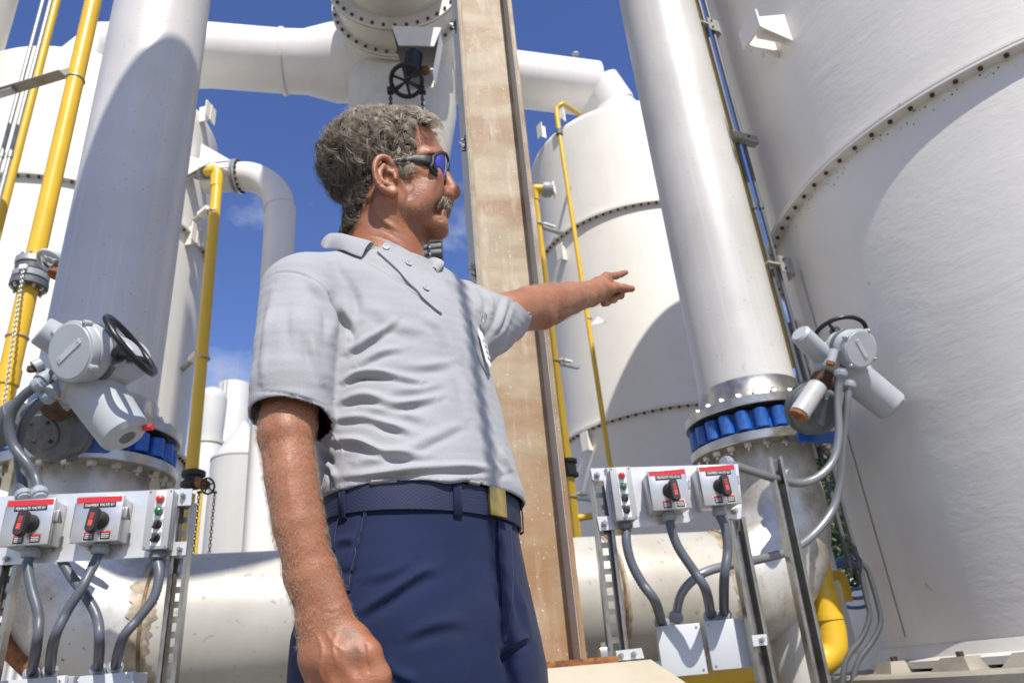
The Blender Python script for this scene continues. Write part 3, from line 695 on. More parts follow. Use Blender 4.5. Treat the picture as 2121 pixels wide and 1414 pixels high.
for (px, py) in ((441, 440), (420, 742)):
    q = PY(px, py, YD); clamp(y2, q, 0.07, th=0.012)
    pt = on_cyl(T1, TR, px - 40, py + 3); pt = pt + (q - pt) * 0.02; dd = (q - pt)
    dd.z = 0; nn = dd.normalized()
    MB().box((pt + q) / 2, (dd.length / 2 + 0.05, 0.03, 0.02), nn, nn.cross(UP), UP).build('support_arm', 'galvanised', y2)
    MB().box(q + nn * 0.0 + UP * 0.07 - nn * 0.15, (0.11, 0.09, 0.03), nn, nn.cross(UP), UP).build('support_channel', 'tank_white', y2)
v = PY(400, 993, YD)
bv = thing('ball_valve', 'black plastic union valve with small black wheel below slim yellow pipe', 'valve', v)
MB().lathe(v - UP * 0.10, UP, [(0.08, 0), (0.13, 0.02), (0.13, 0.07), (0.10, 0.09), (0.10, 0.12), (0.13, 0.14), (0.13, 0.19), (0.08, 0.21)], 12).build('valve_body', 'black_rubber', bv)
wc = PY(430, 1006, YD - .2); wa = cv(-0.25, 0.05, 1)
MB().cyl(v, wc - wa * 0.05 + cv(-1, 0, 0) * 0.05, 0.055, 14).build('bonnet', 'rust', bv)
MB().torus(wc, wa, 0.085, 0.012, 30, 6).build('wheel_rim', 'black_paint', bv)
x_, y_, z_ = frame_of(wa)
for i in range(5):
    an = 2 * PI * i / 5; MB().tube([wc, wc + (x_ * math.cos(an) + y_ * math.sin(an)) * 0.085], 0.009, 6).build('spoke', 'black_paint', bv)
for s_, nm in ((-1, 'left'), (1, 'right')):
    q = wc + cv(1, 0, 0) * 0.085 * s_ - UP * 0.07
    MB().box(q, (0.018, 0.018, 0.012)).build('chain_guide', 'black_paint', bv)
    chain('hanging_chain', 'thin dark chain dropping from %s side of the small black wheel' % nm, q, q - UP * 0.95, 0.05, 0.005, 'dark_rust', group='chains of the small black wheel')

# --- flanged elbow pipe from the left tank
D = 8.3
ep = thing('elbow_pipe', 'white flanged elbow pipe coming off the left tank and turning down', 'pipe', PY(575, 500, D))
pts = [PY(425, 372, D), PY(486, 366, D)]
MB().tube(pts, 0.205, 48).build('nozzle', 'tank_white', ep)
MB().tube(spl([PY(494, 366, D), PY(520, 367, D), PY(550, 379, D), PY(572, 403, D), PY(581, 440, D)], 8) + [PY(539, 1180, D), Vector((PY(539, 1180, D).x, PY(539, 1180, D).y, 0))], 0.205, 48).build('elbow_run', 'duct_white', ep)
MB().torus(PY(579, 432, D), (PY(579, 432, D) - PY(581, 440, D)), 0.207, 0.005, 48, 6).build('weld_bead', 'cream_white', ep)
nx = (PY(494, 366, D) - PY(425, 372, D)).normalized()
for k, mm in ((0, 'fitting_grey'), (0.045, 'sheet_steel')):
    MB().cyl(PY(485, 366.5, D) + nx * k, PY(485, 366.5, D) + nx * (k + 0.035), 0.245, 48, 0.004).build('flange', mm, ep)
x_, y_, z_ = frame_of(nx)
for i in range(16):
    an = 2 * PI * i / 16; inst('bolt', BOLT_DARK, ep, PY(485, 366.5, D) + nx * 0.08 + (x_ * math.cos(an) + y_ * math.sin(an)) * 0.223, nx, scale=0.022)
pt = on_cyl(T1, TR, 428, 340)
MB().prism([(-0.1, 0.0), (0.35, 0.0), (-0.1, 0.35)], PY(428, 338, D - .05), nx, UP, 0.02).build('gusset', 'tank_white', ep)
MB().prism([(-0.25, 0.0), (0.35, 0.0), (-0.25, -0.25)], PY(425, 350, D - .25), nx, -UP, 0.02).build('gusset', 'tank_white', ep)

# --- yellow pipes on tank 2
YD = 8.45
y4 = thing('gas_pipe', 'yellow pipe with top elbow between the H column and pointing hand', 'pipe', PY(1190, 1080, YD), 'yellow pipes')
MB().tube([PY(1126, 392, YD)] + spl([PY(1114, 392, YD), PY(1104, 393, YD), PY(1104, 404, YD)], 5) + [PY(1189, 1085, YD), Vector((PY(1189, 1085, YD).x, YD, 0))], 0.068, 32).build('pipe_run', 'yellow_paint', y4)
MB().tube([PY(1104, 400, YD), PY(1106, 417, YD)], 0.077, 32).build('coupling', 'yellow_paint', y4)
MB().tube([PY(1178, 1075, YD), PY(1240, 1066, YD)], 0.038, 24).build('branch', 'yellow_paint', y4)
MB().tube([PY(1125, 392, YD), PY(1132, 393, YD), PY(1140, 393, YD + .02)], [0.105, 0.115, 0.105], 24).build('union', 'fitting_grey', y4)
for k, (u0, v0, u1, v1) in enumerate(((1142, 386, 1155, 372), (1142, 400, 1155, 416), (1095, 370, 1130, 362))):
    pass
pt = PY(1160, 394, YD + 0.35)
for sgn in (-1, 1):
    MB().prism([(0, 0), (0.16, -0.14), (0.16, 0.14)], PY(1143, 393, YD), (pt - PY(1143, 393, YD)), UP * sgn + Vector((0, .3, 0)), 0.014).build('gusset', 'tank_white', y4)
for (px, py) in ((1113, 467), (1148, 750), (1183, 1030)):
    q = PY(px, py, YD); clamp(y4, q, 0.068, th=0.012)
    pt = PY(px + 58, py + 2, YD + .3); dd = pt - q; dd.z = 0; nn = dd.normalized()
    MB().box(q + dd * 0.42, (dd.length * 0.42, 0.03, 0.016), nn, nn.cross(UP), UP).build('support_arm', 'galvanised', y4)
    MB().box(q + dd * 0.38 + UP * 0.055, (dd.length * 0.2, 0.04, 0.012), nn, nn.cross(UP), UP).build('support_channel', 'tank_white', y4)
q = PY(1176, 970, YD)
MB().lathe(q - UP * 0.11, UP, [(0.07, 0), (0.12, 0.01), (0.12, 0.05), (0.10, 0.06), (0.10, 0.16), (0.12, 0.17), (0.12, 0.21), (0.07, 0.22)], 24).build('valve_collar', 'black_rubber', y4)
YD = 8.35
y5 = thing('vent_pipe', 'thin yellow pipe hooked over the tank top, passing behind the pointing hand', 'pipe', PY(1265, 960, YD), 'yellow pipes')
MB().tube([PY(1200, 237, YD + .45)] + spl([PY(1172, 219, YD + .1), PY(1165, 216, YD), PY(1154, 225, YD), PY(1153, 234, YD)], 4) + [PY(1158, 272, YD)], 0.036, 24).build('top_hook', 'yellow_paint', y5)
MB().tube([PY(1158, 272, YD), PY(1267, 985, YD), Vector((PY(1267, 985, YD).x, YD, 0))], 0.031, 24).build('pipe_run', 'yellow_paint', y5)
MB().tube([PY(1157.5, 270, YD), PY(1159, 280, YD)], 0.052, 20).build('union', 'gearbox_grey', y5)
for (px, py) in ((1226, 660),):
    q = PY(px - 6, py, YD); clamp(y5, q, 0.03, th=0.008)
    MB().prism([(0, 0), (0.22, 0.05), (0.12, 0.13)], q - UP * 0.1, Vector((1, .25, 0)), UP, 0.012).build('support_lug', 'tank_white', y5)

# --- conduits, thin yellow pipe and brackets on tank 3
YC = 4.5
for px, lb in ((1463, 'left of two grey conduits climbing the edge of the nearest tank'), (1476, 'right of two grey conduits climbing the edge of the nearest tank')):
    p = PY(px, 60, YC); b = Vector((p.x, p.y, 0))
    cd = thing('conduit', lb, 'conduit', (p.x, p.y, 0.1), 'rigid grey conduits')
    kx = 0 if px < 1470 else 1
    lowpx = (((1782, 1180), (1795, 1241), (1801, 1275), (1786, 1318), (1761, 1351), (1749, 1379), (1745, 1420)), ((1798, 1180), (1816, 1241), (1824, 1287), (1807, 1327), (1782, 1361), (1770, 1391), (1766, 1425)))[kx]
    low = spl([PY(x_, y_, YC) for x_, y_ in lowpx] + [PY(lowpx[-1][0] - 4, 1520, YC)], 6)
    MB().tube([Vector((p.x, p.y, 11)), Vector((p.x, p.y, PY(1780, 1150, YC).z))] + low, 0.0150, 18).build('conduit_run', 'grey_pipe', cd)
    for (cx_, cy_) in ((1590 + 12 * kx, 425), (1790 + 10 * kx, 1165)):
        zz = PY(cx_, cy_, YC).z; MB().tube([b + UP * (zz - 0.025), b + UP * (zz + 0.025)], 0.021, 18).build('conduit_coupling', 'grey_pipe', cd)
p = PY(1456, 60, 4.75)
solo(MB().tube([Vector((p.x, p.y, PY(1652, 760, 4.75).z)), Vector((p.x, p.y, 11))], 0.022, 18), 'gas_pipe', 'yellow_paint', 'hair thin yellow pipe showing along the right riser edge', 'pipe', (p.x, p.y, 0.2), 'yellow pipes')
for (px, py, k) in ((1478, 52, 1), (1545, 283, 0), (1628, 548, 1)):
    q = PY(px, py, YC - 0.03)
    bk = thing('pipe_bracket', ('bent plate bracket holding conduits, top of three by nearest tank', 'drooping angle bracket holding conduits, middle of three by nearest tank', 'square steel clip plate with two bolts, lowest by nearest tank')[0 if py < 100 else (1 if py < 400 else 2)], 'bracket', q, 'pipe support brackets')
    ex = Vector((0.9, 0.44, 0)).normalized(); ny = Vector((0.44, -0.9, 0)).normalized()
    if k:
        MB().box(q, (0.055, 0.004, 0.065), ex, ny, UP).box(q + ex * 0.058 - ny * 0.03 - UP * 0.01, (0.004, 0.034, 0.075), ex, ny, UP).build('clip_plate', 'galvanised', bk)
        MB().box(q - ex * 0.10 - ny * 0.02, (0.06, 0.02, 0.008), ex, ny, UP).build('arm', 'angle_cream', bk)
        for s_ in (-1, 1): inst('bolt', BOLT_DARK, bk, q - ex * 0.02 + UP * 0.035 * s_ + ny * 0.005, ny, scale=0.009)
    else:
        MB().box(q + ex * 0.0, (0.12, 0.004, 0.03), ex, ny, UP).box(q - UP * 0.03 - ny * 0.03, (0.12, 0.03, 0.004), ex, ny, UP).build('angle_bar', 'angle_cream', bk)
        MB().box(q - UP * 0.05 + ex * 0.02, (0.07, 0.03, 0.012), ex, ny, UP).build('clamp_strut', 'galvanised', bk)
        inst('bolt', BOLT_DARK, bk, q + ex * 0.02 + ny * 0.005, ny, scale=0.009)

# --- big yellow drain pipe low at right
YL = 4.62
yl = thing('gas_pipe', 'fat yellow pipe turning level behind the lower right junction boxes', 'pipe', PY(1740, 1340, YL), 'yellow pipes')
MB().tube([PY(1668, 1040, YL), PY(1704, 1225, YL)], 0.072, 36).build('upper_length', 'yellow_paint', yl)
MB().tube([PY(1703, 1220, YL), PY(1723, 1305, YL)] + spl([PY(1723, 1305, YL), PY(1724, 1345, YL), PY(1702, 1368, YL), PY(1670, 1374, YL)], 6)[1:] + [PY(1400, 1404, YL)], 0.080, 36).build('lower_bend', 'yellow_paint', yl)
MB().tube([PY(1714, 1272, YL), PY(1717, 1284, YL)], 0.086, 36).build('coupling', 'yellow_paint', yl)
se = [PY(1715, 1195, 5.2), PY(1734, 1190, 5.2), PY(1746, 1200, 5.2), PY(1756, 1245, 5.2)]
run('gas_pipe', 'small yellow elbow pipe in front of the trees at lower right', 'pipe', spl(se, 6), 0.032, 'yellow_paint', 'yellow pipes')
ch = MB().box(PY(1722, 1180, 5.5), (0.03, 0.03, 0.55), Vector((1, 0, 0)), Vector((0, 1, 0)), UP)
solo(ch, 'strut_post', 'label_white', 'short white post between fat yellow pipe and trees', 'post', PY(1722, 1180, 5.5))
# grey union valve behind the right actuator
q = PY(1658, 735, 5.0)
uv_ = thing('check_valve', 'dark grey union fitting on a yellow stub behind the right riser', 'valve', q)
MB().lathe(q - UP * 0.25, UP, [(0.05, 0), (0.07, 0.02), (0.07, 0.10), (0.055, 0.12), (0.055, 0.2), (0.075, 0.22), (0.075, 0.32), (0.05, 0.34), (0.05, 0.42), (0.06, 0.44), (0.06, 0.5)], 20).build('valve_body', 'gearbox_grey', uv_)
MB().cyl(q - UP * 0.6, q - UP * 0.25, 0.05, 20).build('stub', 'yellow_paint', uv_)
# domed lid tank behind at lower right
p = PY(1800, 1290, 7.0)
ct = thing('chemical_tank', 'small grey domed tank half hidden behind the lower conduits', 'tank', (p.x + .5, p.y, 0))
MB().lathe((p.x + .5, p.y, 0), UP, [(0.75, 0), (0.75, 0.98)] + [(0.75 * math.cos(i / 8 * PI / 2) + .001, 0.98 + 0.55 * math.sin(i / 8 * PI / 2)) for i in range(1, 9)], 48).build('shell', 'duct_white', ct)
hs = MB(); q = PY(1765, 1185, 6.4)
for k in range(3):
    pts = [q + Vector((math.cos(a) * 0.16 * (1 + .2 * k), 0.03 * k, math.sin(a) * 0.13 * (1 + .15 * k) - 0.05 * k)) for a in np.linspace(0.3 * k, 5.6, 14)]
    hs.tube(spl(pts, 3), 0.014, 8)
solo(hs, 'hose_coil', 'hose_blue', 'loose blue hose coil hanging in front of the trees', 'hose', q)

# ------------------------------------------------------------ far plant seen between the left tank and the man
Y = 32
def far_cyl(label, pxl, pxr, pytop, Y, dome=0.0, z0=0.0, extra=None, name='storage_tank', cat='tank'):
    a = PY(pxl, pytop + 20, Y); b = PY(pxr, pytop + 20, Y); c = (a + b) / 2; rr = (b.x - a.x) / 2; zt = PY((pxl + pxr) / 2, pytop, Y - rr).z
    t_ = thing(name, label, cat, (c.x, c.y, 0), 'far white tanks')
    prof = [(rr, 0), (rr, zt - dome)] + [(rr * math.cos(i / 8 * PI / 2) + .001, zt - dome + dome * math.sin(i / 8 * PI / 2)) for i in range(1, 9)]
    MB().lathe((c.x, c.y, 0), UP, prof, 64).build('shell', 'far_white', t_)
    return t_, c, rr, zt
t_, c, rr, zt = far_cyl('tall slim white tower with a ladder, farthest at lower left', 454, 517, 781, 34, 0.12)
for k in (-1, 1): MB().cyl((c.x + 0.10 * k - .1, c.y - rr - 0.14, 5), (c.x + 0.10 * k - .1, c.y - rr - 0.14, zt), 0.02, 6).build('ladder_rail', 'galvanised', t_)
rg = MB()
for i in range(int((zt - 5.3) / 0.35)): rg.cyl((c.x - 0.2, c.y - rr - 0.14, 5 + i * 0.35), (c.x, c.y - rr - 0.14, 5 + i * 0.35), 0.012, 5)
rg.build('rungs', 'galvanised', t_)
for k in (-0.9, 0.1): MB().cyl((c.x + rr * k, c.y, zt - .1), (c.x + rr * k, c.y, zt + 1.3), 0.02, 6).build('lightning_rod', 'galvanised', t_)
# dome topped absorber with cone shoulders
a = PY(405, 880, 20); b = PY(462, 880, 20); c = (a + b) / 2; rr = (b.x - a.x) / 2
tb = thing('absorber_vessel', 'white vessel with bulging dome neck and ring, left of the slim tower', 'vessel', (c.x, c.y, 0), 'far white tanks')
zt = PY(430, 804, 20).z; zr = PY(430, 918, 20).z
prof = [(rr * 1.62, 0), (rr * 1.62, zr - 0.75), (rr * 1.5, zr - 0.6), (rr * 0.98, zr - 0.05), (rr * 0.98, zr), (rr * 0.98, zr + 0.3), (rr * 1.02, zr + 0.6)] + [(rr * 1.06 * math.cos(i / 9 * PI / 2) + .001, zt - rr + rr * math.sin(i / 9 * PI / 2)) for i in range(10)]
MB().lathe((c.x, c.y, 0), UP, prof, 64).build('shell', 'far_white', tb)
MB().lathe((c.x, c.y, zr), UP, [(rr * 0.97, -0.05), (rr * 1.10, -0.05), (rr * 1.10, 0.05), (rr * 0.97, 0.05)], 64).build('flange_ring', 'cream_white', tb)
MB().cyl((c.x + rr * .7, c.y - rr * 1.75, 0), (c.x + rr * .7, c.y - rr * 1.75, zr - 1.3), 0.035, 10).build('side_pipe', 'yellow_paint', tb)
# cone roofed silo
a = PY(441, 960, 17); b = PY(560, 960, 17); c = (a + b) / 2; rr = (b.x - a.x) / 2
ts = thing('silo', 'white silo with a conical roof just left of the near forearm', 'silo', (c.x, c.y, 0), 'far white tanks')
zr = PY(450, 955, 17 - rr * .3).z
MB().lathe((c.x, c.y, 0), UP, [(rr, 0), (rr, zr), (rr * 1.02, zr), (rr * 1.02, zr + .04), (0.05, zr + rr * 1.45), (0.001, zr + rr * 1.45)], 72).build('shell', 'far_white', ts, ang=25)

# ------------------------------------------------------------ trees behind the right tank gap
def tree(label, x, y, h, cr, seed):
    rnd = random.Random(seed)
    t_ = thing('broadleaf_tree', label, 'tree', (x, y, 0), 'trees behind the tanks')
    tr = MB(); base = Vector((x, y, 0)); top = base + UP * h * 0.55
    tr.tube([base, base + UP * h * 0.3 + Vector((.1, 0, 0)), top], [h * 0.035, h * 0.025, h * 0.015], 10)
    tips = []
    for i in range(11):
        a = rnd.uniform(0, 2 * PI); e = rnd.uniform(0.2, 1.3); L = rnd.uniform(0.4, 0.9) * cr
        s0 = base + UP * h * rnd.uniform(0.28, 0.55)
        e0_ = s0 + Vector((math.cos(a) * math.cos(e), math.sin(a) * math.cos(e), math.sin(e))) * L
        tr.tube([s0, (s0 + e0_) / 2 + UP * 0.1, e0_], [0.06, 0.04, 0.02], 6); tips.append(e0_)
    tr.build('trunk', 'bark', t_)
    cl = [(base + UP * h * rnd.uniform(0.35, 0.92) + Vector((rnd.gauss(0, cr * .45), rnd.gauss(0, cr * .45), 0)), rnd.uniform(.25, .5) * cr) for _ in range(26)] + [(p, cr * .35) for p in tips]
    vs = []; fs = []
    rs = np.random.RandomState(seed)
    for (c_, r_) in cl:
        n = 420
        d = rs.normal(size=(n, 3)); d /= np.linalg.norm(d, axis=1)[:, None]; P = np.array(c_) + d * r_ * rs.uniform(0.35, 1.05, (n, 1))
        u = rs.normal(size=(n, 3)); u /= np.linalg.norm(u, axis=1)[:, None]; w = np.cross(u, rs.normal(size=(n, 3))); w /= np.linalg.norm(w, axis=1)[:, None]
        s_ = rs.uniform(0.05, 0.09, (n, 1))
        for k in range(n):
            b0 = len(vs); vs += [P[k] - u[k] * s_[k], P[k] + w[k] * s_[k] * .45, P[k] + u[k] * s_[k], P[k] - w[k] * s_[k] * .45]; fs.append((b0, b0 + 1, b0 + 2, b0 + 3))
    me = bpy.data.meshes.new('crown'); me.from_pydata((np.array(vs) - np.array((x, y, 0))).tolist(), [], fs)
    add('crown', me, 'leaf', t_)
p = PY(1700, 900, 16)
tree('dark leafy tree glimpsed beside the lower edge of the nearest tank', p.x, p.y, 6.2, 2.4, 3)
p = PY(1790, 1150, 19)
tree('second leafy tree, lower, behind the blue hose coil', p.x + .5, p.y, 5.2, 2.2, 8)

# chains of the overhead chain wheel, and one more hanging beside the camera that shades the shirt
for (px, nm) in ((809, 'left'), (875, 'right')):
    a = PY(px, 196, YB - .1)
    chain('hanging_chain', 'dark chain dropping from the %s side of the overhead chain wheel' % nm, a, a - UP * 6.0, 0.07, 0.010, 'black_paint')
q = PY(893, 512, 9.0)
dk = thing('chain_winch', 'dark ribbed fitting seen just right of the man\'s neck', 'winch', q)
for k in range(4): MB().box(q + UP * (0.15 - 0.1 * k), (0.16, 0.12, 0.035), None, None, None, 0.01).build('rib', 'gearbox_grey', dk)
MB().box(q + Vector((0, .1, 0)), (0.13, 0.1, 0.2)).build('body', 'black_paint', dk)

q = PY(1192, 113, 30.0)
ms = thing('lightning_mast', 'tiny pale disc topped mast in the sky right of the H column', 'mast', (q.x, q.y, 0))
MB().cyl((q.x, q.y, 0), q, 0.035, 8, 0, 0.02).build('pole', 'galvanised', ms)
MB().lathe(q - UP * 0.05, UP, [(.05, 0), (.19, 0.03), (.19, 0.07), (.08, 0.14), (.001, 0.2)], 20).build('disc', 'duct_white', ms)
# ============================================================ ACTUATORS
def handwheel(parent, c, ax_, R_, rim, spokes, dish, m='black_paint', a0=0.3):
    x, y, z = frame_of(ax_)
    MB().torus(c, ax_, R_, rim, 56, 12).build('wheel_rim', m, parent)
    for i in range(spokes):
        a = a0 + 2 * PI * i / spokes; d = x * math.cos(a) + y * math.sin(a)
        MB().tube([c - z * dish, c - z * dish * .95 + d * R_ * 0.25, c - z * dish * 0.15 + d * R_ * 0.8, c + d * R_], [rim * 1.6, rim * 1.5, rim * 1.1, rim * 1.0], 10, ell=0.6).build('spoke', m, parent)
    MB().lathe(c - z * dish, z, [(rim * 2.4, -0.02), (rim * 2.6, 0), (rim * 2.6, 0.02), (rim * 1.8, 0.028)], 24).build('wheel_hub', m, parent)

def disc_housing(parent, c, n, r_, depth, m='actuator_grey', plate=None, sc=0.006):
    MB().lathe(c, -n, [(0.001, -0.004), (r_ * 0.88, -0.003), (r_ * 0.90, 0.0), (r_ * 0.97, 0.002), (r_, 0.008), (r_, 0.03), (r_ * 0.975, 0.034)], 64).build('housing_lid', m, parent)
    MB().lathe(c, -n, [(r_ * 0.96, 0.036), (r_ * 0.985, 0.04), (r_ * 0.985, depth * .5), (r_ * 0.93, depth * .52), (r_ * 0.9, depth)], 64).build('switch_housing', m, parent)
    MB().lathe(c, -n, [(r_ * 1.0, depth * .62), (r_ * 1.0, depth * .62 + .02)], 64).build('dark_band', 'gearbox_grey', parent)
    u = (C_UP_ - n * C_UP_.dot(n)).normalized(); v = u.cross(n)
    for a in (0.5, 2.1, 3.75, 5.3):
        d = u * math.cos(a) + v * math.sin(a)
        MB().lathe(c + d * r_ * 1.02 - n * 0.03, n, [(r_ * .10, 0), (r_ * .11, 0.004), (r_ * .11, 0.028), (r_ * .09, 0.03)], 16).build('bolt_lug', m, parent)
        inst('screw', SCREW, parent, c + d * r_ * 1.02, n, scale=sc)
    if plate:
        d = (u * plate[0] + v * plate[1]).normalized(); e = d.cross(n)
        MB().box(c + n * 0.0055, (r_ * 0.55, r_ * 0.095, 0.0015), d, e, n).build('name_plate', 'bright_plate', parent)
        for s_ in (-1, 1): inst('screw', SCREW, parent, c + n * 0.0065 + d * s_ * r_ * 0.45, n, scale=0.0035)
C_UP_ = Vector(C_UP)
def gland_conduit(name, label, pts, r_, m='conduit_grey', group='flexible grey conduits', f0=True, f1=True, ribs=True, k=12):
    """corrugated flexible conduit with a hexagonal compression fitting at either end"""
    t_ = thing(name, label, 'conduit', pts[0], group)
    P = spl(pts, k); L = [0]
    for i in range(1, len(P)): L.append(L[-1] + (P[i] - P[i - 1]).length)
    n = int(L[-1] / (0.0060)); Q = []; rr = []
    j = 0
    for i in range(n + 1):
        s_ = L[-1] * i / n
        while j < len(L) - 2 and L[j + 1] < s_: j += 1
        f = (s_ - L[j]) / max(1e-9, L[j + 1] - L[j]); Q.append(P[j].lerp(P[j + 1], f)); rr.append(r_ * (1.05 if i % 2 else 0.93) if ribs else r_)
    MB().tube(Q, rr, 16).build('sleeve', m, t_, ang=180)
    for flag, a, b in ((f0, P[0], P[2]), (f1, P[-1], P[-3])):
        if flag:
            ax_ = (b - a).normalized()
            MB().lathe(a - ax_ * 0.012, ax_, [(r_ * 1.25, 0), (r_ * 1.25, 0.01), (r_ * 1.6, 0.012), (r_ * 1.65, 0.014), (r_ * 1.65, 0.034), (r_ * 1.5, 0.037), (r_ * 1.2, 0.046)], 12).build('gland_nut', 'fitting_grey', t_, ang=20)
    return t_
# --- left actuator
actL = thing('valve_actuator', 'grey motor actuator with black hand wheel on the left riser valve', 'actuator', Pd(150, 780, 2.9), 'motor actuators')
n1 = cv(-0.36, 0.10, 1.0); c1 = Pd(145, 727, 2.72)
disc_housing(actL, c1, n1, 0.116, 0.15, plate=(0.62, 0.78))
mc = Pd(205, 790, 2.93)
m_ax = cv(0.66, -0.68, 0.30)
# gear body between housing and motor
MB().tube([c1 - n1 * 0.12, c1 - n1 * 0.19 + cv(1, -.6, 0) * 0.03, mc - m_ax * 0.03], [0.10, 0.112, 0.095], 40).build('gear_body', 'actuator_grey', actL)
m0 = Pd(190, 800, 2.86)
MB().lathe(m0, m_ax, [(0.108, -0.05), (0.113, -0.02), (0.113, 0.0), (0.104, 0.004), (0.101, 0.02), (0.090, 0.245), (0.087, 0.258), (0.068, 0.274), (0.001, 0.276)], 56).build('motor_housing', 'actuator_grey', actL)
x_, y_, z_ = frame_of(m_ax)
MB().lathe(m0 + m_ax * 0.2745, m_ax, [(0.030, 0), (0.030, 0.003), (0.001, 0.003)], 28).build('fan_grille', 'gearbox_grey', actL)
for a in (0.2, 1.75, 3.3, 4.9):
    d = x_ * math.cos(a) + y_ * math.sin(a)
    MB().box(m0 + d * 0.115 - m_ax * 0.01, (0.02, 0.014, 0.012), m_ax, d.cross(m_ax), d, 0.003).build('motor_lug', 'actuator_grey', actL)
    inst('screw', SCREW, actL, m0 + d * 0.121 + m_ax * 0.012, m_ax, scale=0.006)
MB().tube([m0 + m_ax * 0.03 + cv(.5, .4, 1) * 0.090, m0 + m_ax * 0.20 + cv(.5, .4, 1) * 0.084], 0.008, 8).build('motor_rib', 'actuator_grey', actL)
MB().cyl(Pd(297, 886, 2.8), Pd(316, 884, 2.8), 0.012, 10).build('tell_tale', 'red_plastic', actL)
# upper left cylinder
e0_ = Pd(132, 712, 2.92); e1_ = Pd(84, 683, 2.88)
MB().cyl(e0_, e1_, 0.066, 40, 0.006, 0.060).build('limit_switch_can', 'actuator_grey', actL)
# wheel column and black hand wheel
whc = Pd(261, 722, 2.80); wha = cv(0.78, 0.60, -0.24)
MB().cyl(Pd(205, 765, 2.9), whc - wha * 0.045, 0.058, 32, 0.004, 0.042).build('wheel_boss', 'actuator_grey', actL)
handwheel(actL, whc + wha * 0.02, wha, 0.134, 0.0125, 3, 0.05, a0=2.5)
MB().cyl(whc - wha * 0.03, whc + wha * 0.015, 0.018, 16).build('wheel_nut', 'label_white', actL)
# gland bosses
for (px, py) in ((84, 790), (104, 815)):
    a = Pd(px + 18, py - 14, 2.80); b = Pd(px, py, 2.76); MB().cyl(a, b, 0.030, 16).build('gland_boss', 'fitting_grey', actL)
MB().cyl(Pd(86, 752, 2.78), Pd(70, 760, 2.76), 0.024, 16).build('plug_boss', 'actuator_grey', actL)
MB().box(Pd(66, 764, 2.76), (0.014, 0.010, 0.012), None, None, None, 0.002).build('plug', 'dark_rust', actL)
# coupling under it, rusty studs
MB().cyl(Pd(120, 838, 3.1), Pd(168, 800, 3.0), 0.075, 24).build('coupling', 'dark_rust', actL)
MB().cyl(Pd(100, 815, 2.9), Pd(146, 840, 2.92), 0.014, 10).build('stud', 'rust', actL)
for k in range(3):
    MB().cyl(Pd(122 + k * 10, 826 + k * 8, 2.93), Pd(132 + k * 10, 820 + k * 8, 2.90), 0.010, 8).build('stud', 'dark_rust', actL)
# gearbox
gbL = thing('gearbox', 'dark grey round worm gearbox between left actuator and blue valve', 'gearbox', Pd(92, 890, 3.2), 'worm gearboxes')
n2 = cv(-0.15, -0.16, 1.0); g0 = Pd(90, 893, 3.10)
MB().lathe(g0, -n2, [(0.001, -0.012), (0.072, -0.012), (0.076, -0.008), (0.076, 0.0), (0.125, 0.004), (0.138, 0.016), (0.142, 0.03), (0.142, 0.09), (0.15, 0.095), (0.15, 0.12)], 56).build('gear_case', 'gearbox_grey', gbL)
u = (C_UP_ - n2 * C_UP_.dot(n2)).normalized(); v = u.cross(n2)
for a in (0.75, 2.35, 3.9, 5.45): inst('bolt', BOLT_DARK, gbL, g0 + (u * math.cos(a) + v * math.sin(a)) * 0.056 + n2 * 0.012, n2, scale=0.008)
for a in (1.2, 2.6, 3.4, 4.4): MB().box(g0 - n2 * 0.05 + (u * math.cos(a) + v * math.sin(a)) * 0.148, (0.018, 0.015, 0.02), u, v, n2, 0.004).build('case_lug', 'gearbox_grey', gbL)
MB().cyl(Pd(-20, 905, 3.16), Pd(42, 855, 3.12), 0.070, 32, 0.004).build('worm_tube', 'gearbox_grey', gbL)
MB().box(g0 - n2 * 0.145 + v * 0.03, (0.15, 0.135, 0.012), v, u, n2, 0.003).build('blue_plate', 'blue_paint', gbL)
# --- right actuator
actR = thing('valve_actuator', 'grey motor actuator with pale name plate beside the right riser, wheel behind', 'actuator', Pd(1780, 730, 4.050), 'motor actuators')
n3 = cv(0.30, 0.0, 1.0); c3 = Pd(1784, 722, 3.924)
disc_housing(actR, c3, n3, 0.107, 0.16, plate=(0.80, -0.55), sc=0.007)
m1 = Pd(1776, 785, 4.095); m_ax = cv(0.72, -0.66, 0.25)
MB().lathe(m1, m_ax, [(0.10, -0.06), (0.103, 0.0), (0.097, 0.01), (0.092, 0.22), (0.088, 0.232), (0.07, 0.245), (0.001, 0.247)], 48).build('motor_housing', 'actuator_grey', actR)
MB().tube([m1 + m_ax * 0.02 + cv(.6, .4, 1) * 0.095, m1 + m_ax * 0.21 + cv(.6, .4, 1) * 0.09], 0.007, 8).build('motor_rib', 'actuator_grey', actR)
MB().tube([c3 - n3 * 0.13, c3 - n3 * 0.2 + cv(-.4, -.6, 0) * 0.05, m1], [0.085, 0.10, 0.09], 36).build('gear_body', 'actuator_grey', actR)
MB().tube([c3 - n3 * 0.13, Pd(1722, 738, 4.095)], [0.085, 0.085], 36).build('side_body', 'actuator_grey', actR)
MB().lathe(Pd(1708, 742, 4.050), cv(-0.72, 0.62, 0.25), [(0.075, -0.05), (0.088, -0.02), (0.088, 0.005), (0.078, 0.02), (0.06, 0.03), (0.057, 0.21), (0.045, 0.222), (0.001, 0.224)], 40).build('limit_switch_can', 'actuator_grey', actR)
MB().cyl(Pd(1728, 725, 3.942), Pd(1721, 750, 3.924), 0.024, 20).build('plug_boss', 'actuator_grey', actR)
MB().cyl(Pd(1721, 749, 3.924), Pd(1719, 755, 3.920), 0.022, 12).build('plug', 'rust', actR)
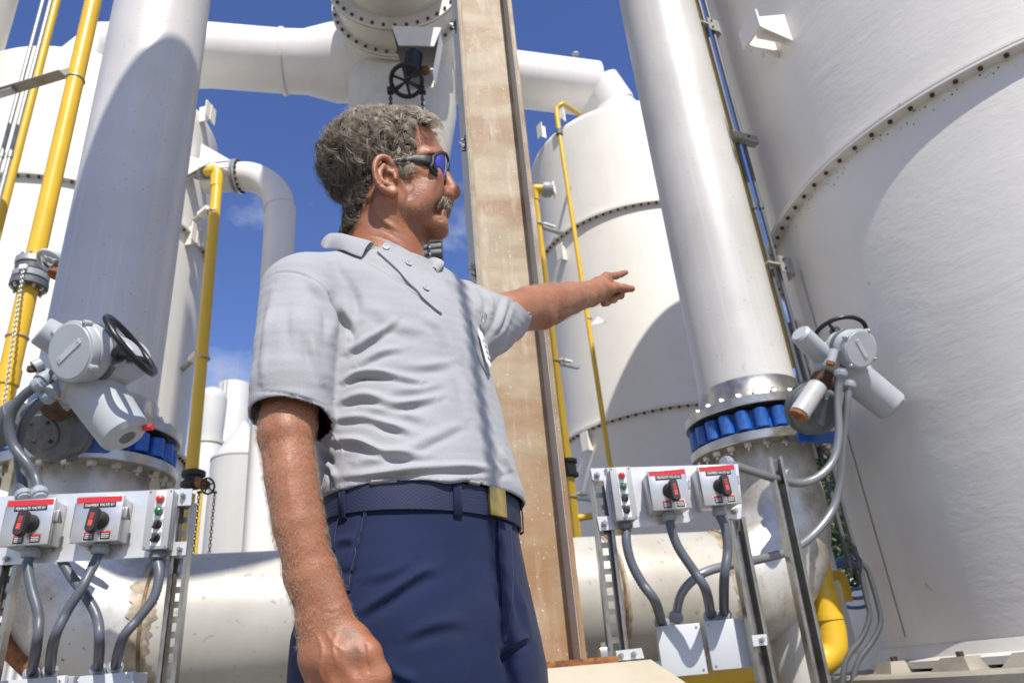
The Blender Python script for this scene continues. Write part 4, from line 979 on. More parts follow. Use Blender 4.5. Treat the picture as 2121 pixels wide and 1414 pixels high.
handwheel(actR, Pd(1738, 700, 4.275), cv(0.05, -0.62, 0.75), 0.155, 0.013, 3, 0.05, a0=0.1)
MB().cyl(Pd(1738, 705, 4.230), Pd(1745, 740, 4.140), 0.04, 20).build('wheel_boss', 'black_paint', actR)
gbR = thing('gearbox', 'rust streaked pale tube and dark round gearbox below the right actuator', 'gearbox', Pd(1700, 850, 4.050), 'worm gearboxes')
MB().lathe(Pd(1708, 853, 3.924), -cv(0.25, -0.12, 1), [(0.001, -0.01), (0.072, -0.01), (0.075, 0.0), (0.11, 0.008), (0.135, 0.04), (0.14, 0.10), (0.15, 0.105), (0.15, 0.14)], 48).build('gear_case', 'gearbox_grey', gbR)
t_ = mat('rust_streaked_grey', (0.42, 0.43, 0.43), 0.5, var=0.08, dirt=((0.36, 0.15, 0.04), 0.95, 7), bump=0.2)
MB().cyl(Pd(1694, 800, 3.924), Pd(1655, 858, 3.834), 0.052, 32, 0.003).build('worm_tube', 'rust_streaked_grey', gbR)
MB().cyl(Pd(1656, 857, 3.836), Pd(1653, 862, 3.832), 0.050, 20).build('tube_end', 'rust', gbR)
MB().cyl(Pd(1690, 780, 4.005), Pd(1722, 800, 4.005), 0.062, 20).build('coupling', 'dark_rust', gbR)
MB().box(Pd(1700, 905, 4.140), (0.13, 0.02, 0.03), Vector(C_RIGHT)).build('blue_plate', 'blue_paint', gbR)
gland_conduit('flexible_conduit', 'front flexible conduit dropping from right actuator then curving level to the control panel', [Pd(1742, 768, 3.87), Pd(1735, 830, 3.85), Pd(1737, 900, 3.8), Pd(1725, 955, 3.75), Pd(1690, 990, 3.7), Pd(1645, 1000, 3.65), Pd(1580, 983, 3.5), Pd(1502, 958, 3.36)], 0.0205, 'conduit_metal', k=10)
gland_conduit('flexible_conduit', 'long flexible conduit sweeping from right actuator under the elbow to a junction box', [Pd(1760, 792, 3.9), Pd(1755, 830, 3.88), Pd(1747, 900, 3.87), Pd(1738, 1010, 3.84), Pd(1712, 1075, 3.78), Pd(1650, 1133, 3.65), Pd(1566, 1159, 3.5), Pd(1500, 1172, 3.42), Pd(1450, 1190, 3.36), Pd(1412, 1228, 3.32), Pd(1399, 1283, 3.30)], 0.0205, 'conduit_metal', k=10)

# ============================================================ CONTROL STATIONS
def text_mesh(s_, size, name='lettering'):
    cu = bpy.data.curves.new(name, 'FONT'); cu.body = s_; cu.size = size; cu.align_x = 'CENTER'; cu.align_y = 'CENTER'; cu.extrude = size * 0.02
    o = bpy.data.objects.new('tmp', cu); COL.objects.link(o)
    dg = bpy.context.evaluated_depsgraph_get(); me = bpy.data.meshes.new_from_object(o.evaluated_get(dg)); bpy.data.objects.remove(o); bpy.data.curves.remove(cu)
    me.name = name; me.materials.clear(); return me
class Plane:
    def __init__(s, o, az):
        s.o = V3(o); s.X = Vector((math.cos(az), math.sin(az), 0)); s.N = Vector((math.sin(az), -math.cos(az), 0))
    def pt(s, px, py, off=0.0): return PP(px, py, s.o + s.N * off, s.N)
    def uz(s, px, py, off=0.0): p = s.pt(px, py, off); return (p - s.o).dot(s.X), p.z
    def at(s, u, z, off=0.0): p = s.o + s.X * u + s.N * off; p.z = z; return p
def write(pl, parent, s_, u, z, off, size, m='label_white', width=None):
    me = text_mesh(s_, size); o = bpy.data.objects.new('lettering', me); COL.objects.link(o); o.parent = parent; me.materials.append(MAT[m])
    M = Matrix((pl.X, UP, pl.N)).transposed().to_4x4()
    sx = 1.0
    if width:
        w = max(v.co.x for v in me.vertices) - min(v.co.x for v in me.vertices); sx = width / w
    o.matrix_basis = Matrix.Translation(pl.at(u, z, off) - WORG[parent.name]) @ M @ Matrix.Diagonal((sx, 1, 1, 1))
    WORG[o.name] = WORG[parent.name]
def disconnect(pl, corners, depth, word, label, latch_side, knob_flip=1):
    (tlx, tly), (trx, try_), (brx, bry), (blx, bly) = corners
    us = [pl.uz(x, y, depth) for x, y in corners]
    u0 = (us[0][0] + us[3][0]) / 2; u1 = (us[1][0] + us[2][0]) / 2; zt = (us[0][1] + us[1][1]) / 2; zb = (us[2][1] + us[3][1]) / 2
    w = u1 - u0; h = zt - zb; uc = (u0 + u1) / 2; zc = (zt + zb) / 2
    t_ = thing('disconnect_box', label, 'switch box', pl.at(uc, zb, depth / 2), 'steel rotary switch boxes')
    MB().box(pl.at(uc, zc, depth * .5 - .008), (w / 2 - .004, h / 2 - .004, depth / 2 - .014), pl.X, UP, pl.N, 0.004).build('case', 'sheet_steel', t_)
    MB().box(pl.at(uc, zc, depth - .008), (w / 2, h / 2, .009), pl.X, UP, pl.N, 0.003).build('door', 'sheet_steel', t_)
    f = depth + .0012
    MB().box(pl.at(uc, zt - .085 * h, f), (w * .475, h * .062, .0007), pl.X, UP, pl.N).build('red_band', 'label_red', t_)
    MB().box(pl.at(uc + .02 * w, zt - .205 * h, f), (w * .34, h * .058, .0012), pl.X, UP, pl.N, .0005).build('tag_strip', 'label_black', t_)
    write(pl, t_, word, uc + .02 * w, zt - .207 * h, f + .0016, h * .085, width=w * .60)
    for s_ in (-1, 1): inst('screw', SCREW, t_, pl.at(uc + .02 * w + s_ * w * .305, zt - .215 * h, f + .001), pl.N, scale=.0025)
    # rotary handle
    kc = pl.at(uc + .04 * w, zt - .545 * h, depth)
    MB().lathe(kc + pl.X * 0.03 * w * knob_flip, pl.N, [(w * .19, 0), (w * .20, .006), (w * .17, .012), (w * .12, .03), (w * .10, .038)], 36).build('knob_base', 'black_rubber', t_)
    kd = (UP * -1 + pl.X * (-.10 if knob_flip > 0 else .05)).normalized(); ke = kd.cross(pl.N)
    mb = MB(); pr = []
    for i in range(24):
        a = 2 * PI * i / 24; yy = math.sin(a); L_ = h * .26
        pr.append((math.cos(a) * w * .11, yy * w * .10 + (-h * .13 if yy < 0 else L_ - h * .04)))
    mb.prism(pr, kc + pl.N * .036, ke, kd, 0.0)
    b0 = len(mb.v); mb = MB(); Zd = ke.cross(kd)
    sg = 1 if Zd.dot(pl.N) > 0 else -1
    mb.prism(pr, kc + pl.N * .034, ke, kd, sg * .020)
    mb.prism([(x * .86, y * .94) for x, y in pr], kc + pl.N * .054, ke, kd, sg * .007)
    mb.build('handle', 'black_rubber', t_)
    hf = kc + pl.N * .0616
    MB().box(hf + kd * h * .12, (w * .040, h * .065, .001), ke, kd, pl.N).build('handle_stripe', 'handle_red', t_)
    for k in range(4): MB().box(hf + kd * (h * .02 - k * h * .034), (w * .040, h * .009, .001), ke, kd, pl.N).build('handle_stripe', 'handle_red', t_)
    # warning stickers
    for s_, mm in ((-1, 'label_black'), (1, 'label_black')):
        cu_ = uc + s_ * w * .17 + .05 * w
        MB().box(pl.at(cu_, zb + .13 * h, f - .0006), (w * .125, h * .105, .0004), pl.X, UP, pl.N).build('sticker', 'label_white', t_)
        MB().box(pl.at(cu_, zb + .12 * h, f), (w * .105, h * .08, .0004), pl.X, UP, pl.N).build('sticker', mm, t_)
        MB().box(pl.at(cu_, zb + .20 * h, f + .0006), (w * .105, h * .02, .0004), pl.X, UP, pl.N).build('sticker', 'label_red', t_)
        for k in range(3): MB().box(pl.at(cu_, zb + (.16 - .035 * k) * h, f + .0006), (w * .08, h * .005, .0003), pl.X, UP, pl.N).build('print_line', 'label_white', t_)
    MB().box(pl.at(uc + .05 * w, zb + .12 * h, f - .001), (w * .055, h * .09, .0004), pl.X, UP, pl.N).build('sticker', 'bright_plate', t_)
    # side latch, hinge
    ul = u1 if latch_side > 0 else u1
    MB().box(pl.at(u1 + .006, zc + .02, depth * .72), (.007, .02, .018), pl.X, UP, pl.N, .002).build('latch', 'stainless', t_)
    MB().cyl(pl.at(u1 + .012, zc + .035, depth * .85), pl.at(u1 + .012, zc - .0, depth * .6), .004, 8).build('latch_bail', 'stainless', t_)
    MB().cyl(pl.at(u0 - .003, zt - .02, depth - .012), pl.at(u0 - .003, zb + .02, depth - .012), .004, 8).build('hinge', 'stainless', t_)
    cb = pl.at(uc, zb, depth * .42)
    MB().lathe(cb + UP * .002, -UP, [(.026, 0), (.026, .012), (.030, .013), (.030, .03), (.024, .034)], 12).build('gland', 'fitting_grey', t_, ang=20)
    return t_, cb
def button_box(pl, corners, depth, label):
    us = [pl.uz(x, y, depth) for x, y in corners]
    u0 = (us[0][0] + us[3][0]) / 2; u1 = (us[1][0] + us[2][0]) / 2; zt = (us[0][1] + us[1][1]) / 2; zb = (us[2][1] + us[3][1]) / 2
    w = u1 - u0; h = zt - zb; uc = (u0 + u1) / 2; zc = (zt + zb) / 2
    t_ = thing('push_button_station', label, 'control box', pl.at(uc, zb, depth / 2), 'grey push button stations')
    MB().box(pl.at(uc, zc, depth / 2 - .006), (w / 2 - .002, h / 2 - .002, depth / 2 - .008), pl.X, UP, pl.N, .006).build('case', 'station_grey', t_)
    MB().box(pl.at(uc, zc, depth - .006), (w / 2, h / 2, .007), pl.X, UP, pl.N, .003).build('cover', 'station_grey', t_)
    for su in (-1, 1):
        for sz in (-1, 1): inst('screw', SCREW, t_, pl.at(uc + su * (w / 2 - .008), zc + sz * (h / 2 - .008), depth + .0005), pl.N, scale=.0038)
    MB().box(pl.at(uc + .04 * w, zt - h * .09, depth + .0016), (w * .20, h * .06, .0005), pl.X, UP, pl.N).build('legend_plate', 'label_white', t_)
    for k, (fz, mm) in enumerate(((.175, 'lens_red'), (.385, 'lens_green'), (.60, 'black_rubber'), (.82, 'black_rubber'))):
        c = pl.at(uc + .02 * w, zt - h * fz, depth)
        MB().box(c + pl.N * .0016 - UP * h * .055, (w * .20, h * .075, .0006), pl.X, UP, pl.N).build('legend_plate', 'label_white', t_)
        MB().lathe(c, pl.N, [(.0155, 0), (.0155, .005), (.0135, .007)], 28).build('bezel', 'stainless' if k < 2 else 'black_rubber', t_)
        if k < 2:
            mb = MB().lathe(c + pl.N * .006, pl.N, [(.0125, 0), (.0125, .010), (.011, .014), (.006, .017), (.001, .018)], 20)
            for i in range(20): mb.tube([c + pl.N * .006 + (pl.X * math.cos(i * PI / 10) + UP * math.sin(i * PI / 10)) * .0125, c + pl.N * .0165 + (pl.X * math.cos(i * PI / 10) + UP * math.sin(i * PI / 10)) * .0115], .0012, 4)
            mb.build('pilot_lamp', mm, t_)
        else:
            MB().lathe(c + pl.N * .005, pl.N, [(.0125, 0), (.0125, .008), (.010, .010)], 24).build('selector_base', 'black_rubber', t_)
            d = (UP * .9 + pl.X * (.55 if k == 2 else .75)).normalized()
            MB().box(c + pl.N * .018 - d * .002, (.0045, .016, .008), d.cross(pl.N), d, pl.N, .002).build('selector_lever', 'black_rubber', t_)
    cb = pl.at(uc, zb, depth * .45)
    MB().lathe(cb + UP * .002, -UP, [(.024, 0), (.024, .010), (.029, .011), (.029, .026), (.023, .030)], 12).build('gland', 'gearbox_grey', t_, ang=20)
    return t_, cb
def junction(pl, corners, depth, label):
    us = [pl.uz(x, y, depth) for x, y in corners]
    u0 = (us[0][0] + us[3][0]) / 2; u1 = (us[1][0] + us[2][0]) / 2; zt = (us[0][1] + us[1][1]) / 2; zb = (us[2][1] + us[3][1]) / 2
    uc = (u0 + u1) / 2; zc = (zt + zb) / 2; w = u1 - u0; h = zt - zb
    t_ = thing('junction_box', label, 'junction box', pl.at(uc, zb, depth / 2), 'pale grey junction boxes')
    MB().box(pl.at(uc, zc, depth / 2 - .01), (w / 2 - .003, h / 2 - .003, depth / 2 - .012), pl.X, UP, pl.N, .005).build('case', 'box_grey', t_)
    MB().box(pl.at(uc, zc, depth - .009), (w / 2, h / 2, .010), pl.X, UP, pl.N, .003).build('cover', 'box_grey', t_)
    for su in (-1, 1):
        for sz in (-1, 1): inst('screw', SCREW, t_, pl.at(uc + su * (w / 2 - .016), zc + sz * (h / 2 - .016), depth + .0012), pl.N, scale=.0048)
    return t_, (uc, zt, w, depth)
def strut(pl, pa, pb, off, w, d, m='strut_steel', slots=True, name='strut_post', parent=None):
    """slotted channel standing from pb (low) to pa (high)"""
    a = pa; b = pb; ax_ = (a - b).normalized(); L = (a - b).length
    s_ = pl.X - ax_ * pl.X.dot(ax_); s_.normalize(); n = ax_.cross(s_); n = n if n.dot(pl.N) > 0 else -n
    t_ = thing(name, parent, 'post', b, 'steel strut posts')
    c = (a + b) / 2
    MB().box(c + s_ * (w / 2), (.0025, d / 2, L / 2), s_, n, ax_).build('side_rail', m, t_)
    MB().box(c - s_ * (w / 2), (.0025, d / 2, L / 2), s_, n, ax_).build('side_rail', m, t_)
    for q in (-1, 1): MB().box(c + s_ * q * (w / 2 - .006) + n * (d / 2 - .003), (.006, .003, L / 2 - .001), s_, n, ax_).build('rail_lip', m, t_)
    if slots:
        back = c - n * (d / 2 - .002); k = int(L / .05); hw_ = w / 2 - .003
        for i in range(k):
            cc = b + ax_ * (L * (i + .5) / k) - n * (d / 2 - .002)
            MB().box(cc + ax_ * (L / k * .36), (hw_, .0015, L / k * .22), s_, n, ax_).build('web_piece', m, t_)
        for q in (-1, 1): MB().box(back + s_ * q * (hw_ * .7), (hw_ * .32, .002, L / 2 - .002), s_, n, ax_).build('web_edge', m, t_)
    else:
        MB().box(c - n * (d / 2 - .002), (w / 2 - .003, .0018, L / 2 - .001), s_, n, ax_).build('web', m, t_)
    return t_
# ---------------- left station
SL = Plane(Pd(132, 1023, 2.7), R(8))
def plate_poly(pl, pts, off, th): 
    o = pl.at(0, 0, off); return [((pl.pt(x, y, off) - o).dot(pl.X), pl.pt(x, y, off).z) for x, y in pts]
plL = thing('back_plate', 'bright metal back plate carrying the left row of switch boxes', 'plate', SL.at(0, 1.4))
MB().prism(plate_poly(SL, [(-70, 1031), (399, 1012), (396, 1046), (368, 1047), (362, 1122), (388, 1121), (385, 1149), (-70, 1174)], 0, 0), SL.at(0, 0, 0), SL.X, UP, 0.004).build('plate', 'bright_plate', plL)
for (px, py) in ((380, 1026), (373, 1137), (14, 1157), (108, 1140), (185, 1136), (247, 1134)): inst('bolt', BOLT, plL, SL.pt(px, py, .006), SL.N, scale=.010 if px in (380, 373, 14) else .007)
bL1, g1 = disconnect(SL, [(12, 1035), (113, 1031), (101, 1127), (0, 1131)], .11, 'PERMEATE VALVE #1', 'steel switch box tagged PERMEATE VALVE #1, leftmost on the left panel', 1)
bL2, g2 = disconnect(SL, [(158, 1028), (255, 1025), (246, 1120), (145, 1123)], .11, 'DAMPER VALVE #1', 'steel switch box tagged DAMPER VALVE #1 on the left panel', 1)
bL3, g3 = button_box(SL, [(306, 1014), (358, 1012), (348, 1136), (296, 1137)], .075, 'grey button station with red and green lamps on the left panel')
strut(SL, SL.pt(386, 1042, -.025), SL.pt(343, 1440, -.02), 0, .058, .042, parent='slotted steel strut post under right end of the left panel')
strut(SL, SL.pt(24, 1160, -.025), SL.pt(-32, 1440, -.02), 0, .058, .042, parent='steel strut post at the bottom left corner')
JL = Plane(Pd(140, 1402, 2.62), R(-4))
jb1, (uc, zt, w, dp) = junction(JL, [(-50, 1416), (122, 1402), (126, 1500), (-46, 1515)], .0, 'x') if False else (None, (0, 0, 0, 0))
jA, JA = junction(JL, [(-60, 1412), (123, 1402), (128, 1520), (-60, 1530)], .10, 'pale grey junction box at the very bottom left edge')
jB, JB = junction(JL, [(140, 1401), (264, 1391), (276, 1500), (150, 1510)], .10, 'pale grey junction box cut off by the bottom edge, below crossing conduits')
lt = lambda px, py, zt_, off=.05: JL.at(JL.uz(px, py, off)[0], zt_ + .012, off)
cL = [
 ([g1 - UP * .03, SL.pt(57, 1170, .05), SL.pt(66, 1220, .06), SL.pt(80, 1275, .07), SL.pt(76, 1335, .06), lt(66, 1388, JA[1])], 'flexible conduit hanging under the box tagged PERMEATE VALVE #1'),
 ([g2 - UP * .03, SL.pt(196, 1165, .06), SL.pt(172, 1213, .10), SL.pt(138, 1267, .10), SL.pt(112, 1325, .09), lt(104, 1385, JA[1])], 'flexible conduit under the box tagged DAMPER VALVE #1, crossing in front of another'),
 ([g3 - UP * .03, SL.pt(330, 1190, .05), SL.pt(318, 1238, .06), SL.pt(285, 1282, .07), SL.pt(254, 1322, .07), lt(238, 1380, JB[1])], 'flexible conduit curving down from the left button station'),
 ([SL.pt(122, 1150, -.03), SL.pt(147, 1192, -.01), SL.pt(175, 1230, .02), SL.pt(200, 1275, .04), SL.pt(206, 1327, .06), lt(204, 1382, JB[1])], 'flexible conduit emerging behind left plate and crossing underneath another')]
for i, (pts, lb) in enumerate(cL): gland_conduit('flexible_conduit', lb, pts, .0165, f0=(i == 3) and False, f1=True)
gland_conduit('flexible_conduit', 'front conduit looping from left actuator down behind the leftmost switch box', [Pd(86, 792, 2.76), Pd(50, 818, 2.75), Pd(24, 855, 2.74), Pd(20, 893, 2.73), Pd(31, 928, 2.72), Pd(55, 958, 2.70), Pd(74, 990, 2.69), SL.pt(82, 1026, .05)], .0175)
gland_conduit('flexible_conduit', 'second conduit from left actuator dropping to the leftmost switch box', [Pd(106, 817, 2.78), Pd(77, 838, 2.78), Pd(52, 872, 2.78), Pd(40, 910, 2.78), Pd(39, 950, 2.77), Pd(43, 985, 2.76), SL.pt(50, 1030, .02)], .0175)
# ---------------- right station
SR = Plane(Pd(1224, 969, 3.2), R(5))
plR = thing('back_plate', 'bright metal back plate carrying the right row of switch boxes', 'plate', SR.at(0, 1.4))
MB().prism(plate_poly(SR, [(1223, 970), (1528, 961), (1536, 1044), (1534, 1074), (1507, 1074), (1503, 1048), (1463, 1052), (1425, 1081), (1306, 1093), (1242, 1099), (1236, 1070), (1262, 1068), (1250, 995), (1228, 995)], 0, 0), SR.at(0, 0, 0), SR.X, UP, 0.004).build('plate', 'bright_plate', plR)
for (px, py) in ((1236, 984), (1251, 1084), (1521, 1058), (1255, 973), (1395, 1068)): inst('bolt', BOLT, plR, SR.pt(px, py, .006), SR.N, scale=.013 if px in (1236, 1251, 1521) else .008)
bR1, h1 = disconnect(SR, [(1342, 973), (1419, 970), (1434, 1052), (1351, 1057)], .13, 'PERMEATE VALVE #2', 'steel switch box tagged PERMEATE VALVE #2, middle of the right panel', 1, -1)
bR2, h2 = disconnect(SR, [(1447, 964), (1521, 961), (1538, 1042), (1457, 1047)], .13, 'DAMPER VALVE #2', 'steel switch box tagged DAMPER VALVE #2, right end of the right panel', 1, -1)
bR3, h3 = button_box(SR, [(1264, 968), (1305, 965), (1322, 1074), (1275, 1078)], .09, 'grey button station with red and green lamps on the right panel')
strut(SR, SR.pt(1240, 994, -.03), SR.pt(1283, 1380, -.03), 0, .075, .05, parent='slotted steel strut post under left end of the right panel')
strut(SR, SR.pt(1522, 1072, -.03), SR.pt(1592, 1440, -.03), 0, .065, .05, slots=False, parent='bright steel strut post beside the right junction boxes')
SB = Plane(Pd(1600, 950, 3.6), R(5))
strut(SB, SB.pt(1602, 948, 0), SB.pt(1706, 1440, 0), 0, .062, .055, slots=False, parent='tall steel strut post standing in front of the right elbow')
JR = Plane(Pd(1360, 1300, 3.18), R(-3))
jC, JC = junction(JR, [(1357, 1299), (1448, 1287), (1467, 1392), (1376, 1405)], .11, 'left of two pale grey junction boxes low on the right frame')
jD, JD = junction(JR, [(1459, 1287), (1547, 1276), (1566, 1377), (1477, 1391)], .11, 'right of two pale grey junction boxes low on the right frame')
for k, (cor, lb, bolts) in enumerate((([(1275, 1347), (1328, 1341), (1334, 1362), (1278, 1368)], 'small steel tab with two bolts left of the lower junction boxes', ((1286, 1357), (1312, 1354))), ([(1556, 1315), (1587, 1312), (1589, 1335), (1560, 1338)], 'small steel tab with one bolt right of the lower junction boxes', ((1577, 1324),)))):
    tb = thing('mounting_tab', lb, 'bracket', SR.pt(*cor[0]), 'mounting tabs')
    MB().prism(plate_poly(SR, cor, 0.0, 0), SR.at(0, 0, 0), SR.X, UP, 0.005).build('tab', 'bright_plate', tb)
    for b in bolts: inst('bolt', BOLT, tb, SR.pt(b[0], b[1], .006), SR.N, scale=.011)
rt = lambda px, py, zt_, off=.055: JR.at(JR.uz(px, py, off)[0], zt_ + .012, off)
cR = [
 ([h3 - UP * .03, SR.pt(1298, 1125, .05), SR.pt(1308, 1165, .05), SR.pt(1330, 1207, .05), SR.pt(1357, 1245, .04), rt(1370, 1283, JC[1])], 'flexible conduit curving down from the right button station'),
 ([h1 - UP * .03, SR.pt(1391, 1098, .06), SR.pt(1406, 1135, .06), SR.pt(1436, 1180, .06), SR.pt(1462, 1222, .05), rt(1472, 1272, JD[1])], 'flexible conduit under the box tagged PERMEATE VALVE #2'),
 ([h2 - UP * .03, SR.pt(1502, 1095, .06), SR.pt(1507, 1140, .06), SR.pt(1500, 1200, .05), rt(1498, 1268, JD[1])], 'flexible conduit dropping straight from the box tagged DAMPER VALVE #2')]
for i, (pts, lb) in enumerate(cR): gland_conduit('flexible_conduit', lb, pts, .0195, f0=False)
MB().box(JR.at(0.12, JC[1] - 0.27, -.03), (.09, .03, .03), JR.X, UP, JR.N).build('bottom_clamp', 'gearbox_grey', jC)
# ============================================================ THE MAN: implicit surfaces meshed with surface nets
A3 = lambda p: np.array([float(p[0]), float(p[1]), float(p[2])])
class Sdf:
    def __init__(s): s.L = []      # (fn, centre, bounding radius, blend, op)
    def cap(s, a, b, ra, rb=None, k=0.02, op='+'):
        a, b = A3(a), A3(b); rb = ra if rb is None else rb; ab = b - a; l2 = max(1e-9, ab @ ab)
        def fn(P):
            t = np.clip((P - a) @ ab / l2, 0, 1)
            return np.linalg.norm(P - a - t[:, None] * ab, axis=1) - (ra + (rb - ra) * t)
        s.L.append((fn, (a + b) / 2, np.linalg.norm(ab) / 2 + max(ra, rb), k, op)); return s
    def chain(s, pts, rs, k=0.01, op='+'):
        if not isinstance(rs, (list, tuple)): rs = [rs] * len(pts)
        for i in range(len(pts) - 1): s.cap(pts[i], pts[i + 1], rs[i], rs[i + 1], k, op)
        return s
    def ell(s, c, rad, M=None, k=0.02, op='+'):
        c = A3(c); rad = np.array(rad, float); M = np.eye(3) if M is None else np.array(M, float)   # rows are the axes
        def fn(P):
            q = (P - c) @ M.T; k0 = np.linalg.norm(q / rad, axis=1); k1 = np.linalg.norm(q / rad ** 2, axis=1) + 1e-9
            return k0 * (k0 - 1) / k1
        s.L.append((fn, c, rad.max(), k, op)); return s
    def stack(s, rows, k=0.03, op='+', z0=None, z1=None, pad=0.0):
        """rows: z, cx, cy, a (lateral), b (front to back), facing angle in degrees"""
        Rw = np.array(rows, float); z0 = Rw[0, 0] if z0 is None else z0; z1 = Rw[-1, 0] if z1 is None else z1
        def fn(P):
            v = [np.interp(P[:, 2], Rw[:, 0], Rw[:, i]) for i in range(1, 6)]
            al = np.radians(v[4]); dx = P[:, 0] - v[0]; dy = P[:, 1] - v[1]
            fx, fy = np.sin(al), -np.cos(al); lf = dx * fx + dy * fy; lr = dx * fy - dy * fx
            a, b = v[2] + pad, v[3] + pad
            k0 = np.sqrt((lr / a) ** 2 + (lf / b) ** 2); k1 = np.sqrt((lr / a ** 2) ** 2 + (lf / b ** 2) ** 2) + 1e-6
            d = k0 * (k0 - 1) / k1
            return np.maximum(d, np.maximum(P[:, 2] - z1, z0 - P[:, 2]))
        zc = (z0 + z1) / 2; s.L.append((fn, np.array([np.interp(zc, Rw[:, 0], Rw[:, 1]), np.interp(zc, Rw[:, 0], Rw[:, 2]), zc]), math.hypot((z1 - z0) / 2, Rw[:, 3:5].max()) + 0.06, k, op)); return s
    def ev(s, P, items=None):
        d = np.full(len(P), 1.0)
        for fn, c, r, k, op in (s.L if items is None else items):
            e = fn(P)
            if op == '+':
                h = np.clip(0.5 + 0.5 * (d - e) / k, 0, 1); d = d * (1 - h) + e * h - k * h * (1 - h)
            elif op == '-':
                h = np.clip(0.5 - 0.5 * (d + e) / k, 0, 1); d = d * (1 - h) + (-e) * h + k * h * (1 - h)
        return d
    def mesh(s, lo, hi, vs, B=16):
        lo = np.array(lo, float); hi = np.array(hi, float); n = np.ceil((hi - lo) / vs / B).astype(int)
        N = n * B + 2; st = np.array([1, N[0], N[0] * N[1]], np.int64)
        g = np.arange(B + 1); gx, gy, gz = np.meshgrid(g, g, g, indexing='ij'); off = np.stack([gx, gy, gz], -1).reshape(-1, 3)
        half = B * vs / 2; diag = half * math.sqrt(3)
        cells, cpos, edges = [], [], []
        for bi in range(n[0]):
            for bj in range(n[1]):
                for bk in range(n[2]):
                    o = np.array([bi, bj, bk]) * B; c = lo + (o + B / 2) * vs
                    it = [q for q in s.L if np.linalg.norm(q[1] - c) - q[2] < diag + q[3] + 0.02]
                    if not any(q[4] == '+' for q in it): continue
                    if s.ev(c[None], it)[0] > diag * 1.6 + 0.02: continue
                    P = lo + (o + off) * vs; D = s.ev(P, it).reshape(B + 1, B + 1, B + 1); S = D < 0
                    if S.all() or not S.any(): continue
                    acc = np.zeros((B, B, B, 3)); cnt = np.zeros((B, B, B))
                    for ax in range(3):
                        u, v = [(1, 2), (0, 2), (0, 1)][ax]
                        for du in (0, 1):
                            for dv in (0, 1):
                                sl0 = [slice(0, B)] * 3; sl0[u] = slice(du, B + du); sl0[v] = slice(dv, B + dv)
                                sl1 = list(sl0); sl1[ax] = slice(1, B + 1)
                                a = D[tuple(sl0)]; b = D[tuple(sl1)]; cr = (a < 0) != (b < 0)
                                t = np.where(cr, a / np.where(cr, a - b, 1), 0)
                                pos = np.zeros((B, B, B, 3)); pos[..., ax] = t; pos[..., u] = du; pos[..., v] = dv
                                acc += pos * cr[..., None]; cnt += cr
                    ids = np.argwhere(cnt > 0)
                    loc = acc[cnt > 0] / cnt[cnt > 0][:, None]
                    cells.append((ids + o) @ st); cpos.append(lo + (ids + o + loc) * vs)
                    for ax in range(3):
                        sl1 = [slice(0, B)] * 3; sl1[ax] = slice(1, B + 1)
                        a = D[:B, :B, :B]; b = D[tuple(sl1)]; cr = np.argwhere((a < 0) != (b < 0))
                        if len(cr): edges.append(np.c_[(cr + o) @ st, np.full(len(cr), ax), (a < 0)[tuple(cr.T)]])
        cells = np.concatenate(cells); cpos = np.concatenate(cpos); E = np.concatenate(edges).astype(np.int64)
        od = np.argsort(cells); cells = cells[od]; cpos = cpos[od]; F = []
        for ax in range(3):
            e = E[E[:, 1] == ax]; u, v = [(1, 2), (2, 0), (0, 1)][ax]
            q = np.stack([e[:, 0], e[:, 0] - st[u], e[:, 0] - st[u] - st[v], e[:, 0] - st[v]], 1)
            ix = np.searchsorted(cells, q); ix = np.clip(ix, 0, len(cells) - 1); ok = (cells[ix] == q).all(1)
            ix = ix[ok]; sg = e[ok, 2] == 0; ix[sg] = ix[sg][:, ::-1]; F.append(ix)
        return cpos, np.concatenate(F)
def to_mesh(name, V, F, off):
    me = bpy.data.meshes.new(name); me.from_pydata((V - A3(off)).tolist(), [], F.tolist())
    me.polygons.foreach_set('use_smooth', [True] * len(me.polygons)); me.update(); return me
def relax(V, F, it=2, f=0.5, w=None):
    e = np.concatenate([F[:, [0, 1]], F[:, [1, 2]], F[:, [2, 3]], F[:, [3, 0]]]); V = V.copy()
    for _ in range(it):
        a = np.zeros_like(V); c = np.zeros(len(V))
        for i, j in ((0, 1), (1, 0)):
            for d in range(3): a[:, d] += np.bincount(e[:, i], V[e[:, j], d], len(V))
            c += np.bincount(e[:, i], minlength=len(V))
        m = a / np.maximum(c, 1)[:, None]; ff = f if w is None else f * w[:, None]
        V = V + (m - V) * ff
    return V
def normals(V, F):
    n = np.cross(V[F[:, 2]] - V[F[:, 0]], V[F[:, 3]] - V[F[:, 1]]); N = np.zeros_like(V)
    for k in range(4):
        for d in range(3): N[:, d] += np.bincount(F[:, k], n[:, d], len(V))
    return N / (np.linalg.norm(N, axis=1)[:, None] + 1e-12)
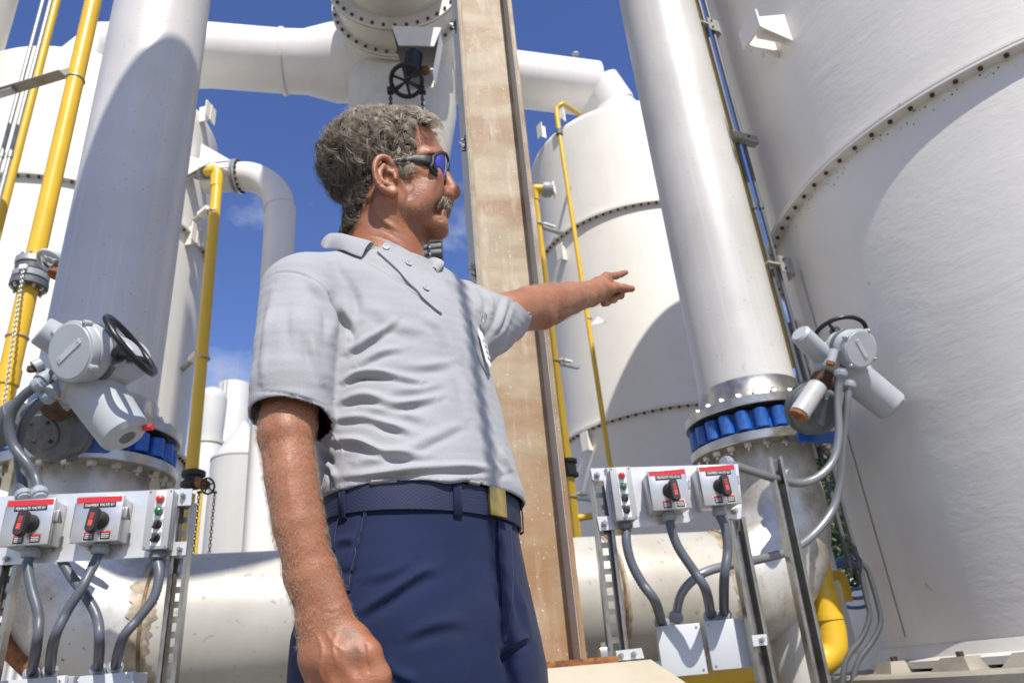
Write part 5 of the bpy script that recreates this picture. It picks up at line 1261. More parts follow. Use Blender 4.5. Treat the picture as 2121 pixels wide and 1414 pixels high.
def strokes(V, N, S):
    """creases drawn where the photograph has them, pressed into the real surface along its normal"""
    x, y, d = proj_np(V); vd = V - CAM; vd /= np.linalg.norm(vd, axis=1)[:, None]; face = np.clip(-(N * vd).sum(1) * 3, 0, 1)
    D = np.zeros(len(V))
    for pts, w, amp, kind in S:
        P = np.array([tuple(q)[:2] for q in spl([(a, b, 0) for a, b in pts], 8)]); best = np.full(len(V), 1e9); sd = np.zeros(len(V)); tt = np.zeros(len(V))
        sel = (x > P[:, 0].min() - 4 * w) & (x < P[:, 0].max() + 4 * w) & (y > P[:, 1].min() - 4 * w) & (y < P[:, 1].max() + 4 * w) & (face > 0)
        ix = np.nonzero(sel)[0]
        if not len(ix): continue
        X, Y = x[ix], y[ix]; bb = np.full(len(ix), 1e9); ss = np.zeros(len(ix)); t_ = np.zeros(len(ix)); m = len(P) - 1
        for i in range(m):
            a, b = P[i], P[i + 1]; ab = b - a; L2 = ab @ ab + 1e-9
            t = np.clip(((X - a[0]) * ab[0] + (Y - a[1]) * ab[1]) / L2, 0, 1); dx = X - a[0] - t * ab[0]; dy = Y - a[1] - t * ab[1]
            dd = np.hypot(dx, dy); c = dd < bb; bb[c] = dd[c]; t_[c] = ((i + t) / m)[c]; ss[c] = np.sign(ab[0] * dy - ab[1] * dx)[c]
        s_ = bb * ss; tp = np.clip(np.sin(np.clip(t_, 0.02, 0.98) * PI), 0, 1) ** 0.6
        if kind == 'fold': v = np.exp(-(s_ / w) ** 2) - 0.75 * np.exp(-((s_ - 1.45 * w) / (w * 0.9)) ** 2)
        elif kind == 'dent': v = -np.exp(-(s_ / w) ** 2)
        elif kind == 'step': v = 1 / (1 + np.exp(np.clip(-s_ / w * 2.5, -50, 50))) * np.exp(-(s_ / (w * 7)) ** 2); 
        else: v = np.exp(-(s_ / w) ** 2)
        md = 1 + .35 * np.sin(X * .045 + Y * .06 + len(D) % 7 + amp * 900) * (w > 4); D[ix] += amp * v * tp * face[ix] * md
    return V + N * D[:, None]

ME = (-0.19, 1.06, 0.0)
man = thing('person', 'man in light grey polo shirt, blue lens sunglasses and navy trousers, pointing right', 'person', ME)
# ---- head frame
HPSI = R(6); HH = Vector((math.cos(HPSI), math.sin(HPSI), 0)); HN = Vector((math.sin(HPSI), -math.cos(HPSI), 0)); H0 = PY(800, 355, 1.05)
def hp(px, py, lat=0.0): return PP(px, py, H0 + HN * lat, HN)
def mir(p): l = (p - H0).dot(HN); return p - HN * (2 * l)
HM = [A3(HH), A3(HN), (0, 0, 1)]
b = Sdf()
b.ell(hp(790, 337), (0.092, 0.076, 0.078), HM, 0.03)
b.ell(hp(850, 312), (0.052, 0.060, 0.050), HM, 0.02)
b.ell(hp(838, 380), (0.060, 0.058, 0.066), HM, 0.02)
b.ell(hp(862, 428), (0.042, 0.038, 0.040), HM, 0.02)
for f_ in (lambda p: p, mir):
    b.cap(f_(hp(905, 318, .006)), f_(hp(888, 322, .040)), 0.012, 0.012, 0.014)                  # brow
    b.cap(f_(hp(893, 362, .042)), f_(hp(850, 352, .062)), 0.018, 0.013, 0.02)                   # cheekbone
    b.ell(f_(hp(884, 392, .034)), (0.028, 0.022, 0.032), HM, 0.02)
    b.ell(f_(hp(855, 412, .044)), (0.034, 0.017, 0.034), HM, 0.02)
    b.cap(f_(hp(812, 418, .056)), f_(hp(905, 466, .010)), 0.014, 0.013, 0.015)                  # jaw
    b.cap(f_(hp(815, 385, .062)), f_(hp(812, 420, .056)), 0.012, 0.014, 0.02)
    b.cap(f_(hp(929, 403, .013)), f_(hp(925, 399, .012)), 0.0085, 0.008, 0.006)                 # nostril wing
    b.ell(f_(hp(893, 343, .030)), (0.022, 0.017, 0.013), HM, 0.012, '-')                        # eye socket
    b.ell(f_(hp(888, 345, .028)), (0.014, 0.013, 0.012), HM, 0.006)
b.cap(hp(908, 338), hp(922, 366), 0.0095, 0.0085, 0.012)
b.cap(hp(922, 366), hp(938, 393), 0.0090, 0.0120, 0.008)
b.ell(hp(939.5, 399), (0.0130, 0.0125, 0.0120), HM, 0.006)
b.cap(hp(936, 402, .006), hp(930, 406, .007), 0.0034, 0.0036, 0.002, '-'); b.cap(mir(hp(936, 402, .006)), mir(hp(930, 406, .007)), 0.0034, 0.0036, 0.002, '-')
b.ell(hp(908, 412), (0.024, 0.024, 0.022), HM, 0.012)
b.cap(hp(920, 425, .010), mir(hp(920, 425, .010)), 0.0075, 0.0075, 0.008)
b.cap(hp(916.5, 441, .012), mir(hp(916.5, 441, .012)), 0.0072, 0.0072, 0.004)
b.cap(hp(922.5, 434.2, .0), hp(908, 433, .025), 0.0022, 0.0016, 0.003, '-')
b.cap(hp(905, 428), hp(903, 452), 0.013, 0.013, 0.010)
b.cap(hp(910, 465, .008), mir(hp(910, 465, .008)), 0.0150, 0.0150, 0.010)
b.cap(hp(868, 462), hp(850, 470), 0.018, 0.024, 0.02)
# neck
b.cap(hp(793, 415), hp(800, 560), 0.050, 0.056, 0.02)
b.cap(hp(836, 478), hp(832, 570), 0.026, 0.038, 0.02)
b.cap(hp(853, 503), hp(850, 528), 0.012, 0.012, 0.015)
for f_ in (lambda p: p, mir): b.cap(f_(hp(793, 420, .060)), f_(hp(845, 560, .020)), 0.013, 0.013, 0.018)
b.cap(hp(775, 430, .0), hp(762, 560, .0), 0.030, 0.045, 0.02)
# ears
def ez(x, y, lat): return hp(640 + .2546 * x, 200 + .2546 * y, lat)
def ear(f_):
    b.ell(f_(ez(625, 640, .073)), (0.022, 0.009, 0.032), HM, 0.006)
    rim = [(676, 560, .080), (650, 515, .083), (605, 494, .088), (560, 508, .092), (535, 560, .095), (538, 625, .095), (560, 690, .093), (595, 742, .090), (640, 780, .086)]
    b.chain([f_(ez(*q)) for q in spl_t(rim)], 0.0042, 0.004)
    b.ell(f_(ez(680, 772, .081)), (0.010, 0.006, 0.011), HM, 0.007)
    b.chain([f_(ez(*q)) for q in spl_t([(610, 560, .084), (585, 610, .086), (590, 670, .086), (630, 715, .084), (680, 725, .080)])], 0.0042, 0.004)
    b.cap(f_(ez(695, 640, .078)), f_(ez(698, 668, .080)), 0.0055, 0.0055, 0.005)
    b.ell(f_(ez(640, 650, .084)), (0.0085, 0.010, 0.0125), HM, 0.003, '-')
    b.chain([f_(ez(*q)) for q in spl_t([(660, 560, .087), (600, 530, .093), (566, 580, .098), (568, 650, .098), (600, 715, .094)])], 0.0026, 0.002, '-')
def spl_t(pts): return [tuple(q) for q in spl(pts, 3)]
ear(lambda p: p); ear(mir)
# torso inside the shirt
TR_ROWS = [(0.78, -0.147, 1.07, .172, .146, 62), (0.87, -0.151, 1.07, .177, .151, 62), (0.93, -0.159, 1.07, .182, .149, 62), (1.00, -0.158, 1.07, .175, .135, 62), (1.06, -0.150, 1.07, .160, .122, 62), (1.12, -0.148, 1.07, .158, .118, 62)]
SH_ROWS = [(1.070, -0.146, 1.07, .160, .122, 61), (1.092, -0.146, 1.07, .168, .131, 60), (1.106, -0.146, 1.07, .174, .134, 60), (1.13, -0.148, 1.07, .172, .130, 60), (1.20, -0.160, 1.07, .170, .125, 56), (1.28, -0.173, 1.07, .168, .118, 50), (1.36, -0.186, 1.07, .168, .112, 47), (1.43, -0.196, 1.075, .160, .100, 45), (1.48, -0.20, 1.08, .120, .08, 45), (1.53, -0.20, 1.08, .07, .065, 45)]
b.stack([(z, x, y, a - .022, c - .022, al) for z, x, y, a, c, al in SH_ROWS], 0.03, z0=1.0)
# ---- arms
SR_ = PY(640, 605, 0.965); ER = PY(592, 900, 0.900); WR = PY(672, 1268, 0.905)
AX = [ER, PY(602, 985, .897), PY(618, 1085, .897), PY(643, 1190, .90), WR]
b.cap(SR_, ER, 0.044, 0.036, 0.004)
b.chain(AX, [0.0325, 0.0318, 0.0305, 0.0275, 0.0242], 0.003)
b.cap(AX[3] + Vector((0.010, 0, 0)), WR + Vector((0.012, -.004, 0)), 0.021, 0.020, 0.010)
b.cap(AX[3] - Vector((0.012, 0, 0)), WR - Vector((0.010, .0, 0)), 0.019, 0.019, 0.010)
b.cap(ER + Vector((-.012, .02, .012)), ER + Vector((-.006, .012, -.02)), 0.018, 0.016, 0.010)
# right hand hanging, back of the hand towards the camera
def hq(px, py, y): return PY(px, py, y)
kn = [hq(658, 1420, .905), hq(698, 1432, .886), hq(738, 1424, .882), hq(765, 1412, .888)]      # little finger to index knuckles
for i, k_ in enumerate(kn):
    w0 = WR + Vector((-.014 + .0095 * i, -.002, -.01)); b.chain([w0, w0.lerp(k_, .55) + Vector((0, -.003, 0)), k_], [0.017, 0.0150, 0.0118], 0.014)
    L_ = (.034, .040, .044, .040)[i]; a1 = k_ + Vector((.004, .010, -L_)); a2 = a1 + Vector((.004, .024, -L_ * .6)); a3 = a2 + Vector((.0, .020, -.008))
    b.chain([k_, a1, a2, a3], [.0108, .0094, .0086, .0078], 0.004)
b.ell(WR.lerp(kn[1], .55) + Vector((.004, .012, 0)), (.034, .018, .042), None, 0.015)
t0_ = WR + Vector((.016, .006, -.012)); t1_ = hq(764, 1352, .888); t2_ = hq(785, 1400, .893); t3_ = hq(800, 1462, .91)
b.chain([t0_, t0_.lerp(t1_, .6), t1_, t2_, t3_], [.0165, .0150, .0130, .0120, .0100], 0.010)
# tendons
for i, k_ in enumerate(kn): b.cap(WR + Vector((-.008 + .006 * i, -.020, -.02)), k_ + Vector((0, -.009, .008)), .0032, .0036, 0.006)
# ---- left arm, pointing away to the right
SLf = Vector((-0.075, 1.185, 1.435)); EL = PY(1096, 637, 1.40); WL = PY(1222, 608, 1.575)
b.cap(SLf, EL, 0.054, 0.043, 0.03)
b.chain([EL, EL.lerp(WL, .3) + Vector((0, 0, -.003)), EL.lerp(WL, .65), WL], [0.046, 0.0465, 0.037, 0.0300], 0.008)
b.cap(EL + Vector((-.02, -.01, -.02)), EL + Vector((.03, .02, -.018)), 0.024, 0.024, 0.02)
def lq(x, y, Y): return PY(950 + .2122 * x, 500 + .2122 * y, Y)
K1 = lq(1440, 345, 1.655); K2 = lq(1465, 410, 1.665); K3 = lq(1440, 460, 1.66); K4 = lq(1400, 500, 1.65)
for K_, r_ in ((K1, .0125), (K2, .0120), (K3, .0115), (K4, .011)): b.chain([WL, WL.lerp(K_, .5), K_], [.022, .0175, r_], 0.015)
b.ell(WL.lerp(K2, .55) + Vector((0, 0, -.008)), (.036, .026, .022), None, 0.015)
b.chain([K1, lq(1535, 335, 1.685), lq(1590, 318, 1.70), lq(1632, 303, 1.712)], [.0118, .0096, .0084, .0070], 0.004)
b.chain([lq(1290, 545, 1.585), lq(1400, 475, 1.615), lq(1520, 452, 1.635), lq(1610, 458, 1.65), lq(1690, 462, 1.66)], [.020, .0165, .0112, .0108, .0088], 0.008)
for (K_, u, v, Y, r_) in ((K2, 1568, 525, 1.668, .0105), (K3, 1502, 565, 1.655, .0098), (K4, 1438, 598, 1.642, .0088)):
    mid = lq(u + 25, v - 70, Y + .022); b.chain([K_, mid, lq(u + 12, v, Y + .008), lq(u - 22, v + 10, Y - .006)], [r_ * 1.05, r_, r_, r_ * .92], 0.003)
b.ell(lq(1275, 560, 1.60), (.022, .022, .018), None, 0.015)
BV, BF = b.mesh((-0.46, 0.78, 0.74), (0.42, 1.80, 1.90), 0.0022)
BV = relax(BV, BF, 2, 0.5)
BN = normals(BV, BF)
# veins, knuckle creases, neck folds
ST = [([(838, 352), (850, 357), (862, 366)], 1.8, .0007, 'dent'), ([(836, 358), (848, 364), (858, 376)], 1.8, .0006, 'dent'), ([(868, 292), (885, 289), (902, 292)], 2.2, .0006, 'dent'), ([(872, 303), (888, 300), (906, 303)], 2.2, .0006, 'dent'), ([(850, 392), (842, 420), (846, 450)], 5, .0014, 'dent'), ([(780, 440), (800, 462), (830, 478)], 6, .002, 'fold'), ([(905, 452), (912, 455), (922, 453)], 3, .0016, 'dent'),([(655, 1310), (668, 1345), (662, 1385), (672, 1414)], 3.4, .0020, 'ridge'), ([(700, 1305), (690, 1340), (700, 1380)], 3.2, .0018, 'ridge'), ([(672, 1300), (690, 1330), (715, 1350)], 2.8, .0015, 'ridge'),
      ([(655, 1262), (685, 1268), (712, 1262)], 2.4, .0008, 'dent'), ([(752, 1325), (757, 1360), (765, 1400)], 5, .002, 'dent'), ([(790, 1330), (797, 1345), (792, 1352)], 2.0, .0008, 'dent'),
      ([(762, 470), (800, 480), (842, 505)], 2.2, .0007, 'dent'), ([(757, 484), (800, 496), (848, 525)], 2.2, .0007, 'dent'),
      ([(912, 372), (906, 392), (901, 412)], 4.0, .0016, 'dent'), ([(905, 415), (902, 430), (906, 446)], 2.5, .0010, 'dent'), ([(868, 362), (885, 368), (900, 372)], 3, .0008, 'dent'),
      ([(600, 930), (598, 1000), (612, 1080)], 9, .0012, 'ridge'), ([(545, 890), (552, 930), (560, 975)], 6, .0015, 'dent'),
      ([(1150, 650), (1180, 640), (1210, 628)], 4, .0012, 'dent'), ([(1208, 600), (1225, 600), (1238, 612)], 3, .001, 'dent'), ([(1240, 575), (1250, 585), (1262, 592)], 3, .001, 'ridge')]
BV = strokes(BV, BN, ST)
t = NT('skin')
c = t.ramp(t.noise(9, 6, 0.6), 0.32, 0.68, (0.255, 0.096, 0.044), (0.375, 0.160, 0.083))
c = t.mix(t.math('MULTIPLY', t.ramp(t.noise(28, 5, 0.6), 0.50, 0.72), 0.6), c, (0.225, 0.066, 0.028))
c = t.mix(t.math('MULTIPLY', t.ramp(t.noise(160, 2, 0.5), 0.60, 0.72), 0.22), c, (0.22, 0.085, 0.045))
c = t.mix(t.math('MULTIPLY', t.ramp(t.noise(70, 3, 0.5, t.mapping(loc=(2, 3, 1))), 0.60, 0.72), 0.15), c, (0.45, 0.24, 0.15))
for (px_, py_, r_) in ((728, 1312, .010), (738, 1362, .010), (742, 1345, .006)):      # grease smudges on the back of the hand
    q_ = min((Vector(BV[i]) for i in np.nonzero((np.abs(proj_np(BV)[0] - px_) < 4) & (np.abs(proj_np(BV)[1] - py_) < 4))[0]), key=lambda v: v.y) - Vector(ME)
    vm = t.add('ShaderNodeVectorMath', operation='DISTANCE'); t.link(t.tc.outputs['Object'], vm.inputs[0]); vm.inputs[1].default_value = q_
    dd_ = t.math('ADD', vm.outputs['Value'], t.math('MULTIPLY', t.noise(150, 4), .012))
    c = t.mix(t.math('MULTIPLY', t.ramp(dd_, r_ * .5 + .006, r_ * 1.3 + .006, (1, 1, 1), (0, 0, 0)), .45), c, (0.10, 0.055, 0.04))
t.set(c, t.mix(t.noise(40, 4), 0.36, 0.55), 0.0, Subsurface_Weight=0.04, Subsurface_Scale=0.004)
t.b.inputs['Subsurface Radius'].default_value = (1, 0.35, 0.2)
t.bump(t.noise(420, 4, 0.6), 0.4, 0.0010); t.bump(t.noise(120, 5, 0.65, t.mapping(scale=(1, 1, 1.6))), 0.4, 0.0018); MAT['skin'] = t.m
body = add('body', to_mesh('body', BV, BF, ME), 'skin', man)

# ---- glasses
gl = MB(); FR = MB()
def lens(f_):
    G = []; nu, nv = 12, 12
    for i in range(nu + 1):
        s_ = i / nu; lat = .006 + .063 * s_; px = 927.5 - 8 * s_ - 23 * s_ ** 2.4
        row = []
        for j in range(nv + 1):
            v_ = j / nv * 2 - 1; hgt = 27 * (1 - (abs(2 * s_ - 0.95)) ** 2.6 * .55); cyp = 347 - 1.5 * s_ - 8 * s_ ** 2
            row.append(f_(hp(px - 3.0 * v_ ** 2 + 2.5 * v_ * (-1), cyp + hgt * v_, lat)))
        G.append(row)
    b0 = len(gl.v)
    for r_ in G: gl.v += r_
    for i in range(nu):
        for j in range(nv): a = b0 + i * (nv + 1) + j; gl.f.append((a, a + 1, a + nv + 2, a + nv + 1))
    ring = [G[i][0] for i in range(nu + 1)] + [G[nu][j] for j in range(1, nv + 1)] + [G[i][nv] for i in range(nu - 1, -1, -1)] + [G[0][j] for j in range(nv - 1, 0, -1)]
    FR.tube(ring, 0.0034, 8, closed=True)
    te = [f_(hp(892, 333, .066)), f_(hp(880, 330, .071)), f_(hp(862, 328, .0745)), f_(hp(840, 330, .077)), f_(hp(815, 333, .080)), f_(hp(792, 338, .082))]
    FR.tube(spl(te, 5), [.0100] * 3 + [.0098] * 4 + [.0085] * 5 + [.0065] * 5 + [.0042] * 9, 12, ell=0.35, ref=UP)
    FR.tube([f_(hp(894, 340, .066)), f_(hp(905, 357, .060))], [.006, .0035], 8)
lens(lambda p: p); lens(mir)
FR.tube([hp(924, 333, .006), hp(926, 331), mir(hp(924, 333, .006))], .003, 8)
mat('frame_plastic', (0.014, 0.014, 0.017), 0.5, var=0.2)
fr = FR.build('sunglasses', 'frame_plastic', man, ang=60)
t = NT('lens_blue'); t.set(t.ramp(t.noise(30, 3), 0.3, 0.7, (0.01, 0.012, 0.25), (0.03, 0.06, 0.75)), 0.10, 0.85); MAT['lens_blue'] = t.m
gl.build('lens', 'lens_blue', fr, ang=60)
SH = Sdf()
SH.stack(SH_ROWS, 0.04)
SH.cap(PY(640, 603, 0.975), Vector((-0.19, 1.07, 1.465)), 0.060, 0.056, 0.03)
SH.cap(SLf + Vector((0, 0, .0)), Vector((-0.19, 1.08, 1.475)), 0.066, 0.062, 0.05)
hemR = PY(602, 870, 0.905); topR = PY(626, 610, 0.955)
aR = (hemR - topR).normalized(); aRt = (aR + Vector((-0.10, -0.02, 0))).normalized()
_slv = Sdf().chain([topR, PY(612, 720, 0.915), PY(603, 800, .905), hemR, hemR + aR * .04], [0.060, 0.0555, 0.0530, 0.0530, 0.054], 0.006)
def slv_d(P): return np.maximum(_slv.ev(P), (P - A3(hemR)) @ A3(aRt))
SH.L.append((slv_d, A3(topR.lerp(hemR, .5)), 0.24, 0.010, '+'))
hemL = PY(1036, 645, 1.31); topL = SLf + Vector((-.01, 0, .005))
SH.chain([topL, topL.lerp(hemL, .5) + Vector((0, 0, -.004)), hemL, hemL + (hemL - topL).normalized() * .04], [0.070, 0.066, 0.060, 0.058], 0.03)
SH.cap(topL + Vector((.0, .0, -.050)), hemL + Vector((-.004, 0, -.036)), 0.026, 0.020, 0.02)
SV, SF = SH.mesh((-0.52, 0.72, 1.03), (0.24, 1.50, 1.60), 0.0042)
SV = relax(SV, SF, 3, 0.5)
def cut(V, F, planes, near=None):
    """trim at planes; border vertices are slid onto the plane"""
    keep = np.ones(len(V), bool); 
    for o, n, sel in planes:
        d = (V - A3(o)) @ A3(n); m = sel(V); keep &= ~(m & (d > 0.003)); V = V.copy(); mv = m & (abs(d) <= 0.0045) ; V[mv] -= (d[mv])[:, None] * A3(n)
    fk = keep[F].all(1); F = F[fk]; used = np.unique(F); mp = -np.ones(len(V), int); mp[used] = np.arange(len(used))
    return V[used], mp[F]
aL = (hemL - topL).normalized()
def open_cuff(V, F):
    d = (V - A3(hemR)) @ A3(aRt); n = normals(V, F) @ A3(aRt); near = np.abs(_slv.ev(V)) < .0025
    kill = (np.abs(d) < .004) & (np.linalg.norm(V - A3(hemR), axis=1) < .075) & (_slv.ev(V) < -.0034)
    fk = ~kill[F].any(1); F = F[fk]; used = np.unique(F); mp = -np.ones(len(V), int); mp[used] = np.arange(len(used)); V = V[used].copy(); F = mp[F]
    return V, F
SV, SF = open_cuff(SV, SF)
SV, SF = cut(SV, SF, [(hemL, aL, lambda V: (np.linalg.norm(V - A3(hemL), axis=1) < 0.13) & (V[:, 0] > -0.05)),
                      (Vector((-.2, 1.08, 1.508)), (UP + Vector((.10, -.10, 0))).normalized(), lambda V: np.ones(len(V), bool)),
                      (Vector((-.2, 1.08, 1.096)), -UP, lambda V: np.ones(len(V), bool))])
# one refinement step so that the folds are smooth
def refine(V, F):
    e = np.concatenate([F[:, [0, 1]], F[:, [1, 2]], F[:, [2, 3]], F[:, [3, 0]]]); es = np.sort(e, 1)
    u, inv = np.unique(es[:, 0] * len(V) + es[:, 1], return_inverse=True); ua = np.stack([u // len(V), u % len(V)], 1)
    mid = V[ua].mean(1); cen = V[F].mean(1); n = len(V); m = len(F); iv = inv.reshape(4, m) + n; ci = np.arange(m) + n + len(u)
    V2 = np.concatenate([V, mid, cen])
    F2 = np.concatenate([np.stack([F[:, k], iv[k], ci, iv[(k - 1) % 4]], 1) for k in range(4)])
    return V2, F2
SV, SF = refine(SV, SF); SV = relax(SV, SF, 2, 0.5, (lambda V: (np.abs((V - A3(hemR)) @ A3(aRt)) > .004).astype(float) * (V[:, 2] > 1.101) * (((V - A3(hemL)) @ A3(aL)) < -.006))(SV))
Z = lambda *a: [(500 + .4244 * x, 450 + .4244 * y) for x, y in a]
rng_ = np.random.RandomState(3)
FS = [(Z((435, 385), (470, 460), (515, 520), (545, 590)), 9, .011, 'dent'), (Z((520, 660), (620, 600), (750, 510)), 9, .0085, 'fold'), (Z((560, 720), (680, 660), (800, 640)), 9, .004, 'fold'),
      (Z((495, 800), (570, 765), (700, 765), (880, 800)), 8, .0085, 'fold'), (Z((470, 900), (600, 870), (760, 905), (960, 880)), 10, .0065, 'fold'), (Z((455, 985), (600, 975), (720, 1010), (840, 1050)), 9, .0055, 'fold'),
      (Z((425, 1085), (560, 1090), (700, 1140), (900, 1165)), 10, .0075, 'fold'), (Z((560, 1190), (760, 1150), (950, 1060), (1080, 1000)), 12, .004, 'fold'), (Z((480, 1265), (700, 1245), (1000, 1215), (1290, 1235)), 9, .0065, 'fold'),
      (Z((430, 1360), (520, 1330), (800, 1310), (1250, 1255)), 8, .007, 'fold'), (Z((390, 1180), (440, 1230), (470, 1300)), 8, .007, 'fold'), (Z((360, 1110), (420, 1180), (450, 1270)), 9, .008, 'dent'), (Z((600, 500), (560, 560), (530, 640)), 10, .005, 'dent'),
      (Z((330, 300), (400, 380), (440, 480), (450, 600)), 12, .0055, 'fold'), (Z((160, 350), (130, 500), (110, 650), (100, 800)), 11, .0045, 'fold'), (Z((330, 560), (360, 680), (400, 800)), 12, .004, 'fold'), (Z((230, 380), (220, 520), (240, 680)), 14, .003, 'dent'),
      (Z((430, 200), (520, 320), (560, 420), (560, 520)), 13, .0060, 'dent'), (Z((480, 450), (500, 540), (515, 620)), 6, .006, 'dent'), (Z((620, 430), (760, 520), (900, 560)), 16, .003, 'fold'), (Z((900, 480), (980, 560), (1040, 680)), 11, .003, 'fold'),
      (Z((1000, 560), (1060, 700), (1100, 850), (1150, 1000)), 12, .0030, 'fold'), (Z((700, 700), (900, 720), (1050, 700)), 12, .003, 'fold'), (Z((720, 840), (860, 840), (1000, 800)), 10, .003, 'fold'), (Z((600, 930), (760, 940), (900, 990)), 12, .0035, 'fold'),
      (Z((1080, 300), (1150, 370), (1170, 450)), 9, .004, 'fold'), (Z((1160, 330), (1210, 400), (1220, 480)), 8, .005, 'fold'), (Z((1300, 380), (1260, 520), (1190, 640)), 9, .004, 'fold'), (Z((1330, 430), (1290, 540), (1220, 620)), 7, .003, 'fold'),
      (Z((1000, 300), (1080, 400), (1110, 470)), 9, .004, 'dent'), (Z((1250, 1130), (1290, 1200), (1330, 1250)), 8, .005, 'fold'),
      (Z((60, 850), (180, 853), (300, 880), (438, 925)), 2.0, .0016, 'dent'), (Z((128, 300), (190, 268), (290, 275), (380, 330), (440, 400), (500, 520), (520, 620)), 2.0, .0016, 'dent'), (Z((415, 1020), (470, 1080), (490, 1150), (455, 1240), (470, 1330)), 2.0, .0014, 'ridge')]
FS += [([(748, 540), (790, 560), (832, 588), (867, 614), (913, 655)], 2.2, .0030, 'dent'), ([(752, 530), (790, 552), (830, 580), (868, 608)], 6, .0040, 'dent')]
SN = normals(SV, SF)
FS = [(p_, w_ * (.84 if w_ > 4 else 1), a_ * (0.98 if w_ > 4 else 1.5), k_) for p_, w_, a_, k_ in FS]
SV = strokes(SV, SN, FS)
# broad soft rumples everywhere (also where the camera does not see)
def vnoise(V, f, seed):
    r_ = np.random.RandomState(seed); s = np.zeros(len(V))
    for _ in range(10):
        k = r_.normal(size=3) * f * np.array([1, 1, 1.5]); s += np.sin(V @ k + r_.uniform(0, 6.28))
    return s / 10
SN = normals(SV, SF); SV = SV + SN * (vnoise(SV, 34, 1) * .0028 + vnoise(SV, 80, 2) * .0010)[:, None]
t = NT('polo_knit')
c = t.ramp(t.noise(6, 5), 0.3, 0.7, (0.315, 0.317, 0.328), (0.360, 0.362, 0.373))
wv = t.noise(520, 2, 0.5)
c = t.mix(t.math('MULTIPLY', t.ramp(wv, 0.42, 0.62), 0.3), c, (0.25, 0.255, 0.28))
t.set(c, 0.85, 0.0, Sheen_Weight=0.1)
t.bump(wv, 0.5, 0.0009); t.bump(t.noise(45, 5, 0.6), 0.25, 0.002); MAT['polo_knit'] = t.m
shirt_me = to_mesh('polo_shirt', SV, SF, ME)
shirt = add('polo_shirt', shirt_me, 'polo_knit', man)
sm = shirt.modifiers.new('thick', 'SOLIDIFY'); sm.thickness = 0.0028; sm.offset = -1
from mathutils.bvhtree import BVHTree
SB_ = BVHTree.FromPolygons([tuple(v) for v in SV] + [tuple(v) for v in BV], [tuple(f) for f in SF.tolist()] + [tuple(int(i) + len(SV) for i in f) for f in BF.tolist()])
def onto(bvh, px, py, off=0.001):
    r_ = Vector(ray(px, py)).normalized(); h = bvh.ray_cast(Vector(CAM), r_, 5)
    if h[0] is None: return PY(px, py, 0.98), Vector((0, -1, 0))
    n = h[1] if h[1].dot(r_) < 0 else -h[1]; return h[0] + n * off, n
def strip(mb, bvh, ca, cb, off, n=14, th=0.0015, m=5):
    """cloth strip lying on the surface between two drawn edges"""
    A_ = spl([(x, y, 0) for x, y in ca], 6); B_ = spl([(x, y, 0) for x, y in cb], 6); G = []
    for i in range(n + 1):
        f = i / n; a = A_[min(len(A_) - 1, int(f * (len(A_) - 1)))]; q = B_[min(len(B_) - 1, int(f * (len(B_) - 1)))]; G.append([onto(bvh, a.x + (q.x - a.x) * j / m, a.y + (q.y - a.y) * j / m, off) for j in range(m + 1)])
    b0 = len(mb.v); W_ = m + 1
    for r_ in G: mb.v += [p for p, _ in r_]
    b1 = len(mb.v)
    for r_ in G: mb.v += [p - nn * (off + .001) for p, nn in r_]
    for i in range(n):
        for j in range(m):
            a = b0 + i * W_ + j; mb.f.append((a, a + 1, a + W_ + 1, a + W_))
    for i in range(n):
        for j in (0, m): a = b0 + i * W_ + j; c_ = b1 + i * W_ + j; mb.f.append((a, a + W_, c_ + W_, c_))
    for j in range(m):
        for i in (0, n): a = b0 + i * W_ + j; c_ = b1 + i * W_ + j; mb.f.append((a, a + 1, c_ + 1, c_))
    return mb
pk = strip(MB(), SB_, [(781, 524), (822, 562), (860, 602), (892, 634), (911, 650)], [(802, 500), (846, 524), (874, 553), (899, 592), (913, 648)], .0042, 22)
pk.build('placket', 'polo_knit', shirt, ang=40)
HOLE = shared(MB().lathe((0, 0, 0), UP, [(.0006, 0), (.0006, .0002)], 8), 'button_hole', 'label_black')
for (px, py) in ((799, 516), (843, 549), (879, 601)):
    p, nn = onto(SB_, px, py, .0066)
    bt = MB().lathe(p - nn * .0012, nn, [(.0001, .0006), (.0034, .0006), (.0042, .0013), (.0054, .0012), (.0058, .0004), (.0052, -.0008)], 24).build('button', 'button_plastic', shirt)
    u_, v_, _ = frame_of(nn)
    for a, c_ in ((1, 1), (1, -1), (-1, 1), (-1, -1)): inst('button_hole', HOLE, bt, p + u_ * a * .0011 + v_ * c_ * .0011 - nn * .0005, nn)
# collar: a folded band round the neck
def ct(px, py, lat): return hp(px, py, lat)
def cb_(px, py, lat):
    h = onto(SB_, px, py, .0035); l = (h[0] - H0).dot(HN)
    return h[0] if abs(l - lat) < .05 else ct(px, py, lat)
CT = [(ct(776, 499, .062), cb_(748, 538, .088)), (ct(760, 494, .068), cb_(728, 531, .098)), (ct(740, 489, .072), cb_(708, 523, .100)), (ct(715, 481, .062), cb_(685, 517, .092)), (ct(698, 480, .040), ct(668, 514, .060)), (ct(696, 480, .005), ct(665, 508, .005)),
      (ct(706, 482, -.040), ct(678, 505, -.055)), (ct(740, 500, -.070), ct(722, 520, -.09)), (ct(790, 520, -.075), ct(785, 535, -.09)), (ct(850, 526, -.050), ct(868, 538, -.070)), (ct(880, 529, -.020), ct(908, 541, -.035)), (ct(891, 541, .012), ct(920, 547, .004)), (ct(888, 552, .02), ct(903, 571, .016))]
cl = MB(); tp_ = spl([a for a, _ in CT], 4); bt_ = spl([c_ for _, c_ in CT], 4); m_ = 7; b0 = 0; cc = H0.copy()
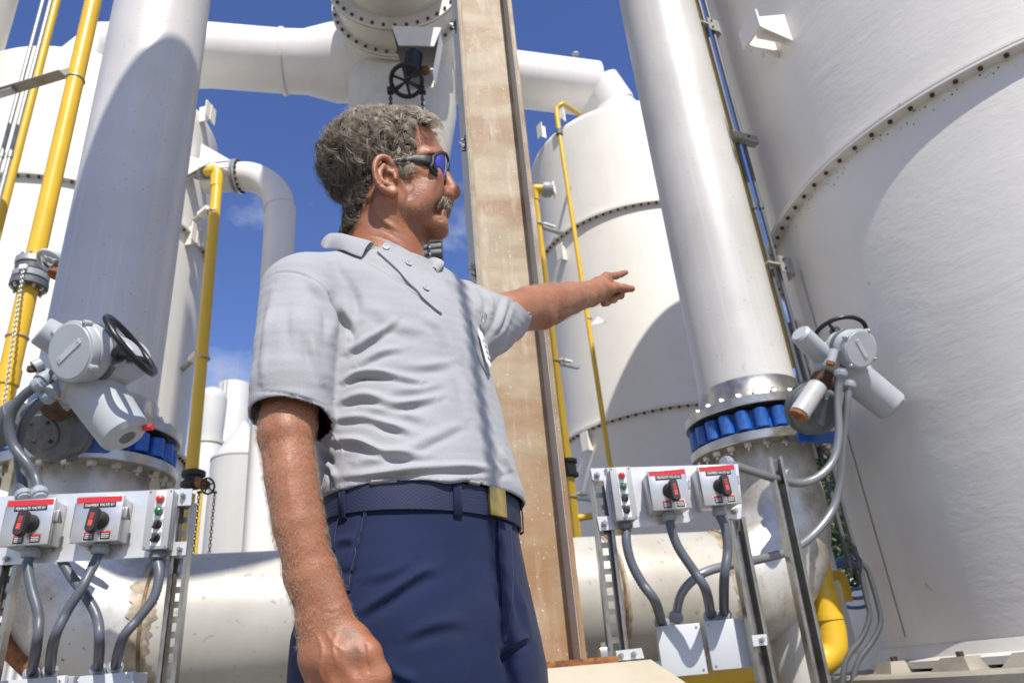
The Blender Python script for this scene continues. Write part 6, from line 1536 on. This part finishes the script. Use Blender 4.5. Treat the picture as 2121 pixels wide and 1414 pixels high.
for a, c_ in zip(tp_, bt_):
    ax0 = hp(800, 540); rad_ = (a - Vector((ax0.x, ax0.y, a.z))).normalized()
    inner = a - UP * .022 - rad_ * .002
    for j in range(m_):
        f = j / (m_ - 1)
        if f < .25: p = inner.lerp(a, f / .25)
        else:
            g_ = (f - .25) / .75; p = a.lerp(c_, g_) + (rad_ * .005 + UP * .002) * math.sin(g_ * PI) + rad_ * .003 * (1 - g_)
        cl.v.append(p)
for i in range(len(tp_) - 1):
    for j in range(m_ - 1): a = i * m_ + j; cl.f.append((a, a + 1, a + m_ + 1, a + m_))
co = cl.build('collar', 'polo_knit', shirt, ang=60); sm = co.modifiers.new('thick', 'SOLIDIFY'); sm.thickness = 0.0018; sm.offset = 0
sb_ = co.modifiers.new('soft', 'SUBSURF'); sb_.levels = 1; sb_.render_levels = 1
# chest pocket with badge and clip
pkt = strip(MB(), SB_, [(971, 652), (978, 700), (990, 745), (1006, 775)], [(985, 652), (1000, 690), (1010, 735), (1013, 775)], .003, 10, m=3); pkt.build('chest_pocket', 'polo_knit', shirt, ang=40)
p0b, nb = onto(SB_, 984, 690, .010); p1b = onto(SB_, 1003, 768, .012)[0]
ud = (p1b - p0b).normalized(); vd_ = ud.cross(nb).normalized()
bd = MB().prism([(0, -.009), (0, .009), (.072, .011), (.078, .006), (.070, -.006)], p0b, ud, vd_, .0015).build('badge_card', 'label_white', man)
for k in range(4): MB().box(p0b + ud * (.02 + .012 * k) + nb * .0022, (.0035, .0045, .0003), ud, vd_, nb).build('print_line', 'box_grey', bd)
for (x, y, x2, y2) in ((967, 655, 978, 683), (985, 655, 991, 688), (996, 656, 988, 684)):
    a = onto(SB_, x, y, .012)[0]; c_ = onto(SB_, x2, y2, .010)[0]; dd = (c_ - a); 
    MB().box((a + c_) / 2, (dd.length / 2, .0035, .0012), dd.normalized(), dd.cross(nb).normalized(), None, .0006).build('badge_clip' if x > 970 else 'pen_clip', 'stainless' if x > 970 else 'brass_', man) if 'brass_' in MAT or x > 970 else None

# ---- trousers
TRS = Sdf()
TRS.stack([(z, x, y, a + .002, c_ + .002, al) for z, x, y, a, c_, al in TR_ROWS], 0.03, z0=0.80)
Fh = Vector((math.sin(R(62)), -math.cos(R(62)), 0)); Rh = Vector((Fh.y, -Fh.x, 0)); hc = Vector((-0.150, 1.07, 0.84))
for s_ in (1, -1):
    h_ = hc + Rh * (.080 * s_) + Fh * (.005 if s_ > 0 else -.005)
    TRS.chain([h_ + UP * .0, h_ + UP * -.10 + Fh * .005, hc + Rh * (.10 * s_) + Fh * .02 - UP * .38, hc + Rh * (.11 * s_) - UP * .76], [.092, .094, .072, .062], 0.02)
TRS.ell(hc + Rh * .05 - Fh * .075 + UP * .03, (.085, .085, .10), None, 0.05)
TV, TF = TRS.mesh((-0.46, 0.78, 0.05), (0.16, 1.34, 1.14), 0.006)
TV, TF = cut(TV, TF, [(Vector((0, 0, 1.100)), UP, lambda V: np.ones(len(V), bool))])
hi = TV[:, 2] > -1
TV, TF = refine(TV, TF); TV = relax(TV, TF, 3, 0.5)
Z3 = lambda *a: [(500 + .3635 * x, 900 + .3635 * y) for x, y in a]
TS = [(Z3((698, 430), (670, 560), (640, 700), (600, 880)), 3.0, .0065, 'dent'), (Z3((704, 430), (676, 560), (646, 700), (606, 880)), 3.0, .0035, 'step'), (Z3((715, 430), (690, 560), (660, 700), (620, 880)), 2.0, .0008, 'ridge'), (Z3((1452, 490), (1462, 700), (1482, 950), (1486, 1180)), 3.0, .0065, 'dent'), (Z3((1520, 560), (1535, 750), (1530, 950), (1490, 1150)), 2.0, .0010, 'dent'),
      (Z3((640, 1030), (800, 930), (1000, 800), (1120, 760)), 12, .0055, 'fold'), (Z3((700, 820), (860, 780), (960, 720)), 12, .003, 'fold'), (Z3((560, 780), (600, 790), (640, 770)), 8, .004, 'dent'), (Z3((520, 620), (600, 600), (660, 610)), 10, .003, 'fold'),
      (Z3((1490, 1200), (1540, 1280), (1560, 1414)), 14, .012, 'dent'), (Z3((1480, 1240), (1560, 1180), (1640, 1140)), 9, .005, 'fold'), (Z3((1540, 800), (1600, 950), (1680, 1200)), 9, .003, 'fold'), (Z3((820, 1300), (900, 1360), (1000, 1414)), 12, .005, 'fold'),
      (Z3((560, 480), (545, 560), (540, 640)), 2.0, .0009, 'dent'), (Z3((900, 1150), (1100, 1080), (1300, 1060)), 14, .003, 'fold')]
TV = strokes(TV, normals(TV, TF), TS)
TV = TV + normals(TV, TF) * (vnoise(TV, 26, 7) * .0022 + vnoise(TV, 70, 8) * .0008)[:, None]
t = NT('navy_twill')
c = t.ramp(t.noise(5, 6, 0.6), 0.3, 0.72, (0.0058, 0.0115, 0.043), (0.0098, 0.0175, 0.058))
c = t.mix(t.math('MULTIPLY', t.ramp(t.noise(3.5, 7, 0.65, t.mapping(loc=(.6, .2, .1))), 0.56, 0.72), 0.35), c, (0.034, 0.034, 0.044))
tw = t.noise(600, 2, 0.5)
c = t.mix(t.math('MULTIPLY', tw, 0.2), c, (0.014, 0.022, 0.055))
t.set(c, 0.85, 0.0, Sheen_Weight=0.05); t.b.inputs['Specular IOR Level'].default_value = 0.25; t.bump(tw, 0.4, 0.0007); t.bump(t.noise(30, 6, 0.65), 0.3, 0.003); MAT['navy_twill'] = t.m
trous = add('trousers', to_mesh('trousers', TV, TF, ME), 'navy_twill', man)
TB_ = BVHTree.FromPolygons([tuple(v) for v in TV], [tuple(f) for f in TF.tolist()])
strip(MB(), TB_, Z3((700, 425), (672, 560), (642, 700), (601, 885)), Z3((722, 425), (694, 560), (664, 700), (622, 892)), .0030, 24, m=2).build('pocket_edge', 'navy_twill', trous, ang=50)
strip(MB(), TB_, Z3((1455, 488), (1466, 700), (1486, 950), (1490, 1185)), Z3((1530, 520), (1545, 760), (1540, 950), (1500, 1180)), .0030, 24, m=4).build('fly_flap', 'navy_twill', trous, ang=50)
mat('thread', (0.03, 0.04, 0.09), 0.7)
for ed_ in (Z3((714, 428), (686, 560), (656, 700), (615, 888)), Z3((1524, 530), (1538, 760), (1534, 950), (1496, 1170)), Z3((563, 480), (548, 560), (540, 660))):
    MB().tube([onto(TB_, q.x, q.y, .0034)[0] for q in spl([(x, y, 0) for x, y in ed_], 8)], .0005, 5).build('seam_stitch', 'thread', trous)
# belt, loops, buckle
t = NT('belt_web'); br_ = t.add('ShaderNodeTexChecker'); br_.inputs['Scale'].default_value = 420; t.link(t.tc.outputs['Object'], br_.inputs['Vector'])
t.set(t.mix(br_.outputs['Fac'], (0.007, 0.012, 0.042), (0.018, 0.027, 0.075)), 0.7); t.bump(br_.outputs['Fac'], 0.8, 0.0012); MAT['belt_web'] = t.m
mat('brass', (0.52, 0.38, 0.13), 0.25, 0.95, var=0.15, vscale=40)
def belt_pt(an, dz, off):
    """an: angle round the waist, 0 = belly, positive towards his right side"""
    cx_, cy_, a_, b2 = -0.1485, 1.07, .1585 + off, .1195 + off
    q = Vector((cx_, cy_, 0)) + Fh * math.cos(an) * b2 + Rh * math.sin(an) * a_; q.z = 1.082 - .006 * math.cos(an) + dz; return q
bm_ = MB(); n = 120
for i in range(n):
    an = 2 * PI * i / n
    for (dz, of) in ((-.019, .0055), (-.0185, .0085), (0, .0092), (.0185, .0085), (.019, .0055)): bm_.v.append(belt_pt(an, dz, of))
for i in range(n):
    i2 = (i + 1) % n
    for j in range(4): bm_.f.append((i * 5 + j, i2 * 5 + j, i2 * 5 + j + 1, i * 5 + j + 1))
belt = bm_.build('belt', 'belt_web', man, ang=30)
for an in (0.52, 1.62, 2.7, -0.6, -1.7):
    lp = MB()
    for k in (-1, 1):
        for (dz, of) in ((-.027, .006), (-.024, .0115), (0, .013), (.024, .0115), (.030, .006)): lp.v.append(belt_pt(an + k * .038, dz, of))
    for j in range(4): lp.f.append((j, j + 1, j + 6, j + 5))
    o = lp.build('belt_loop', 'navy_twill', trous, ang=60); md = o.modifiers.new('t', 'SOLIDIFY'); md.thickness = .002
bu = belt_pt(0.10, 0, .013); nb_ = (belt_pt(0.10, 0, .03) - bu).normalized(); tb_ = nb_.cross(UP)
MB().box(bu, (.0165, .020, .0035), tb_, UP, nb_, .0025).build('buckle', 'brass', belt)
MB().cyl(bu + UP * .0 - tb_ * .017 + UP * -.019, bu - tb_ * .017 + UP * .019, .003, 10).build('buckle_roller', 'brass', belt)
wb = MB()
for i in range(n):
    an = 2 * PI * i / n
    for (dz, of) in ((-.022, .003), (.0165, .0035), (.018, .001)): wb.v.append(belt_pt(an, dz, of))
for i in range(n):
    i2 = (i + 1) % n
    for j in range(2): wb.f.append((i * 3 + j, i2 * 3 + j, i2 * 3 + j + 1, i * 3 + j + 1))
wb.build('waistband', 'navy_twill', trous, ang=60)
for s_ in (1, -1):       # shoes stand on the ground
    f0 = hc + Rh * (.11 * s_); f0.z = 0
    sh = Sdf(); sh.ell(f0 + UP * .045 - Fh * .02, (.055, .055, .045), None, .03); sh.cap(f0 + UP * .035, f0 + UP * .035 + Fh * .17, .04, .036, .03); sh.cap(f0 + UP * .06 - Fh * .02, f0 + UP * .13 - Fh * .02, .045, .05, .02)
    v_, f_ = sh.mesh((f0.x - .3, f0.y - .3, -.01), (f0.x + .3, f0.y + .3, .2), .008); v_[:, 2] = np.maximum(v_[:, 2], 0.0)
    add('shoe', to_mesh('shoe', v_, f_, ME), 'black_paint', man)
# ============================================================ HAIR
def inpoly(x, y, P):
    c = np.zeros(len(x), bool); j = len(P) - 1
    for i in range(len(P)):
        xi, yi = P[i]; xj, yj = P[j]
        c ^= ((yi > y) != (yj > y)) & (x < (xj - xi) * (y - yi) / (yj - yi + 1e-9) + xi); j = i
    return c
ZH = lambda *a: [(640 + .2546 * x, 200 + .2546 * y) for x, y in a]
HAIRP = ZH((1000, 262), (900, 236), (818, 290), (846, 350), (852, 440), (845, 500), (835, 585), (750, 605), (705, 560), (655, 480), (560, 480), (512, 560), (505, 640), (480, 720), (475, 800), (440, 900), (395, 990), (350, 1090), (150, 1010), (20, 800), (0, 300), (300, -60), (900, -60), (1080, 60), (1060, 240))
HNn = A3(HN); H0n = A3(H0)
def region(V, poly):
    l = (V - H0n) @ HNn; Vm = np.where((l < 0)[:, None], V - 2 * l[:, None] * HNn, V)
    x, y, d = proj_np(Vm); return inpoly(x, y, poly) & (V[:, 2] > 1.545) & (np.abs(l) < .1), x, y, l
reg, hx, hy, hl = region(BV, HAIRP)
ear_zone = (np.abs(hl) > .0805) & (hy > 318)
reg &= ~ear_zone
BN2 = normals(relax(BV, BF, 12, 0.6), BF)
# cap underneath: scalp pushed out in lumps
fk = reg[BF].all(1); used = np.unique(BF[fk]); mp_ = -np.ones(len(BV), int); mp_[used] = np.arange(len(used))
edge = np.zeros(len(BV)); edge[reg] = 1.0
for _ in range(8):
    e2 = edge.copy()
    for k in range(4):
        a, c_ = BF[:, k], BF[:, (k + 1) % 4]
        np.minimum.at(e2, a, edge[c_] + .12); np.minimum.at(e2, c_, edge[a] + .12)
    edge = np.minimum(edge, e2)
def lump(V): return vnoise(V, 130, 21) * .5 + vnoise(V, 260, 22) * .5
def hthick(x, y): return np.clip(.007 + .010 * np.clip((345 - y) / 90, 0, 1) + .007 * np.clip((770 - x) / 60, 0, 1) - .006 * np.clip((y - 400) / 50, 0, 1), .004, .018)
CVx = BV[used] + BN2[used] * ((hthick(hx[used], hy[used]) * .70 + .005 * lump(BV[used])) * np.clip((edge[used]), 0, 1))[:, None] - BN2[used] * ((edge[used] < .5) * .002)[:, None]
hair = add('hair', to_mesh('hair', CVx, mp_[BF[fk]], ME), mat('hair_under', (0.026, 0.019, 0.013), 0.7, var=0.6, vscale=90, bump=1.0, bscale=260), man)
def strands(name, C, rad, tone, m, parent, sides=3):
    """C: strands x points x 3 -> thin tapering tubes as one mesh with a tone value"""
    n, k, _ = C.shape; T = np.gradient(C, axis=1); T /= np.linalg.norm(T, axis=2)[..., None] + 1e-12
    ref = np.array([0.3, 0.5, 0.81]); X = np.cross(T, ref); X /= np.linalg.norm(X, axis=2)[..., None] + 1e-9; Y = np.cross(T, X)
    prof = np.interp(np.linspace(0, 1, k), [0, .6, 1], [1, .9, .25])[None, :, None] * (rad[:, None, None] if isinstance(rad, np.ndarray) else rad)
    V = np.stack([C + prof * (X * math.cos(2 * PI * j / sides) + Y * math.sin(2 * PI * j / sides)) for j in range(sides)], 2).reshape(-1, 3)
    b = (np.arange(n)[:, None] * k + np.arange(k - 1)[None]) * sides; F = []
    for j in range(sides):
        j2 = (j + 1) % sides; F.append(np.stack([b + j, b + j2, b + sides + j2, b + sides + j], -1).reshape(-1, 4))
    F = np.concatenate(F); me = bpy.data.meshes.new(name)
    V = V - A3(ME); me.vertices.add(len(V)); me.vertices.foreach_set('co', V.astype(np.float32).ravel())
    me.loops.add(len(F) * 4); me.loops.foreach_set('vertex_index', F.astype(np.int32).ravel()); me.polygons.add(len(F))
    me.polygons.foreach_set('loop_start', np.arange(0, len(F) * 4, 4, dtype=np.int32)); me.polygons.foreach_set('loop_total', np.full(len(F), 4, np.int32))
    me.polygons.foreach_set('use_smooth', [True] * len(F)); me.update()
    at = me.attributes.new('tone', 'FLOAT', 'POINT'); at.data.foreach_set('value', np.repeat(tone, k * sides).astype(np.float32))
    return add(name, me, m, parent)
t = NT('hair_strand'); at_ = t.add('ShaderNodeAttribute'); at_.attribute_name = 'tone'
r_ = t.ramp(at_.outputs['Fac'], 0.0, 1.0, (0.045, 0.030, 0.018), (0.60, 0.51, 0.395)); 
t.set(r_, 0.36); t.b.inputs['Specular IOR Level'].default_value = 0.7; MAT['hair_strand'] = t.m
rs = np.random.RandomState(11)
def curls(nlock, per, idx, length, curlr, thick, seed, spread=.0045):
    rs = np.random.RandomState(seed); rt = rs.choice(idx, nlock); P = BV[rt]; N_ = BN2[rt]; th = hthick(hx[rt], hy[rt])
    down = np.array([0, 0, -1.0]); back = -HNn * 0 + -A3(HH)
    flow = back * .55 + down * .5 + rs.normal(size=(nlock, 3)) * .55; front = (hx[rt] > 850)[:, None]; flow = np.where(front & (hy[rt] < 285)[:, None], A3(HH) * .5 + rs.normal(size=(nlock, 3)) * .6, flow)
    flow -= N_ * (flow * N_).sum(1)[:, None]; flow /= np.linalg.norm(flow, axis=1)[:, None] + 1e-9; side = np.cross(N_, flow)
    K = 12; tt = np.linspace(0, 1, K); L = length * rs.uniform(.7, 1.25, nlock); cr = curlr * rs.uniform(.6, 1.4, nlock); w = rs.uniform(4.0, 8.5, nlock) * rs.choice([-1, 1], nlock); ph = rs.uniform(0, 6.28, nlock)
    out = []; tn = []
    gray_sun = np.clip(.20 + .48 * (hx[rt] - 690) / 180 + .34 * (335 - hy[rt]) / 90, .03, 1)  # greyer to the front; sunlit lightening towards the top put into the tone
    lockt = np.clip(gray_sun * rs.uniform(.55, 1.25, nlock), 0, 1)
    for s_ in range(per):
        o = rs.normal(size=(nlock, 3)) * spread; o -= N_ * (o * N_).sum(1)[:, None]; dph = rs.normal(size=nlock) * .35; dl = rs.uniform(.8, 1.1, nlock); lift = rs.uniform(.65, 1.12, nlock)
        rise = (th * lift)[:, None] * np.clip(np.sin(np.clip(tt * 1.9, 0, PI / 2)), 0, 1)[None] * 1.0
        adv = (L * dl)[:, None] * (tt ** 1.15)[None] * .62
        a = ph[:, None] + dph[:, None] + w[:, None] * tt[None]; am = cr[:, None] * np.clip(tt * 3, 0, 1)[None]
        C = P[:, None] + o[:, None] * (0.6 + .4 * tt[None, :, None]) + N_[:, None] * (rise + am * .7 * np.sin(a) - adv ** 2 * 5.0)[..., None] + flow[:, None] * (adv + am * .8 * np.cos(a))[..., None] + side[:, None] * (am * np.cos(a * .9 + 1))[..., None]
        out.append(C); tn.append(np.clip(lockt + rs.normal(size=nlock) * .13, 0, 1))
    return np.concatenate(out), np.concatenate(tn)
idx = np.nonzero(reg & (edge > .05) & ((hl > -.055) | (hy < 300)))[0]
C1, t1 = curls(900, 20, idx, .042, .0080, 1, 5, .0022)
idx2 = np.nonzero(reg & ((hl > -.055) | (hy < 300)))[0]
C2, t2 = curls(520, 5, idx2, .050, .0100, 1, 6, .007)
C4, t4 = curls(420, 2, idx2, .060, .0130, 1, 9, .004); t4 = np.clip(t4 + .25, 0, 1)
C3 = np.concatenate([C1, C2, C4]); t3_ = np.concatenate([t1, t2, t4])
strands('curls', C3, rs.uniform(.00022, .00042, len(C3)), t3_, 'hair_strand', hair)
# sideburn and moustache
def short(poly, n, L, seed, flow, tone, rad, part, parent, droop=0.0, latmax=1.0):
    r0, x0, y0, l0 = region(BV, poly); ix = np.nonzero(r0 & (np.abs(l0) < latmax))[0]
    if not len(ix): return
    rs = np.random.RandomState(seed); rt = rs.choice(ix, n); P = BV[rt] + rs.normal(size=(n, 3)) * .0007; N_ = BN[rt]; sg = np.sign(l0[rt])[:, None]
    f = np.array(flow(sg)) + rs.normal(size=(n, 3)) * .35; f -= N_ * (f * N_).sum(1)[:, None]; f /= np.linalg.norm(f, axis=1)[:, None]
    K = 5; tt = np.linspace(0, 1, K); Ln = L * rs.uniform(.6, 1.2, n)
    C = P[:, None] + N_[:, None] * (Ln[:, None] * .45 * np.sin(tt * 2.2)[None])[..., None] + f[:, None] * (Ln[:, None] * tt[None])[..., None] + np.array([0, 0, -1.0]) * (Ln[:, None] * droop * tt[None] ** 2)[..., None]
    return strands(part, C, rs.uniform(.8, 1.2, n) * rad, np.clip(tone + rs.normal(size=n) * .2, 0, 1), 'hair_strand', parent)
short(ZH((1048, 825), (1075, 800), (1120, 815), (1160, 850), (1160, 900), (1125, 918), (1090, 890), (1045, 880)), 900, .0075, 4, lambda sg: HNn * sg * .6 + np.array([0, 0, -.9]), .70, .00026, 'moustache', man, .3, .034)
short(ZH((700, 545), (760, 560), (850, 545), (842, 600), (770, 610), (725, 590)), 500, .011, 5, lambda sg: -A3(HH) * .5 + np.array([0, 0, -.7]), .85, .00024, 'sideburns', man, .2)['kind'] = 'stuff'
short([(820, 440), (860, 425), (890, 410), (905, 440), (932, 440), (935, 480), (905, 500), (850, 500), (815, 470)], 3200, .0022, 8, lambda sg: -A3(HH) * .3 + np.array([0, 0, -.9]), .45, .00013, 'stubble', man)
# forearm hair, fine and sun bleached
def limb_hair(pts, rad, n, L, seed, part):
    rs = np.random.RandomState(seed); A_ = np.array([A3(p) for p in pts]); d = np.full(len(BV), 9.0); tpar = np.zeros(len(BV)); ax = np.zeros((len(BV), 3))
    for i in range(len(A_) - 1):
        ab = A_[i + 1] - A_[i]; t_ = np.clip((BV - A_[i]) @ ab / (ab @ ab), 0, 1); e = np.linalg.norm(BV - A_[i] - t_[:, None] * ab, axis=1); c = e < d; d[c] = e[c]; ax[c] = ab / np.linalg.norm(ab)
    vd = BV - CAM; vd /= np.linalg.norm(vd, axis=1)[:, None]; ix = np.nonzero((d < rad) & ((BN * vd).sum(1) < .35))[0]
    rt = rs.choice(ix, n); P = BV[rt]; N_ = BN[rt]; f = ax[rt] * .5 + rs.normal(size=(n, 3)) * .7; f -= N_ * (f * N_).sum(1)[:, None]; f /= np.linalg.norm(f, axis=1)[:, None] + 1e-9
    K = 5; tt = np.linspace(0, 1, K); Ln = L * rs.uniform(.5, 1.2, n); g = np.cross(N_, f) * rs.normal(size=(n, 1)) * .5
    C = P[:, None] + N_[:, None] * (Ln[:, None] * .42 * np.sin(tt * 1.9)[None])[..., None] + f[:, None] * (Ln[:, None] * tt[None])[..., None] + g[:, None] * (Ln[:, None] * tt[None] ** 2)[..., None]
    return strands(part, C, rs.uniform(.00005, .00010, n), rs.uniform(.75, 1.0, n), 'arm_hair', man)
t = NT('arm_hair'); t.set((0.55, 0.40, 0.26), 0.4); MAT['arm_hair'] = t.m
limb_hair(AX + [], .045, 5200, .0075, 31, 'forearm_hair')
limb_hair([EL, WL], .050, 1800, .009, 32, 'forearm_hair')
# chain beside the camera whose shadow falls down the shirt front
c_ = onto(SB_, 992, 800, 0)[0] + SUN_DIR * 1.62
chain('hanging_chain', 'steel chain hanging beside the camera, its shadow running down the shirt', Vector((c_.x, c_.y, 4.4)), Vector((c_.x, c_.y, 1.2)), 0.034, 0.0045, 'galvanised')
